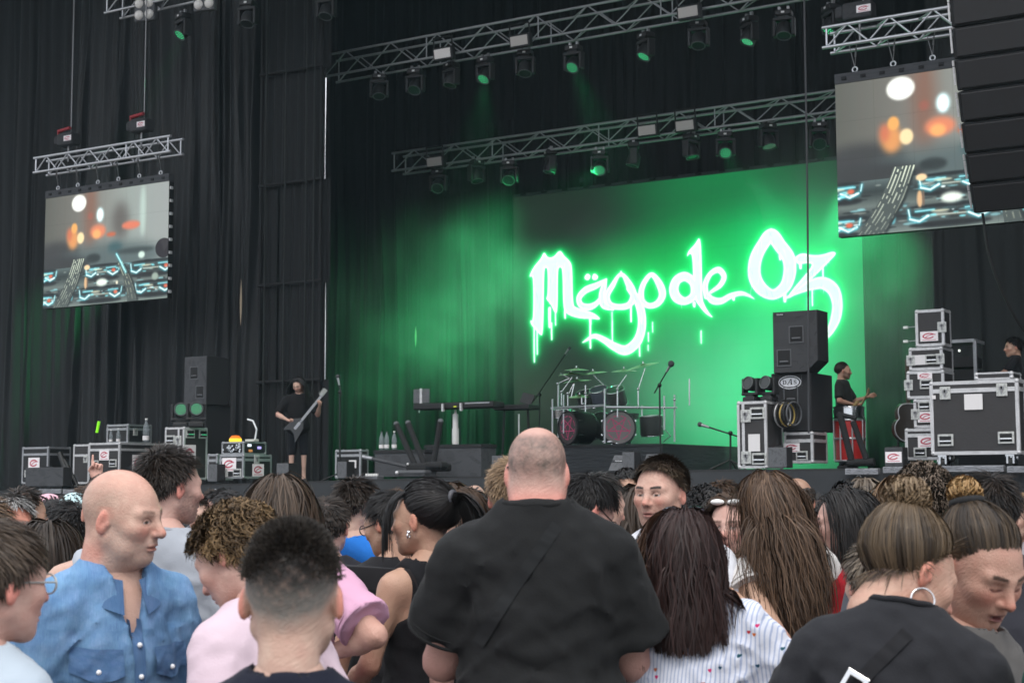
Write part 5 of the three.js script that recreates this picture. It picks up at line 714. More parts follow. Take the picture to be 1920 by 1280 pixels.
// --------------- the whole person. Upright frame of a 1.75 m figure: feet at the origin, +z forward, +x the person's left
function person(o) {
  const near = o.q ?? 2, cellB = [0.05, 0.03, 0.017][near], cellH = o.cellH ?? (o.back ? 0.0046 : [0.0105, 0.0078, 0.0036][near]), cellS = [0.036, 0.022, 0.0105][near];
  const w = o.w ?? 1, dp = o.dp ?? 1, sh = (o.sh ?? 0.185), belly = o.belly ?? 0, sy = o.shY ?? 1.375, arm = o.arm ?? 1, skin = o.skin ?? SKIN.fair, seed = o.seed ?? 1, fem = o.fem ?? 0;
  const lean = o.lean ?? 0, side = o.sideLean ?? 0, HIP = 0.93;
  const target = at(o.px, o.py, o.d);
  // torso
  const T = [ell([0, 1.27, 0.0], [0.158 * w, 0.2, 0.115 * dp], 0.05), cap([-sh * 0.8, sy + 0.003, -0.012], [0, sy + 0.02, -0.012], 0.054, 0.062, 0.06), cap([sh * 0.8, sy + 0.003, -0.012], [0, sy + 0.02, -0.012], 0.054, 0.062, 0.06), cap([-sh * 0.72, sy + 0.008, -0.02], [0, 1.448, -0.03], 0.044, 0.046, 0.05), cap([sh * 0.72, sy + 0.008, -0.02], [0, 1.448, -0.03], 0.044, 0.046, 0.05), ell([0, 1.08, 0.01 + belly * 0.03], [0.142 * w, 0.2, 0.108 * dp + belly * 0.035], 0.07), ell([0, 0.93, 0], [0.166 * (fem ? 1.04 : 1) * w, 0.15, 0.122 * dp], 0.07)];
  if (fem) for (const s of [-1, 1]) T.push(ell([s * 0.075, 1.255, 0.09 * dp], [0.062, 0.06, 0.05 * fem], 0.03));
  const J = [-1, 1].map((s) => { const A = o.arms?.[s < 0 ? 'r' : 'l'] ?? {}, S = [s * sh, sy, -0.012], u = A3(A.u ?? [s * 0.22, -1, 0.02]).clone().normalize(), f = A3(A.f ?? [s * 0.05, -1, 0.35]).clone().normalize(), E = A3(S).clone().addScaledVector(u, 0.285), W = E.clone().addScaledVector(f, 0.245); return { s, S, u, f, E, W, pose: A.hand ?? 'relaxed', palm: A.palm }; });
  const armP = []; for (const j of J) { armP.push(cap(j.S, j.E.toArray(), 0.052 * arm, 0.04 * arm, 0.04)); const mid = j.E.clone().lerp(j.W, 0.35); armP.push(cap(j.E.toArray(), mid.toArray(), 0.04 * arm, 0.041 * arm, 0.02), cap(mid.toArray(), j.W.toArray(), 0.041 * arm, 0.0265 * (arm * 0.4 + 0.6), 0.02)); }
  const hy = o.hy ?? (o.hface ?? o.face) - o.face, HEAD = new THREE.Matrix4().makeTranslation(0, 1.62 - (o.drop ?? 0), 0.012).multiply(new THREE.Matrix4().makeRotationFromEuler(new THREE.Euler(o.hp ?? 0, -hy * Math.PI / 180, o.hr ?? 0, 'YXZ'))), hs = o.hs ?? 1;
  if (o.hfwd) HEAD.premultiply(new THREE.Matrix4().makeTranslation(0, -o.hfwd * 0.25, o.hfwd));
  const hb = V(0, 0, 0).applyMatrix4(HEAD), hn = V(0, -0.12, -0.035).applyMatrix4(HEAD);
  const neckR = (o.neck ?? (fem ? 0.047 : 0.056));
  const neckP = [cap([0, 1.43, -0.03], hn.toArray(), neckR * 1.12, neckR, 0.045)];
  const LEAN = new THREE.Matrix4().makeTranslation(0, HIP, 0).multiply(new THREE.Matrix4().makeRotationFromEuler(new THREE.Euler(lean, 0, side))).multiply(new THREE.Matrix4().makeTranslation(0, -HIP, 0));
  const hw = hb.clone().applyMatrix4(LEAN), s = o.s ?? target.y / hw.y, turn = dirOf(o.face);
  const off = hw.clone().multiplyScalar(s); off.y = 0; off.applyAxisAngle(UPV, turn);
  const t = thing('person', o.label, o.cat ?? 'person', [target.x - off.x, o.floor ?? 0, target.z - off.z], turn, o.group); t.scale.setScalar(s);
  if (o.floor) { const k = (target.y - o.floor) / hw.y; t.scale.setScalar(k); }
  const ks = hs / t.scale.x;                                          // heads keep their own size
  const HM = HEAD.clone().multiply(new THREE.Matrix4().makeScale(ks, ks, ks));
  const toBody = LEAN.clone().multiply(HM), fromBody = toBody.clone().invert();
  // body mesh: torso, arms, neck, legs in one field; head and hands on finer grids of their own
  const ub = field([...T, ...neckP, ...armP]); let lo = [-0.75, 0.8, -0.5], hi = [0.75, 1.62, 0.7]; for (const j of J) for (const p of [j.E, j.W]) { lo = lo.map((v, i) => Math.min(v, p.getComponent(i) - 0.1)); hi = hi.map((v, i) => Math.max(v, p.getComponent(i) + 0.1)); }
  const upper = isoMesh(ub, lo, hi, cellB); const armTat = o.armTattoo;
  paint(upper, (x, y, z) => { const n = fbm(x * 12 + seed, y * 12, z * 12); let c = [skin[0] * (1 + 0.1 * n), skin[1] * (1 + 0.16 * n), skin[2] * (1 + 0.16 * n)]; for (const j of J) { const e = Math.exp(-((x - j.E.x) ** 2 + (y - j.E.y) ** 2 + (z - j.E.z) ** 2) / 0.0035); c = [c[0] * (1 + 0.05 * e), c[1] * (1 - 0.16 * e), c[2] * (1 - 0.16 * e)]; } if (o.redNeck) { const e = sstep(1.42, 1.5, y) * o.redNeck; c = [c[0], c[1] * (1 - 0.22 * e), c[2] * (1 - 0.24 * e)]; } if (armTat) c = mix3(c, [0.035, 0.05, 0.06], armTat(x, y, z)); return c; });
  const parts = [upper.applyMatrix4(LEAN)];
  const legP = [ell([0, 0.95, 0], [0.16 * w, 0.13, 0.115 * dp], 0.05)]; for (const q of [-1, 1]) { const k = o.knee ?? 0.0; legP.push(cap([q * 0.085 * w, 0.9, 0], [q * 0.1, 0.49, 0.02 + k], 0.082, 0.055, 0.03), cap([q * 0.1, 0.49, 0.02 + k], [q * 0.105, 0.09, -0.02], 0.054, 0.036, 0.02), cap([q * 0.105, 0.05, -0.04], [q * 0.12, 0.035, 0.13], 0.04, 0.032, 0.03)); }
  const legs = isoMesh(field(legP), [-0.32, -0.02, -0.22], [0.32, 1.1, 0.24], near === 2 ? 0.034 : 0.05); parts.push(paint(legs, () => skin));
  const hf = field(headPrims({ age: o.age, ...o.headShape })); const head = isoMesh(hf, [-0.105, -0.2, -0.13], [0.105, 0.135, 0.125], cellH); paint(head, headColor({ skin, seed, ...o.look })); head.applyMatrix4(toBody); parts.push(head);
  for (const j of J) { const h = handGeo(j.s, j.pose, near === 2 ? 0.007 : o.arms ? 0.009 : 0.018), y = j.f.clone(), zz = A3(j.palm ?? [-j.s * 0.6, 0, 0.6]).clone(); zz.addScaledVector(y, -zz.dot(y)).normalize(); const xx = V().crossVectors(y, zz); const mm = new THREE.Matrix4().makeBasis(xx, y, zz).setPosition(j.W.clone().addScaledVector(y, 0.02)); if (o.fem) mm.multiply(new THREE.Matrix4().makeScale(0.88, 0.9, 0.88)); h.applyMatrix4(mm); paint(h, (x, y2, z) => { const n = fbm(x * 30, y2 * 30, z * 30); return [skin[0] * (1 + n * 0.1), skin[1] * (0.94 + n * 0.14), skin[2] * (0.92 + n * 0.14)]; }); parts.push(h.applyMatrix4(LEAN)); }
  const bg = merge(parts), bp = bg.attributes.position, bu = new Float32Array(bp.count * 2); for (let i = 0; i < bp.count; i++) { bu[i * 2] = (bp.getX(i) + bp.getZ(i) * 0.8) * 5; bu[i * 2 + 1] = (bp.getY(i) + (bp.getX(i) - bp.getZ(i)) * 0.4) * 5; } bg.setAttribute('uv', new THREE.BufferAttribute(bu, 2)); obj('body', bg, skinMat, t);
  // trousers or a skirt
  const tr = o.trousers ?? [0.02, 0.022, 0.03], tp = legP.map((p) => (p.t ? { ...p, r: p.r.map((v) => v + 0.012) } : { ...p, ra: p.ra + 0.012, rb: p.rb + (p.rb > 0.05 ? 0.018 : 0.028) })).filter((p, i) => !(p.t === 0 && p.ay < 0.06)), hem = o.hem ?? 0.07, ft = field(tp);
  const trg = isoMesh((x, y, z) => Math.max(ft(x, y, z) + 0.006 * noise(x * 9, y * 16, z * 9 + seed), hem - y), [-0.34, -0.02, -0.25], [0.34, 1.12, 0.27], near === 2 ? 0.032 : 0.05); paint(trg, () => [1, 1, 1]); obj('trousers', planarUV(trg, 4), fabric(tr), t);
  for (const q of [-1, 1]) obj('shoe', [rbox(0.1, 0.085, 0.28, q * 0.115, 0.043, 0.045, 0.035)], M.black, t);
  // shirt
  let shirtF = null;
  if (o.shirt) {
    const S = o.shirt, th = S.loose ?? 0.014, bag = S.bag ?? 0, sp = [...T.map((p, i) => (p.t ? { ...p, r: p.r.map((v) => v + th + (p.c[1] === 1.08 ? bag : 0)), k: p.k + 0.02 } : { ...p, ra: p.ra + th, rb: p.rb + th, k: p.k + 0.01 })), ell([0, 0.93, 0], [0.166 * w + th + bag, 0.14, 0.122 * dp + th + bag], 0.08)];
    const base = field(sp), sl = S.sleeve ?? 0.55, slF = [];
    for (const j of J) { if (sl <= 0) continue; const L = 0.285 * Math.min(sl, 1), e = A3(j.S).clone().addScaledVector(j.u, L); const P1 = [cap(j.S, e.toArray(), 0.058 * arm + th, 0.058 * arm * (1 - 0.15 * sl) + th + (S.flare ?? 0.012), 0.05)]; if (sl > 1) { const W2 = j.E.clone().addScaledVector(j.f, 0.245 * (sl - 1)); P1.push(cap(j.E.toArray(), W2.toArray(), 0.05 * arm + th, 0.038 + th, 0.03)); const d = j.f, c = W2; slF.push({ f: field(P1), c, d }); } else slF.push({ f: field(P1), c: e, d: j.u }); }
    const nk = S.neck ?? 0.075, nz = S.neckZ ?? -0.02, ny = S.neckY ?? 1.462, nd = S.neckDrop ?? 0.35, fold = S.fold ?? 1, lowY = S.hem ?? 0.82;
    const shirt0 = (x, y, z) => { let d = base(x, y, z); for (const q of slF) { const a = Math.max(q.f(x, y, z), (x - q.c.x) * q.d.x + (y - q.c.y) * q.d.y + (z - q.c.z) * q.d.z); const h = clamp(0.5 + 0.5 * (d - a) / 0.03); d = d + (a - d) * h - 0.03 * h * (1 - h); } return d; };
    shirtF = (x, y, z) => {
      let d = shirt0(x, y, z); if (d > 0.09) return d;
      const low = sstep(1.25, 0.95, y), ap = Math.exp(-(((Math.abs(x) - sh * 0.85) / 0.07) ** 2 + ((y - 1.28) / 0.1) ** 2));
      d += fold * 1.5 * ((0.007 * low + 0.003) * noise(x * 5 + seed, y * 17 - Math.abs(x) * 6, z * 5) + 0.0085 * ap * noise(x * 9, y * 9 + x * 22 * Math.sign(x), z * 8 + seed) + 0.005 * noise(x * 8 + seed * 3, y * 5, z * 8) + 0.0025 * noise(x * 26, y * 30, z * 26));
      { const r1 = 1 - Math.abs(noise(x * 4.2 + seed * 2, y * 9 + Math.abs(x) * 5, z * 4.2)) * 2.2, r2 = 1 - Math.abs(noise(x * 8 + Math.sign(x) * y * 6, y * 6 + 4, z * 7 + seed)) * 2.4; d -= fold * (0.007 * (0.3 + low) * Math.max(0, r1) ** 5 + 0.006 * (0.35 + ap) * Math.max(0, r2) ** 5); }
      d = Math.max(d, lowY - y);
      if (S.tank) { const ax = Math.abs(x); d = Math.max(d, -(Math.hypot((ax - sh - 0.03) * 1.0, (y - 1.36) * 0.62, z * 0.55) - (S.tank)), ax - (S.tankX ?? 0.122) - clamp((1.27 - y) * 2, 0, 1)); }
      const yy = y - ny + nd * (z - nz); const nc = Math.max(Math.hypot(x, z - nz) - nk, -yy); if (S.vee && z > 0) d = Math.max(d, -(Math.abs(x) - S.vee[1] * clamp((y - S.vee[0]) / (1.47 - S.vee[0]), -0.2, 1.2)));
      return Math.max(d, -nc);
    };
    let slo = [-0.34 * w - 0.1, lowY - 0.02, -0.42], shi = [0.34 * w + 0.1, 1.56, 0.42]; for (const q of slF) { slo = slo.map((v, i) => Math.min(v, q.c.getComponent(i) - 0.12)); shi = shi.map((v, i) => Math.max(v, q.c.getComponent(i) + 0.12)); }
    const g = isoMesh(shirtF, slo, shi, cellS, 1.9); paint(g, S.paint ?? (() => [1, 1, 1])); planarUV(g, S.uv ?? 4); g.applyMatrix4(LEAN); const shirtMat = S.mat ?? fabric(S.color); obj(S.name ?? 'shirt', g, shirtMat, t);
    if (near === 2 && sl > 0) for (const q of slF) for (const back of [0.004, 0.022]) { const a = V(q.d.z, 0.1, -q.d.x).normalize(); a.addScaledVector(q.d, -a.dot(q.d)).normalize(); const b = V().crossVectors(q.d, a), c = q.c.clone().addScaledVector(q.d, -back), pts = []; for (let i = 0; i < 30; i++) { const t = i / 30 * 6.2832, e = a.clone().multiplyScalar(Math.cos(t)).addScaledVector(b, Math.sin(t)); let r = 0.14; while (r > 0.03 && q.f(c.x + e.x * r, c.y + e.y * r, c.z + e.z * r) > 0) r -= 0.002; pts.push(c.clone().addScaledVector(e, r + 0.001)); } obj(back > 0.01 ? 'hem_stitch' : 'sleeve_hem', paint(new THREE.TubeGeometry(new THREE.CatmullRomCurve3(pts, true), 48, back > 0.01 ? 0.0022 : 0.0045, 5, true).applyMatrix4(LEAN), () => [0.85, 0.85, 0.85]), shirtMat, t); }
    if (S.rib !== false && !S.tank && near === 2) { const pts = []; for (let i = 0; i < 40; i++) { const a = i / 40 * 6.2832, r = nk + 0.004, x = r * Math.sin(a), z = nz + r * Math.cos(a); let y = ny - nd * (z - nz) + 0.004; while (y > 1.3 && shirt0(x, y, z) > 0) y -= 0.003; pts.push(V(x, y - 0.001, z)); } const rg = new THREE.TubeGeometry(new THREE.CatmullRomCurve3(pts, true), 64, 0.0085, 7, true).applyMatrix4(LEAN); obj('neck_rib', paint(rg, () => [0.9, 0.9, 0.9]), shirtMat, t); }
  }
  // hair
  const collide = (p, pad) => { if (!shirtF) return; const q = p.clone().applyMatrix4(HM); for (let k = 0; k < 2; k++) { const d = shirtF(q.x, q.y, q.z); if (d > pad) break; const e = 0.012, gx = shirtF(q.x + e, q.y, q.z) - d, gy = shirtF(q.x, q.y + e, q.z) - d, gz = shirtF(q.x, q.y, q.z + e) - d, l = Math.hypot(gx, gy, gz) || 1, m = Math.min(0.05, pad - d) / l; q.x += gx * m; q.y += gy * m; q.z += gz * m; } p.copy(q.applyMatrix4(HM.clone().invert())); };
  const inv = new THREE.Matrix3().setFromMatrix4(toBody).invert(), grav = V(0, -1, 0).applyMatrix3(inv).normalize();
  const hairs = [o.hair].flat().filter(Boolean); if (hairs.length) { const gs = hairs.map((h, i) => { const g = h.geo ? h.geo() : strands({ seed: seed * 17 + i, grav: h.tilt ? grav.clone().add(V(...h.tilt)).normalize() : grav, ...h, collide: h.long ? collide : null }); return g.applyMatrix4(toBody); }); obj(o.hairName ?? 'hair', gs, hairMat, t); }
  const api = { t, LEAN, toBody, shirtF, J, s: t.scale.x,
    add: (name, geos, m, inHead) => { const g = merge(geos); g.applyMatrix4(inHead ? toBody : LEAN); return obj(name, g, m, t); },
    surf: (x, y, front, pad = 0.004) => { let z = front ? 0.4 : -0.4; const st = front ? -0.004 : 0.004; for (let i = 0; i < 200; i++) { if (shirtF(x, y, z) < pad) break; z += st; } return z; },
    patch: (name, x0, x1, y0, y1, front, m, pad = 0.006, nx = 8, ny = 6, shape) => { const g = new THREE.PlaneGeometry(1, 1, nx, ny), p = g.attributes.position; for (let i = 0; i < p.count; i++) { let u = p.getX(i) + 0.5, v = p.getY(i) + 0.5; if (shape) [u, v] = shape(u, v); const x = lerp(x0, x1, u), y = lerp(y0, y1, v); p.setXYZ(i, x, y, api.surf(x, y, front, pad)); } g.computeVertexNormals(); g.applyMatrix4(LEAN); return obj(name, g, m, t); },
    strap: (name, pts, front, width, m, pad = 0.005) => { const P = [], I = [], n = pts.length * 8, c = new THREE.CatmullRomCurve3(pts.map((p) => V(p[0], p[1], 0))); for (let i = 0; i <= n; i++) { const a = c.getPoint(i / n), b = c.getTangent(i / n), q = V(-b.y, b.x, 0); for (const k of [-1, 1]) { const x = a.x + q.x * k * width / 2, y = a.y + q.y * k * width / 2; P.push(x, y, api.surf(x, y, front, pad)); } if (i < n) { const e = i * 2; I.push(e, e + 1, e + 3, e, e + 3, e + 2); } } const g = new THREE.BufferGeometry(); g.setAttribute('position', new THREE.BufferAttribute(new Float32Array(P), 3)); g.setIndex(I); g.computeVertexNormals(); g.applyMatrix4(LEAN); return obj(name, g, m, t); } };
  return api;
}

// --------------- hair styles
const H = {
  short: (c, c2, { n = 5200, len = 0.03, w = 0.0024, root, fwd = 0.5, up = 0.5, layer = 0.006 } = {}) => ({ n, seg: 3, w, layer, root, len: (az, el, R) => len * (0.5 + 0.7 * R()) * (0.45 + 0.75 * sstep(-0.4, 0.7, el)), dir: (s) => tangentTo(s.nrm, V(s.c * 0.5 + 0.25 * noise(s.root.x * 40, s.root.y * 40, s.root.z * 40), -0.6 - s.el * 0.2, fwd * (s.el > 0.2 ? 1 : 0.2))).multiplyScalar(1 - up * 0.5).addScaledVector(s.nrm, up * 0.62 + 0.14 * s.b), g: 0.08, color: vary(c, c2, 0.5) }),
  fuzz: (c, c2, o = {}) => ({ n: o.n ?? 5000, seg: 2,  w: o.w ?? 0.0022, layer: 0.001, root: o.root, len: (az, el, R) => (o.len ?? 0.008) * (0.6 + 0.6 * R()) * (o.lenFn ? o.lenFn(az, el) : 1), dir: (s) => s.nrm.clone().add(V(s.c * 0.9, -0.2, s.b - 0.5)), g: 0, color: vary(c, c2, 0.5) }),
  curly: (c, c2, { n = 3600, len = 0.06, w = 0.0026, r = 0.011, root } = {}) => ({ n, seg: 9, w, root, layer: 0.004, len: (az, el, R) => len * (0.5 + 0.7 * R()) * (0.6 + 0.5 * sstep(-0.5, 0.4, el)), path: (s, L, seg) => { const pts = [], d = s.nrm.clone().add(V(s.c * 0.9, 0.1, (s.b - 0.5) * 0.9)).normalize(), a = V(d.z, 0.3, -d.x).normalize(), b = V().crossVectors(d, a); for (let i = 0; i <= seg; i++) { const t = i / seg, ph = s.a + t * 8; pts.push(s.root.clone().addScaledVector(d, L * t * (1 - 0.45 * t)).addScaledVector(a, r * Math.cos(ph) * Math.min(1, t * 3)).addScaledVector(b, r * Math.sin(ph) * Math.min(1, t * 3)).add(V(0, -L * 0.5 * t * t, 0))); } return pts; }, color: vary(c, c2, 0.6) }),
  long: (c, c2, { n = 3400, len = 0.42, w = 0.0034, seg = 15, wave = 0.05, waveF = 1.1, part = 0, g = 0.5, layer = 0.012, root, shade, lenVar = 0.15, spread = 0.35 } = {}) => ({ long: true, n, seg, w, layer, wave, waveF, g, root, tip: 0.3, len: (az, el, R) => len * (1 - lenVar + 2 * lenVar * R()) + (el - 0.4) * 0.08, dir: (s) => tangentTo(s.nrm, V((s.root.x > part ? 1 : -1) * (spread + 0.9 * Math.max(0, s.el)) * lerp(0.12, 1, sstep(-0.55, 0.35, Math.cos(s.az))) + s.c * 0.5, -0.5, -0.55 + (Math.abs(s.az) < 1.3 ? -0.5 : 0))).addScaledVector(s.nrm, 0.03), color: vary(c, c2, 0.45), shade }),
  tied: (c, c2, tie, { n = 4800, w = 0.003, vol = 0.008, root = (az, el, R) => el > hairline(az) + 0.1 * noise(az * 7, c[0] * 50, 2) - 0.06 * R() && (el > -0.9 || R() < 0.5), shade } = {}) => ({ n, seg: 7, w, layer: 0.004, root, tip: 0.7, len: () => 1, path: (s, L, seg) => { const a = V((s.root.x - CR.c[0]) / SKULL[0], (s.root.y - CR.c[1]) / SKULL[1], (s.root.z - CR.c[2]) / SKULL[2]).normalize(), b = V((tie[0] + s.c * 0.02 - CR.c[0]) / SKULL[0], (tie[1] + (s.b - 0.5) * 0.02 - CR.c[1]) / SKULL[1], (tie[2] - CR.c[2]) / SKULL[2]), bl = b.length(); b.normalize(); const om = Math.acos(clamp(a.dot(b), -1, 1)), so = Math.sin(om); if (so < 0.02) return null; const pts = []; for (let i = 0; i <= seg; i++) { const t = i / seg, k = a.clone().multiplyScalar(Math.sin((1 - t) * om) / so).addScaledVector(b, Math.sin(t * om) / so), r = lerp(1.0, bl, t ** 3) - 0.055 * (1 - Math.min(1, t * 3.5)) + (s.lay * Math.min(1, t * 3) + vol * Math.sin(Math.PI * t) + 0.003) / 0.09; const q = V(CR.c[0] + k.x * SKULL[0] * r, CR.c[1] + k.y * SKULL[1] * r, CR.c[2] + k.z * SKULL[2] * r); if (q.y < -0.02) outOfHead(q, -0.003); pts.push(q); } return pts; }, color: vary(c, c2, 0.5), shade }),
  bun: (c, c2, ctr, R0, { n = 1500, w = 0.0032 } = {}) => ({ n, seg: 12, w, tip: 0.8, root: () => true, len: () => 1, layer: 0, path: (s, L, seg) => { const ax = V(s.nrm.x * 0.7 + s.c, s.nrm.y * 0.5 + (s.b - 0.5), s.nrm.z + s.c).normalize(), u = V(ax.z, 0.2, -ax.x).normalize(); u.addScaledVector(ax, -u.dot(ax)).normalize(); const v = V().crossVectors(ax, u), rr = R0 * (0.72 + 0.36 * s.b), h = (s.R() - 0.5) * R0 * 1.1, q = Math.sqrt(Math.max(0.1, 1 - (h / R0 / 1.05) ** 2)), pts = []; const a0 = s.a, sp = 2.2 + s.b * 2; for (let i = 0; i <= seg; i++) { const a = a0 + i / seg * sp, wob = 1 + 0.05 * Math.sin(a * 3 + s.a); pts.push(V(...ctr).addScaledVector(ax, h).addScaledVector(u, rr * q * wob * Math.cos(a)).addScaledVector(v, rr * q * wob * Math.sin(a) * 0.92)); } return pts; }, color: vary(c, c2, 0.5) }),
  tail: (c, c2, tie, { n = 1000, len = 0.3, w = 0.003, out = [0, 0.3, -0.6], wave = 0.05, g = 0.35 } = {}) => ({ long: true, n, seg: 16, w, layer: 0.012, wave, g, root: () => true, len: (a, e, R) => len * (0.75 + 0.35 * R()), dir: (s) => { s.root.set(tie[0] + s.nrm.x * 0.016, tie[1] + s.nrm.y * 0.016, tie[2] + s.nrm.z * 0.012); return V(...out).add(V(s.c * 0.5, s.b * 0.3, s.c * 0.2)); }, color: vary(c, c2, 0.4) }),
};

// ------------------------------------------------------------------ the crowd, nearest people first
const HC = { black: [0.009, 0.008, 0.008], black2: [0.022, 0.02, 0.02], dark: [0.016, 0.011, 0.008], dark2: [0.04, 0.027, 0.019], brown: [0.035, 0.02, 0.012], brown2: [0.085, 0.05, 0.03], light: [0.09, 0.052, 0.028], light2: [0.24, 0.15, 0.085], blond: [0.2, 0.12, 0.06], blond2: [0.45, 0.31, 0.18], auburn: [0.018, 0.008, 0.007], auburn2: [0.045, 0.02, 0.017], grey: [0.16, 0.155, 0.15], grey2: [0.4, 0.39, 0.38], ash: [0.06, 0.046, 0.036], ash2: [0.2, 0.16, 0.12] };
const gold = std([0.7, 0.62, 0.5], 0.25, 0.9), silverM = std([0.75, 0.75, 0.76], 0.2, 1), frameM = std([0.02, 0.02, 0.022], 0.3);
const toMat = (m) => std(m, 0.6);
function glasses(a, m = frameM, r = 0.024) { const g = []; for (const s of [-1, 1]) { g.push(new THREE.TorusGeometry(r, 0.0022, 6, 20).scale(1.05, 0.82, 1).translate(s * 0.032, -0.001, 0.1)); g.push(bar([s * 0.058, 0.003, 0.098], [s * 0.081, 0.008, 0.0], 0.002, 5)); } g.push(bar([-0.008, 0.002, 0.103], [0.008, 0.002, 0.103], 0.002, 5)); a.add('glasses', g, m, true); }
function earring(a, s, kind) { if (kind === 'hoop') a.add('earring', [new THREE.TorusGeometry(0.026, 0.0026, 8, 30).rotateY(Math.PI / 2 + s * 0.2).translate(s * 0.083, -0.062, -0.002)], silverM, true); else a.add('earring', [ball(0.0075, s * 0.086, -0.037, 0.002), new THREE.TorusGeometry(0.008, 0.003, 6, 14).translate(s * 0.087, -0.048, 0.002)], silverM, true); }

{ // big man in the middle, back to the camera
  const fade = (x, y, z) => 0.8 * sstep(-0.055, 0.02, y) * sstep(0.112, 0.085, y - 0.2 * Math.max(0, z)) * scalp(x, y, z, 0.18) * (0.8 + 0.5 * fbm(x * 40, y * 40, z * 40));
  const a = person({ label: 'big man with shaved head and black T-shirt standing back to camera in the middle', px: 1007, py: 884, d: 4.0, drop: 0.064, shY: 1.345, face: 2, q: 2, back: 1, seed: 3, w: 1.1, dp: 1.2, sh: 0.166, belly: 0.9, arm: 1.2, neck: 0.071, skin: [0.56, 0.345, 0.285], redNeck: 1.1,
    headShape: { fat: 1.2, neck: 0.068, roll: 1 }, look: { scalpColor: [0.1, 0.086, 0.074], scalpFn: fade, redNeck: 1.1, redTop: 0.35, red: 1.1 }, hs: 0.95,
    arms: { l: { u: [0.24, -0.86, 0.34], f: [-0.5, 0.02, 0.86], hand: 'grip' }, r: { u: [-0.22, -0.86, 0.34], f: [0.5, 0.02, 0.86], hand: 'grip' } }, shirt: { name: 'tshirt', color: [0.0145, 0.015, 0.0155], sleeve: 0.7, loose: 0.016, bag: 0.02, fold: 1.5, neck: 0.084, neckY: 1.47, neckDrop: 0.3, flare: 0.03 }, trousers: [0.03, 0.03, 0.035] });
  a.strap('bag_strap', [[-0.05, 1.43], [0.0, 1.36], [0.07, 1.26], [0.14, 1.15]], false, 0.03, fabric([0.016, 0.017, 0.018], { vertexColors: false }), 0.005);
  a.add('glasses', [bar([0.083, 0.008, 0.02], [0.08, 0.012, -0.03], 0.003, 6), bar([0.083, 0.006, 0.0], [0.083, 0.008, 0.085], 0.0025, 6)], frameM, true);
}
{ // boy with the faded haircut
  const fade = (x, y, z) => { const k = y + 0.25 * Math.max(0, -z - 0.05); return clamp(0.62 + 0.6 * sstep(-0.05, 0.05, k + 0.012 * noise(x * 30, y * 30, z * 30))) * scalp(x, y - 0.012, z, 0.22); };
  const a = person({ label: 'boy with short dark hair faded to the skin, seen from behind in front', px: 549, py: 1122, d: 2.56, face: 2, q: 2, back: 1, seed: 5, w: 0.86, sh: 0.16, neck: 0.05, skin: [0.55, 0.36, 0.285], headShape: { neck: 0.05 }, look: { scalpColor: (y) => mix3([0.035, 0.031, 0.028], [0.34, 0.315, 0.285], sstep(0.055, -0.03, y)), scalpFn: fade, red: 1.5 }, hs: 0.985,
    hair: H.fuzz([0.016, 0.013, 0.011], [0.05, 0.042, 0.034], { n: 20000, len: 0.017, w: 0.0017, lenFn: (az, el) => lerp(0.12, 1, sstep(0.3, 1.15, el)), root: (az, el, R) => el > -0.02 + 0.5 * R() && el > hairline(az), scale: 0.972 }), shirt: { name: 'tshirt', color: [0.012, 0.014, 0.025], sleeve: 0.6, neck: 0.07, neckY: 1.455, neckDrop: 0.25 } });
  for (const s of [-1, 1]) for (let i = 0; i < 3; i++) a.strap('shoulder_stripe', [[s * (0.08 + i * 0.016), 1.42 - i * 0.004], [s * (0.12 + i * 0.014), 1.4 - i * 0.01], [s * (0.15 + i * 0.012), 1.37 - i * 0.02]], false, 0.008, std([0.55, 0.38, 0.05], 0.7), 0.004);
  a.add('collar', [new THREE.TorusGeometry(0.073, 0.008, 8, 36).rotateX(Math.PI / 2 + 0.25).translate(0, 1.448, -0.02)], fabric([0.01, 0.011, 0.016], { vertexColors: false }));
}
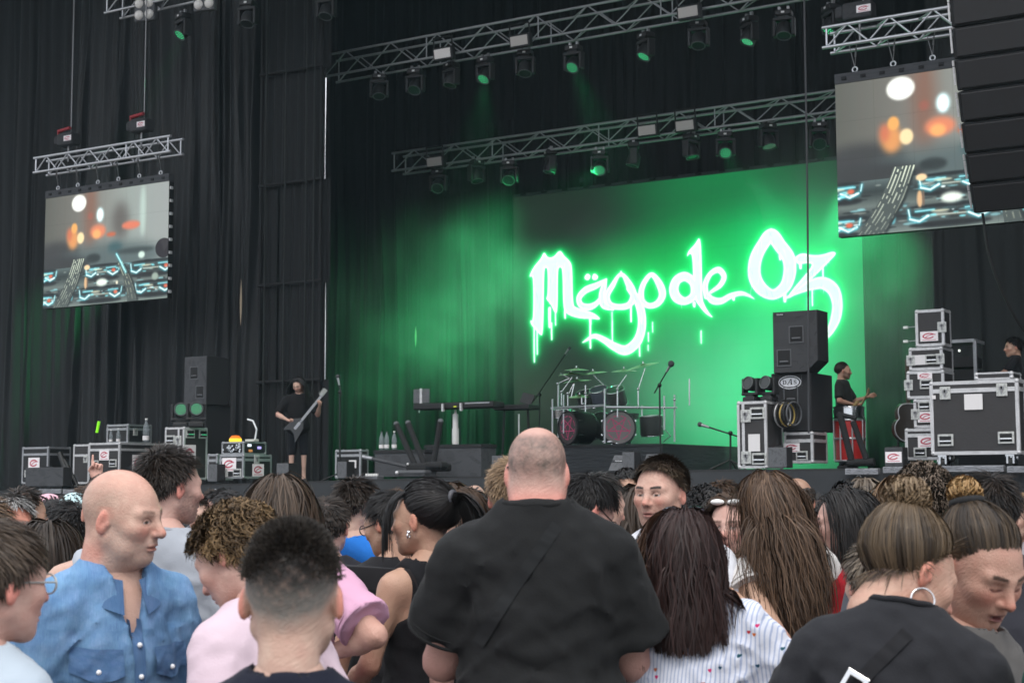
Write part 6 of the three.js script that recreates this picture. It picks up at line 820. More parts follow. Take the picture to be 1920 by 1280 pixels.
{ // bald man in the denim shirt
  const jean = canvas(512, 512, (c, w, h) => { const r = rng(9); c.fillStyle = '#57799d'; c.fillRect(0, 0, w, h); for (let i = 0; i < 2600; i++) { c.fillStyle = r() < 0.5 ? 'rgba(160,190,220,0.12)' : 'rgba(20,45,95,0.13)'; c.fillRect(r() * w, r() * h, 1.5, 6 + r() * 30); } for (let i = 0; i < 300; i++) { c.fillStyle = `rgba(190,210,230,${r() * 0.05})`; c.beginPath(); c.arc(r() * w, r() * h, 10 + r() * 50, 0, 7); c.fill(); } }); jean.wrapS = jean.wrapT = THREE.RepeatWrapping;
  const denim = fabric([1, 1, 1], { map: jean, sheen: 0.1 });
  const stub = (x, y, z) => 0.33 * scalp(x, y, z, 0.3) * sstep(0.115, 0.06, y + 0.35 * Math.max(0, z)) * (0.8 + 0.7 * fbm(x * 30, y * 30, z * 30));
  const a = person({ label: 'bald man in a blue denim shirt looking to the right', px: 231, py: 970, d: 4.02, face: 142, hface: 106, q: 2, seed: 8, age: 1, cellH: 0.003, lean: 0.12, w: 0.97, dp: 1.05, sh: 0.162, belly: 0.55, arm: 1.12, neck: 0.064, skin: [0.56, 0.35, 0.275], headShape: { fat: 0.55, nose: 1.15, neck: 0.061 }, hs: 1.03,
    look: { scalpColor: [0.2, 0.165, 0.13], scalpFn: stub, red: 1.3, redTop: 0.5, redNeck: 0.6, beard: 0.4, beardColor: [0.4, 0.34, 0.3], brow: [0.1, 0.07, 0.05], browK: 0.6, eye: [0.05, 0.04, 0.03] },
    arms: { l: { u: [0.06, -1, 0.02], f: [0.1, -1, 0.2] }, r: { u: [-0.24, -1, -0.02], f: [-0.05, -1, 0.25] } }, shirt: { rib: false, mat: denim, sleeve: 0.98, loose: 0.02, bag: 0.02, fold: 1.7, neck: 0.079, neckY: 1.455, neckDrop: 0.5, vee: [1.27, 0.05], flare: 0.025, uv: 3, paint: (x, y, z) => { const n = fbm(x * 5, y * 4, z * 5 + 3), k = 0.78 + 0.55 * n + 0.42 * sstep(1.2, 1.42, y); return [k * (1.0 + 0.25 * n), k * (1 + 0.12 * n), k]; } }, trousers: [0.03, 0.04, 0.07] });  // worn fade, plus shoulder highlights painted in as a lighter top
  const dk = fabric([0.62, 0.64, 0.72], { map: jean, vertexColors: false }), btn = std([0.8, 0.8, 0.82], 0.25);
  a.patch('pocket_flap', 0.045, 0.165, 1.225, 1.29, true, dk, 0.012, 10, 6, (u, v) => [u, v - (v < 0.5 ? (0.5 - Math.abs(u - 0.5)) * -0.0 + 0.35 * (0.5 - Math.abs(u - 0.5)) * (1 - v) * 2 : 0)]); a.patch('pocket_flap', -0.165, -0.045, 1.225, 1.29, true, dk, 0.012, 10, 6, (u, v) => [u, v - (v < 0.5 ? 0.35 * (0.5 - Math.abs(u - 0.5)) * (1 - v) * 2 : 0)]);
  a.patch('button_placket', -0.016, 0.016, 0.86, 1.36, true, dk, 0.007, 3, 24);
  const B = []; for (const [x, y] of [[0.105, 1.232], [-0.105, 1.232], [0, 1.3], [0, 1.22], [0, 1.14], [0, 1.06]]) B.push(ball(0.0075, x, y, a.surf(x, y, true, 0.012), 8).scale(1, 1, 1)); for (const b of B) a.add('button', [b], btn);
  const flap = (s) => { const P = [], I = [], n = 12; for (let i = 0; i <= n; i++) { const t = i / n, an = lerp(2.9, 0.25, t) * s, r = 0.088 + 0.006 * t, x = r * Math.sin(an), z = -0.02 + r * Math.cos(an) * 1.05 + 0.012 * t, y = 1.5 - 0.04 * t; P.push(x, y, z, x * 1.3 + s * 0.004, y - 0.055 - 0.03 * t * t, z + (z + 0.02) * 0.35 + 0.014 * t); if (i < n) { const e = i * 2; I.push(e, e + 1, e + 3, e, e + 3, e + 2); } } const g = new THREE.BufferGeometry(); g.setAttribute('position', new THREE.BufferAttribute(new Float32Array(P), 3)); g.setIndex(I); g.computeVertexNormals(); planarUV(g, 3); return g; };
  for (const s of [-1, 1]) a.add('collar', [flap(s)], dk);
  a.add('necklace', [new THREE.TorusGeometry(0.074, 0.003, 6, 40).rotateX(Math.PI / 2 + 0.6).translate(0, 1.44, 0.0)], std([0.2, 0.16, 0.1], 0.4, 0.6));
}
person({ label: 'man in a light grey T-shirt with dark hair standing behind the denim shirt', px: 320, py: 915, d: 4.9, face: 12, hface: 48, q: 2, back: 1, seed: 11, w: 1.1, sh: 0.205, arm: 1.1, skin: SKIN.pink, look: { hairColor: HC.dark, red: 1.4, beard: 0.55 }, hair: H.short(HC.dark, [0.05, 0.04, 0.034], { len: 0.034, up: 0.7, fwd: 0.4 }), shirt: { name: 'tshirt', color: [0.36, 0.38, 0.42], sleeve: 0.7, fold: 1.1 } });
person({ label: 'woman with long straight brown hair in a pink T-shirt, hands on hips', px: 524, py: 958, d: 5.0, face: 0, q: 2, back: 1, seed: 13, hs: 0.94, fem: 0.6, w: 1.02, sh: 0.172, skin: SKIN.fair, look: { hairColor: HC.brown }, hair: H.long([0.03, 0.021, 0.015], [0.12, 0.08, 0.055], { n: 5200, len: 0.4, wave: 0.03 }),
  arms: { l: { u: [0.56, -0.52, -0.5], f: [-0.62, -0.28, 0.62], hand: 'fist' }, r: { u: [-0.56, -0.52, -0.5], f: [0.62, -0.28, 0.62], hand: 'fist' } }, shirt: { name: 'tshirt', color: [0.6, 0.34, 0.47], sleeve: 0.78, loose: 0.022, bag: 0.02, fold: 1.3, flare: 0.02 }, trousers: [0.04, 0.06, 0.12] });
person({ label: 'person with curly light brown hair and pale pink top turned to the left', px: 440, py: 1046, d: 3.75, face: 308, hface: 294, hp: 0.22, lean: 0.34, q: 2, back: 1, seed: 17, sh: 0.152, w: 0.98, skin: SKIN.pink, look: { hairColor: [0.06, 0.038, 0.02], beard: 0.12, beardColor: [0.2, 0.1, 0.06] }, hair: [H.curly([0.07, 0.042, 0.02], [0.3, 0.19, 0.09], { n: 5200, len: 0.058, r: 0.008, w: 0.0022, root: (az, el) => el > hairline(az) - 0.22 })], shirt: { name: 'tshirt', color: [0.6, 0.47, 0.53], sleeve: 0.7, neckY: 1.47, fold: 1.1 } });
{
  const a = person({ label: 'child with brown hair and glasses cut by the left edge', px: -10, py: 1097, d: 3.0, face: 40, hface: 40, q: 2, seed: 19, w: 0.85, sh: 0.155, neck: 0.046, skin: SKIN.pink, headShape: { neck: 0.046 }, look: { hairColor: [0.05, 0.035, 0.025], red: 1.4 }, hair: H.short([0.04, 0.028, 0.02], [0.12, 0.085, 0.06], { n: 7000, len: 0.05, up: 0.1, fwd: 0.6 }), shirt: { name: 'tshirt', color: [0.4, 0.46, 0.52], sleeve: 0.7 } });
  glasses(a, std([0.5, 0.5, 0.48], 0.3, 0.3));
}
{ // woman with the black ponytail
  const tie = [0.012, 0.07, -0.118];
  const a = person({ label: 'woman with black ponytail, pearl earring and black sleeveless top', px: 792, py: 975, d: 5.3, hs: 1.06, face: 318, hface: 296, q: 2, back: 1, seed: 23, fem: 0.6, sh: 0.165, w: 0.95, arm: 0.95, neck: 0.045, skin: [0.48, 0.29, 0.205], look: { hairColor: HC.black, brow: HC.black }, headShape: { neck: 0.045, nose: 0.85 },
    hair: [H.tied(HC.black, HC.black2, tie, { n: 5600, vol: 0.01 }), H.tail(HC.black, HC.black2, tie, { n: 1200, len: 0.42, g: 0.7, out: [0.1, 0.1, -0.6] }), { ...H.long(HC.black, HC.black2, { n: 260, len: 0.2, wave: 0.02, root: (az, el) => Math.abs(Math.abs(az) - 0.75) < 0.25 && el > 0.45 && el < 0.8 }), dir: (s) => V(s.root.x > 0 ? 0.75 : -0.75, -0.2, 0.75) }],
    arms: { l: { u: [0.28, -1, 0.1], f: [-0.1, -0.5, 0.8] }, r: { u: [-0.3, -1, 0.0], f: [0.3, -0.4, 0.8] } }, shirt: { name: 'tank_top', color: [0.012, 0.012, 0.014], sleeve: 0, tank: 0.07, loose: 0.008, neck: 0.085, neckY: 1.43, neckDrop: 0.2, fold: 0.8 } });
  earring(a, 1, 'pearl'); earring(a, -1, 'pearl'); a.add('hair_tie', [new THREE.TorusGeometry(0.02, 0.01, 8, 18).translate(...tie)], std([0.05, 0.05, 0.06], 0.5), true);
  a.strap('top_strap', [[0.135, 1.47], [0.13, 1.42], [0.12, 1.36]], false, 0.014, std([0.012, 0.012, 0.014], 0.8), 0.004);
}
{
  const a = person({ label: 'man with dark hair and glasses in black, left of the ponytail woman', px: 728, py: 984, d: 6.0, face: 320, hface: 304, hp: 0.22, q: 1, seed: 29, skin: SKIN.tan, look: { hairColor: HC.black, red: 1.2 }, hair: H.short(HC.black, HC.black2, { len: 0.042, up: 0.3, fwd: 0.7 }), shirt: { name: 'tshirt', color: [0.016, 0.016, 0.018] } }); glasses(a);
}
{ // woman with auburn hair and striped blouse
  const stripes = canvas(512, 512, (c, w, h) => { c.fillStyle = '#eceef4'; c.fillRect(0, 0, w, h); for (let i = 0; i < 32; i++) { c.fillStyle = 'rgba(112,136,180,0.42)'; c.fillRect(i * 16, 0, 5, h); } const r = rng(12); const hearts = ['#d8336f', '#2b5b68', '#d9743c', '#c8383c', '#24506a']; for (let i = 0; i < 26; i++) { const x = 20 + r() * 470, y = 20 + r() * 470; c.save(); c.translate(x, y); c.rotate(r() * 0.6 - 0.3); c.scale(0.85, 1); c.fillStyle = hearts[i % 5]; c.beginPath(); c.moveTo(0, 9); c.bezierCurveTo(-14, -1, -7, -10, 0, -4); c.bezierCurveTo(7, -10, 14, -1, 0, 9); c.fill(); c.restore(); } }); stripes.wrapS = stripes.wrapT = THREE.RepeatWrapping;
  const a = person({ label: 'woman with long auburn hair and a pale striped blouse with tiny hearts', px: 1284, py: 1034, d: 4.15, hs: 0.92, face: 8, hface: 4, q: 2, back: 1, seed: 31, fem: 0.7, w: 1.18, dp: 1.15, sh: 0.178, arm: 1.15, belly: 0.3, skin: SKIN.fair, look: { hairColor: HC.auburn },
    hair: [H.long(HC.auburn, HC.auburn2, { n: 5200, len: 0.36, wave: 0.018, layer: 0.014, g: 0.6, lenVar: 0.06, spread: 0.3 }), { ...H.long([0.06, 0.032, 0.02], [0.2, 0.11, 0.07], { n: 800, len: 0.42, wave: 0.03, layer: 0.03, root: (az, el) => az > 0.3 && az < 1.3 && el > hairline(az) && el < 0.95 }) }],
    arms: { l: { u: [0.3, -0.85, 0.35], f: [-0.3, -0.1, 0.9] }, r: { u: [-0.45, -0.75, 0.3], f: [0.3, 0.05, 0.9] } }, shirt: { name: 'blouse', mat: fabric([0.78, 0.79, 0.84], { map: stripes, sheen: 0.1 }), sleeve: 0.95, loose: 0.03, bag: 0.045, flare: 0.05, fold: 2.1, uv: 2.7 }, trousers: [0.05, 0.08, 0.16] });
  a.add('sunglasses', [0, 1].map((i) => ell3([(i - 0.5) * 0.066, 0.118, 0.038], [0.03, 0.014, 0.022])), std([0.05, 0.055, 0.075], 0.15), true);
}
function ell3(c, r) { return new THREE.SphereGeometry(1, 14, 10).scale(...r).translate(...c); }
person({ label: 'woman with very long light brown hair in a white top raising one arm', px: 1440, py: 948, d: 5.3, hs: 0.94, face: 330, hface: 2, hr: 0.1, q: 2, back: 1, seed: 37, fem: 0.7, sh: 0.175, w: 1.0, arm: 1.0, skin: [0.5, 0.31, 0.22], look: { hairColor: HC.brown, },
  hair: { ...H.long([0.045, 0.026, 0.016], [0.19, 0.115, 0.07], { n: 6400, len: 0.48, wave: 0.13, waveF: 1.2, layer: 0.012, seg: 16, w: 0.0028, lenVar: 0.2, spread: 0.2, g: 0.5 }), len: (az, el, R) => (az > 0.35 && az < 2.5 ? 0.28 : 0.47) * (0.8 + 0.4 * R()), tilt: [-0.16, 0, 0] }, sideLean: -0.13,
  arms: { l: { u: [0.03, -0.19, -0.2], f: [0.127, 0.21, 0.13], hand: 'open', palm: [0, 0, 1] }, r: { u: [-0.25, -1, 0.05], f: [0, -0.7, 0.7] } }, armTattoo: (x, y, z) => sstep(0.1, 0.3, noise(x * 40, y * 40, z * 40)) * sstep(0.02, 0.0, Math.abs(y - 1.3) - 0.03) * (x > 0.28 ? 0.7 : 0), shirt: { name: 'top', color: [0.66, 0.64, 0.62], sleeve: 0.16, rib: false, loose: 0.014, neck: 0.09, neckY: 1.44, fold: 1.2 }, trousers: [0.05, 0.07, 0.13] });
person({ label: 'man with short brown hair and white T-shirt facing the camera', px: 1238, py: 927, d: 5.3, face: 206, hface: 214, q: 2, seed: 41, skin: [0.54, 0.33, 0.26], w: 1.05, sh: 0.2, look: { hairColor: HC.brown, beard: 0.3, brow: HC.dark, browK: 1, lip: [0.36, 0.15, 0.13] }, headShape: { fat: 0.5 }, hair: H.short([0.035, 0.023, 0.015], [0.1, 0.07, 0.045], { n: 6500, len: 0.026, up: 0.6, fwd: 0.6, root: (az, el) => el > hairline(az) + 0.06 && el > -0.1 }), shirt: { name: 'tshirt', color: [0.72, 0.73, 0.78], neckDrop: 0.6 } });
{
  const a = person({ label: 'bearded man with glasses and dark curls left of the white T-shirt', px: 1176, py: 927, d: 8, face: 190, hface: 186, q: 2, seed: 43, skin: SKIN.tan, look: { hairColor: HC.black, beard: 0.9, brow: HC.black, browK: 1 }, hair: H.curly(HC.black, HC.black2, { n: 900, len: 0.045, w: 0.006, root: (az, el) => el > hairline(az) + 0.05 && el > 0.1 }), shirt: { name: 'shirt', color: [0.6, 0.1, 0.22], sleeve: 0.7, paint: (x, y, z) => (noise(x * 14, y * 14, z * 14) > 0.05 ? [0.1, 0.2, 0.3] : [1, 1, 1]) } }); glasses(a, frameM, 0.026);
}
{
  const a = person({ label: 'person with dark hair and glasses bending down right of the big man', px: 1102, py: 958, d: 5.6, face: 46, hface: 62, hp: 0.5, lean: 0.1, q: 1, seed: 47, skin: SKIN.pink, look: { hairColor: HC.black, red: 1.4 }, hair: H.short(HC.black, HC.black2, { len: 0.05, up: 0.2, fwd: 0.4 }), shirt: { name: 'tshirt', color: [0.03, 0.03, 0.04] } }); glasses(a);
}
person({ label: 'person with greying dark hair just behind the bent dark haired one', px: 1126, py: 948, d: 6.1, face: 50, hface: 64, hp: 0.2, q: 1, seed: 49, skin: SKIN.fair, look: { hairColor: HC.dark }, hair: H.short([0.03, 0.028, 0.027], [0.1, 0.095, 0.09], { n: 2200, len: 0.04, up: 0.4 }), shirt: { name: 'tshirt', color: [0.1, 0.1, 0.12] } });
person({ label: 'man with blond cropped hair half hidden left of the big man\'s neck', px: 966, py: 934, d: 5.0, face: 4, q: 1, seed: 51, skin: SKIN.pink, look: { hairColor: [0.17, 0.11, 0.06], red: 1.3 }, hair: H.short([0.16, 0.1, 0.055], [0.32, 0.22, 0.13], { len: 0.03, up: 0.6, root: (az, el) => el > hairline(az) + 0.18 }), shirt: { name: 'tshirt', color: [0.2, 0.2, 0.22] } });
{ // woman with the high bun, black T-shirt and bag strap
  const bc = [0.0, 0.158, -0.068];
  const a = person({ label: 'woman with big blond-brown top bun and black T-shirt crossed by a buckled strap', px: 1708, py: 1082, d: 3.45, hs: 1.03, drop: 0.04, shY: 1.35, face: 20, hface: 74, hp: 0.28, lean: 0.14, sideLean: 0.12, hr: -0.1, hfwd: 0.055, q: 2, seed: 53, fem: 0.8, w: 1.16, dp: 1.25, sh: 0.17, arm: 1.15, belly: 0.5, neck: 0.055, skin: [0.5, 0.3, 0.225], look: { hairColor: HC.brown, red: 1.2 }, headShape: { fat: 0.9, neck: 0.054, neckLen: 0.11 },
    hair: [H.tied([0.03, 0.021, 0.014], [0.2, 0.14, 0.085], bc, { n: 7000, vol: 0.014, shade: (t, s, b) => mix3(b, [0.3, 0.21, 0.13], 0.4 * sstep(0.4, 1, t) * s.b) }), H.bun([0.09, 0.058, 0.032], [0.36, 0.26, 0.16], bc, 0.052, { n: 2600 }), { ...H.fuzz([0.06, 0.04, 0.025], [0.2, 0.14, 0.09], { n: 260, len: 0.05, w: 0.0018, root: (az, el) => el > hairline(az) - 0.05 && el < hairline(az) + 0.25 }), g: 0.1 }],
    arms: { l: { u: [0.3, -0.9, 0.25], f: [-0.3, -0.1, 0.9] }, r: { u: [-0.3, -0.9, 0.25], f: [0.3, 0.0, 0.9] } }, shirt: { name: 'tshirt', color: [0.022, 0.0225, 0.026], sleeve: 0.85, loose: 0.022, bag: 0.02, fold: 1.3, neck: 0.076, neckY: 1.478, neckDrop: 0.35, flare: 0.03 } });
  earring(a, 1, 'hoop'); earring(a, -1, 'hoop');
  const strapM = fabric([0.016, 0.016, 0.018], { vertexColors: false }); a.strap('bag_strap', [[-0.03, 1.425], [0.01, 1.37], [0.06, 1.3], [0.12, 1.17], [0.17, 1.02]], false, 0.034, strapM, 0.007);
  const bx = 0.076, by = 1.285, bz = a.surf(bx, by, false, 0.014); const ring = new THREE.Shape([[-0.026, -0.03], [0.026, -0.03], [0.026, 0.03], [-0.026, 0.03]].map((p) => new THREE.Vector2(...p))); ring.holes.push(new THREE.Path([[-0.018, -0.02], [-0.018, 0.02], [0.018, 0.02], [0.018, -0.02]].map((p) => new THREE.Vector2(...p)))); a.add('buckle', [new THREE.ExtrudeGeometry(ring, { depth: 0.006, bevelSize: 0.002, bevelThickness: 0.002, bevelSegments: 2 }).rotateZ(0.4).translate(bx, by, bz - 0.006)], silverM);
}
{ // smiling woman looking down at the right edge
  const bc = [0.0, 0.115, -0.085];
  const a = person({ label: 'smiling woman with golden bun and hoop earrings looking down at the right edge', px: 1836, py: 1068, d: 3.65, hs: 1.1, face: 128, hface: 150, hp: 0.36, lean: 0.08, q: 2, seed: 59, fem: 0.9, w: 1.15, dp: 1.1, sh: 0.18, arm: 1.1, neck: 0.053, skin: [0.48, 0.275, 0.21], headShape: { fat: 0.7, smile: 1, nose: 1.05, neck: 0.052, neckLen: 0.13 }, look: { hairColor: HC.dark2, lip: [0.12, 0.02, 0.03], eyesClosed: true, brow: HC.dark, browK: 0.9, red: 1.1 },
    hair: [H.tied([0.022, 0.016, 0.012], [0.11, 0.075, 0.045], bc, { n: 7000, vol: 0.008 }), H.bun([0.26, 0.15, 0.06], [0.5, 0.33, 0.16], [0, 0.135, -0.105], 0.036, { n: 1300 })], shirt: { name: 'top', color: [0.105, 0.1, 0.097], sleeve: 0.8, neck: 0.1, neckY: 1.455, neckDrop: 0.8, fold: 1.4 } });
  earring(a, 1, 'hoop'); earring(a, -1, 'hoop'); a.add('hair_tie', [new THREE.TorusGeometry(0.03, 0.01, 8, 22).rotateX(0.9).translate(0, 0.118, -0.09)], M.matte, true);
}
person({ label: 'person in a dark green shirt whose shoulder enters the lower right corner', px: 2075, py: 1090, d: 3.05, face: 250, q: 1, seed: 61, w: 1.1, sh: 0.2, skin: SKIN.fair, look: { hairColor: HC.dark }, hair: H.short(HC.dark, HC.dark2, { n: 900 }), shirt: { color: [0.015, 0.07, 0.055], sleeve: 0.9, fold: 1.4, flare: 0.03 } });
person({ label: 'woman with dark hair and red top shown in profile facing left', px: 1582, py: 985, d: 5.5, face: 296, hface: 282, q: 2, seed: 67, fem: 0.6, sh: 0.17, skin: SKIN.pink, look: { hairColor: HC.black, lip: [0.4, 0.1, 0.1] }, hair: H.long(HC.black, [0.03, 0.025, 0.023], { n: 3200, len: 0.34, wave: 0.06, layer: 0.022 }), shirt: { name: 'top', color: [0.3, 0.012, 0.02], sleeve: 0.9, fold: 1.4 } });
person({ label: 'man with tousled brown hair rising behind the big top bun', px: 1732, py: 944, d: 5.0, face: 4, q: 1, seed: 71, skin: SKIN.fair, look: { hairColor: HC.ash }, hair: H.curly([0.11, 0.08, 0.058], [0.26, 0.2, 0.15], { n: 4200, len: 0.055, r: 0.005 }), shirt: { name: 'tshirt', color: [0.1, 0.11, 0.13] } });
person({ label: 'dark-haired man behind the golden bun seen from behind', px: 1850, py: 964, d: 5.0, face: 345, hface: 338, q: 1, seed: 73, skin: SKIN.pink, look: { hairColor: HC.black, red: 1.5 }, hair: H.short(HC.black, HC.dark2, { n: 5200, len: 0.05, up: 0.45, fwd: 0.2 }), shirt: { name: 'tshirt', color: [0.04, 0.04, 0.05] } });
// smaller people farther back: [label, x, y of the head, depth, heading, hair kind, hair colours, shirt colour, more]
const crowd = [
  ['grey-haired man with red face looking right at the left edge', 20, 990, 6.0, 152, 'short', 'grey', [0.2, 0.2, 0.22], { q: 1, skin: [0.55, 0.24, 0.17], look: { red: 1.8, beard: 0.2 } }],
  ['person with light brown hair cut off by the left edge', -34, 1010, 4.7, 30, 'short', 'light', [0.3, 0.3, 0.32], { q: 1 }],
  ['dark-haired head behind the grey-haired man at the left', 48, 964, 7.6, 52, 'short', 'dark', [0.04, 0.04, 0.05], {}],
  ['person in a pink cap at the left of the crowd', 92, 968, 9, 28, 'long', 'black', [0.6, 0.28, 0.42], { cap: [0.66, 0.4, 0.47], fem: 0.5 }],
  ['person in a pale blue cap near the raised hand', 142, 966, 9, 35, 'short', 'dark', [0.5, 0.5, 0.52], { cap: [0.5, 0.68, 0.7] }],
  ['dark-haired person pointing one finger up at the stage', 108, 984, 8.3, 10, 'short', 'black', [0.06, 0.06, 0.07], { q: 1, arms: { r: { u: [-0.1, 0.93, 0.25], f: [0.02, 1, 0.1], hand: 'point', palm: [0, 0, -1] } } }],
  ['person with short dark hair and white shirt below the caps', 124, 996, 7.0, 300, 'short', 'black', [0.6, 0.62, 0.66], { q: 1 }],
  ['woman with long dark brown hair left of the denim shirt', 90, 1038, 5.8, 6, 'long', 'dark', [0.05, 0.045, 0.05], { q: 1, fem: 0.5, len: 0.4 }],
  ['woman with a tattooed shoulder in a pale grey sleeveless top', 200, 960, 5.3, 340, 'tied', 'brown', [0.42, 0.45, 0.5], { q: 1, fem: 0.5, tank: 0.06, tattoo: true }],
  ['small man facing left between the grey T-shirt and the brown hair', 412, 955, 10, 285, 'short', 'black', [0.6, 0.6, 0.6], {}],
  ['dark head right of the small man facing left', 428, 962, 9, 350, 'short', 'black', [0.05, 0.05, 0.05], {}],
  ['small face with glasses right of the grey T-shirt shoulder', 376, 970, 10, 170, 'short', 'dark', [0.3, 0.1, 0.1], { glasses: true }],
  ['man in a bright blue T-shirt looking to the right', 672, 950, 6.9, 42, 'short', 'dark', [0.02, 0.16, 0.55], { q: 1, hface: 52 }],
  ['dark-haired man in black left of the bright blue T-shirt', 617, 990, 6.6, 8, 'short', 'dark', [0.02, 0.02, 0.025], { q: 1 }],
  ['blond-brown haired child in profile below the blue T-shirt', 657, 1010, 8.0, 283, 'short', 'light', [0.55, 0.3, 0.4], { q: 1, hs: 0.92 }],
  ['woman with pale blond hair in a striped top', 702, 1012, 7.2, 330, 'long', 'blond', [0.6, 0.6, 0.64], { q: 1, fem: 0.5, stripes: true, len: 0.3 }],
  ['balding man far back left of the big man', 890, 941, 11, 355, 'bald', 'brown', [0.2, 0.18, 0.2], {}],
  ['dark-haired head just below the balding man far back', 884, 962, 8.6, 5, 'short', 'black', [0.05, 0.05, 0.06], {}],
  ['brown-haired head behind the ponytail', 846, 944, 9, 350, 'long', 'brown', [0.1, 0.1, 0.1], { fem: 0.4, len: 0.25 }],
  ['black curly head right of the auburn hair', 1322, 972, 6.3, 2, 'curly', 'black', [0.5, 0.5, 0.5], { q: 1 }],
  ['man with reddish brown hair behind the raised arm', 1362, 950, 7.6, 40, 'short', 'brown', [0.25, 0.12, 0.1], { q: 1, hface: 58 }],
  ['woman with white sunglasses on her hair facing the camera', 1372, 988, 6.0, 205, 'long', 'brown', [0.6, 0.55, 0.62], { q: 1, fem: 0.5, shades: true, len: 0.3 }],
  ['balding man in a white shirt behind the long light brown hair', 1496, 941, 7.8, 12, 'bald', 'dark', [0.66, 0.7, 0.75], { q: 1 }],
  ['dark curly head above the red top', 1588, 944, 9, 355, 'curly', 'black', [0.06, 0.05, 0.06], {}],
  ['woman with greyish hair far back right of the dark curls', 1624, 936, 9, 20, 'long', 'ash', [0.3, 0.3, 0.3], { fem: 0.4, len: 0.26 }],
  ['dark-haired person whose ear shows beside the red top', 1632, 982, 7.0, 330, 'short', 'black', [0.1, 0.1, 0.1], { q: 1 }],
  ['woman with streaky light hair left of the big bun', 1690, 956, 5.8, 340, 'long', 'light', [0.12, 0.1, 0.1], { q: 1, fem: 0.4, len: 0.35 }],
  ['blond woman facing left at the right edge', 1910, 972, 8.0, 236, 'long', 'blond', [0.3, 0.28, 0.3], { q: 1, fem: 0.5, len: 0.28 }],
  ['light brown head low between the red top and the black T-shirt', 1640, 1096, 4.4, 350, 'short', 'ash', [0.16, 0.18, 0.22], { q: 1, hs: 0.95 }],
  ['black-haired person behind the white shirt of the balding man', 1530, 972, 8.6, 0, 'short', 'black', [0.05, 0.05, 0.06], {}],
  ['brown-haired person far back between the long brown hair and the balding man', 1462, 952, 10, 0, 'short', 'brown', [0.2, 0.2, 0.22], {}],
  ['woman with dark olive hair between the beard and the white T-shirt', 1198, 962, 7.0, 0, 'long', 'dark2', [0.1, 0.1, 0.1], { fem: 0.4, len: 0.3 }],
  ['woman with pale face looking left between the balding man and the big man', 862, 965, 7.6, 250, 'long', 'brown', [0.55, 0.5, 0.5], { q: 1, fem: 0.5, len: 0.25 }],
  ['dark head far back above the small glasses face', 398, 948, 12.5, 0, 'short', 'dark', [0.1, 0.1, 0.12], {}],
  ['person with brown hair far back between the blue T-shirt and the ponytail', 744, 952, 11, 20, 'short', 'brown', [0.12, 0.12, 0.15], {}],
  ['dark-haired person far back left of the blond cropped hair', 915, 946, 12, 0, 'short', 'dark', [0.08, 0.08, 0.1], {}],
  ['person far back above the black curly head', 1300, 948, 11, 0, 'short', 'dark', [0.3, 0.3, 0.3], {}],
  ['ash-brown head far back between the two buns', 1792, 952, 8.5, 0, 'short', 'ash', [0.1, 0.1, 0.1], {}],
  ['dark head at the far right behind the blond woman', 1886, 950, 10.5, 0, 'short', 'dark', [0.1, 0.1, 0.12], {}],
  ['fair-haired person far back left of the tattooed shoulder', 160, 946, 11, 0, 'short', 'brown', [0.2, 0.2, 0.2], {}],
  ['dark-haired person far back right of the pink T-shirt sleeve', 590, 962, 12, 0, 'short', 'black', [0.1, 0.1, 0.1], {}],
];
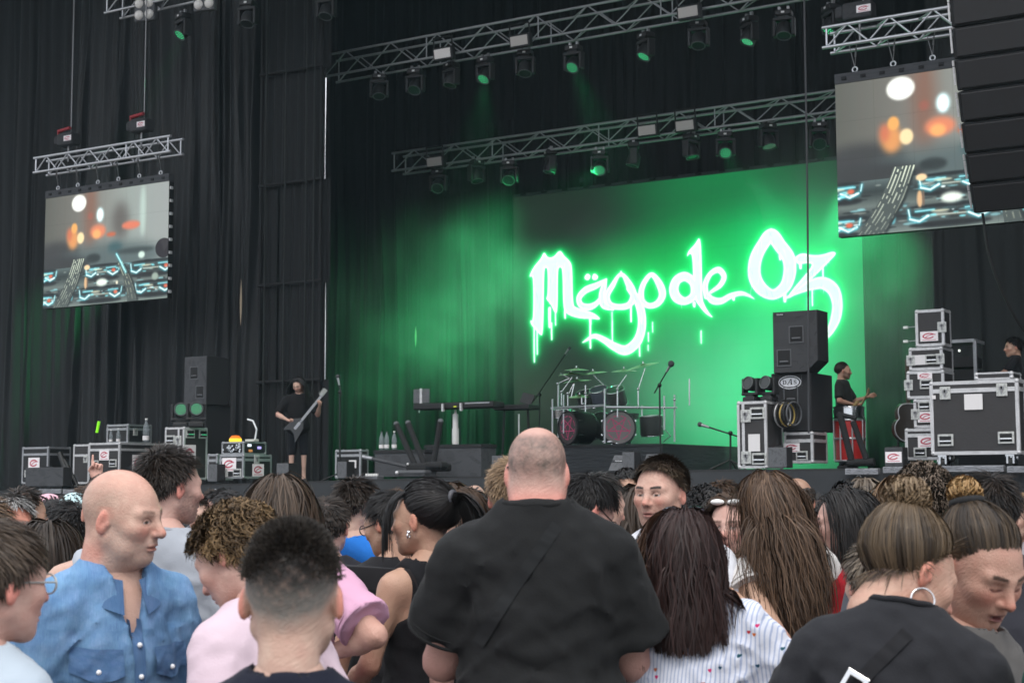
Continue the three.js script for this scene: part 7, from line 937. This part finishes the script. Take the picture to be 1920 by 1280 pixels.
crowd.forEach(([label, px, py, d, face, kind, hc, color, e], i) => {
  const c1 = HC[hc] ?? HC.dark, c2 = HC[hc + '2'] ?? HC.dark2, n = e.q ? 1900 : 700, w = e.q ? 0.0048 : 0.009, seed = 101 + i * 3;
  const hair = kind === 'long' ? H.long(c1, c2, { n: n * 0.8 | 0, w: w * 1.2, len: e.len ?? 0.36, wave: 0.06, layer: 0.02, seg: e.q ? 12 : 8 }) : kind === 'curly' ? H.curly(c1, c2, { n: n * 0.8 | 0, w, len: 0.05 }) : kind === 'tied' ? [H.tied(c1, c2, [0, 0.06, -0.11], { n, w })] : kind === 'bald' ? H.short(c1, c2, { n, w, len: 0.02, up: 0.3, root: (az, el) => el > hairline(az) && el < 0.45 && Math.abs(az) > 0.9 }) : H.short(c1, c2, { n, w, len: 0.036, up: 0.45 + 0.3 * ((i * 7) % 5) / 5, fwd: 0.2 + 0.4 * ((i * 3) % 4) / 4 });
  const stripesPaint = e.stripes ? (x, y) => (Math.sin(y * 260) > 0.3 ? [0.25, 0.25, 0.4] : [1, 1, 1]) : undefined;
  const a = person({ label, px, py, d, face, hface: e.hface, q: e.q ?? 0, seed, fem: e.fem, sh: e.fem ? 0.165 : 0.19, w: e.fem ? 0.96 : 1.05, hs: e.hs, skin: e.skin ?? [SKIN.fair, SKIN.pink, SKIN.tan, SKIN.fair][i % 4], arms: e.arms, look: { hairColor: c1, scalp: kind === 'bald' ? 0.25 : 1, ...e.look }, hair, shirt: { name: 'tshirt', color, sleeve: e.tank ? 0 : 0.6, tank: e.tank, fold: 1.2, paint: stripesPaint },
    armTattoo: e.tattoo ? (x, y, z) => 0.8 * sstep(0.05, 0.2, noise(x * 45, y * 45, z * 45)) * sstep(0.06, 0.03, Math.hypot(x - 0.1, y - 1.4)) + 0.8 * sstep(0.05, 0.2, noise(x * 45, y * 45, z * 45)) * sstep(0.06, 0.03, Math.hypot(x + 0.14, y - 1.4)) : undefined });
  if (e.glasses) glasses(a); if (e.shades) a.add('sunglasses', [-1, 1].map((s) => ell3([s * 0.034, 0.098, 0.07], [0.028, 0.012, 0.02])), M.white, true);
  if (e.cap) { const cm = fabric(e.cap, { vertexColors: false }); a.add('cap', [new THREE.SphereGeometry(1, 22, 12, 0, 6.3, 0, 1.62).scale(0.094, 0.1, 0.112).translate(0, 0.034, -0.012)], cm, true); a.add('cap_brim', [new THREE.CylinderGeometry(0.085, 0.085, 0.006, 22, 1, false, -1.2, 2.4).scale(1, 1, 1.15).rotateX(0.12).translate(0, 0.036, 0.075)], cm, true); }
});
{ // musicians
  const fl = (x) => deckY(x) + 0.002;
  const g = at(559, 722, 25), a = person({ label: 'guitarist with long black hair, black T-shirt and shorts on the left of the stage', px: 559, py: 722, d: 25, floor: deckY(at(563, 900, 25).x), face: 168, hface: 200, hp: 0.5, q: 1, seed: 301, skin: SKIN.fair, look: { hairColor: HC.black, beard: 0.5 }, hair: H.long(HC.black, HC.black2, { n: 900, w: 0.01, len: 0.42, wave: 0.06 }), arms: { l: { u: [0.42, -0.75, 0.2], f: [0.05, 0.55, 0.75], hand: 'grip' }, r: { u: [-0.5, -0.85, 0.1], f: [0.55, -0.35, 0.75], hand: 'grip' } }, shirt: { name: 'tshirt', color: [0.01, 0.01, 0.011], sleeve: 0.85, hem: 0.78 }, trousers: [0.014, 0.015, 0.018], hem: 0.46, knee: 0 });
  const body = (n, label, cat, o, t0) => { const t = thing(n, label, cat, t0.p, t0.turn); t.scale.setScalar(t0.s); const s = new THREE.Shape(); s.moveTo(0.1, 0.02); s.lineTo(0.0, 0.14); s.lineTo(-0.3, 0.17); s.lineTo(-0.2, 0.06); s.lineTo(-0.22, -0.04); s.lineTo(-0.34, -0.18); s.lineTo(-0.02, -0.12); s.lineTo(0.1, -0.02); s.closePath(); const M4 = new THREE.Matrix4().makeTranslation(...t0.at).multiply(new THREE.Matrix4().makeRotationFromEuler(new THREE.Euler(0, t0.yaw ?? 0, t0.roll))).scale(V(0.82, 0.82, 0.82));
    const put = (nm, gs, m) => obj(nm, merge(gs).applyMatrix4(M4), m, t); put('guitar_body', [new THREE.ExtrudeGeometry(s, { depth: 0.045, bevelEnabled: true, bevelSize: 0.006, bevelThickness: 0.006, bevelSegments: 2 })], o.m); put('pickguard', [box(0.16, 0.06, 0.004, -0.06, 0, 0.054)], o.m2); put('neck', [box(0.62, 0.052, 0.025, 0.4, 0, 0.05)], o.neck); put('headstock', [rbox(0.17, 0.085, 0.02, 0.78, 0.01, 0.045, 0.01), ...[0, 1, 2, 3, 4, 5].map((i) => box(0.012, 0.03, 0.012, 0.72 + i * 0.024, 0.06, 0.045))], o.head); put('strings', [0, 1, 2, 3].map((i) => box(0.9, 0.003, 0.003, 0.3, -0.015 + i * 0.01, 0.068)), M.chrome); return t; };
  body('electric_guitar', 'black and silver pointed electric guitar held by the long-haired guitarist', 'guitar', { m: std([0.04, 0.042, 0.045], 0.25), m2: std([0.3, 0.3, 0.32], 0.3, 0.4), neck: std([0.22, 0.22, 0.23], 0.4), head: std([0.3, 0.32, 0.3], 0.4) }, { p: a.t.position.toArray(), turn: a.t.rotation.y, s: a.s, at: [0.0, 0.98, 0.24], roll: 0.9 });
  const b = person({ label: 'bassist in dark clothes with tied hair behind the right speaker stack', px: 1584, py: 696, d: 21.5, floor: deckY(0), face: 118, hface: 100, q: 1, seed: 305, skin: SKIN.tan, look: { hairColor: HC.dark, beard: 0.6 }, hair: [H.tied(HC.dark, HC.dark2, [0, 0.06, -0.11], { n: 900, w: 0.008 })], arms: { l: { u: [0.35, -0.75, 0.35], f: [0.3, 0.3, 0.85], hand: 'grip' }, r: { u: [-0.4, -0.85, 0.1], f: [0.5, -0.2, 0.75], hand: 'grip' } }, shirt: { name: 'shirt', color: [0.02, 0.022, 0.02], sleeve: 0.85 } });
  body('bass_guitar', 'wooden bass guitar held by the bassist behind the speaker stack', 'guitar', { m: std([0.35, 0.22, 0.1], 0.3), m2: M.black, neck: std([0.3, 0.19, 0.1], 0.5), head: std([0.3, 0.2, 0.11], 0.5) }, { p: b.t.position.toArray(), turn: b.t.rotation.y, s: b.s, at: [-0.05, 1.02, 0.24], roll: 0.45 });
  person({ label: 'dark-haired stagehand in a black T-shirt behind the largest trunk', px: 1898, py: 652, d: 18.9, floor: deckY(0) + 0.35, face: 290, hface: 270, q: 1, seed: 309, skin: SKIN.tan, look: { hairColor: HC.black }, hair: H.short(HC.black, HC.black2, { n: 1200, w: 0.007, len: 0.04 }), arms: { l: { u: [0.1, -0.8, 0.6], f: [0, -0.5, 0.8] }, r: { u: [-0.2, -0.6, 0.75], f: [0.1, -0.55, 0.8] } }, shirt: { name: 'tshirt', color: [0.012, 0.012, 0.014], sleeve: 0.75 } });
  tag(obj('step_platform', rbox(1.6, 0.35, 1.0, at(1905, 652, 18.9).x + 0.2, deckY(0) + 0.177, at(1905, 652, 18.9).z, 0.01), M.cabDark), 'dark low platform the stagehand behind the largest trunk stands on', 'platform');
}

scene.traverse((o) => { if (o.isMesh) { o.castShadow = true; o.receiveShadow = true; } });
scene.updateMatrixWorld(true);
camera.far = 400; camera.updateProjectionMatrix();
renderer.render(scene, camera);
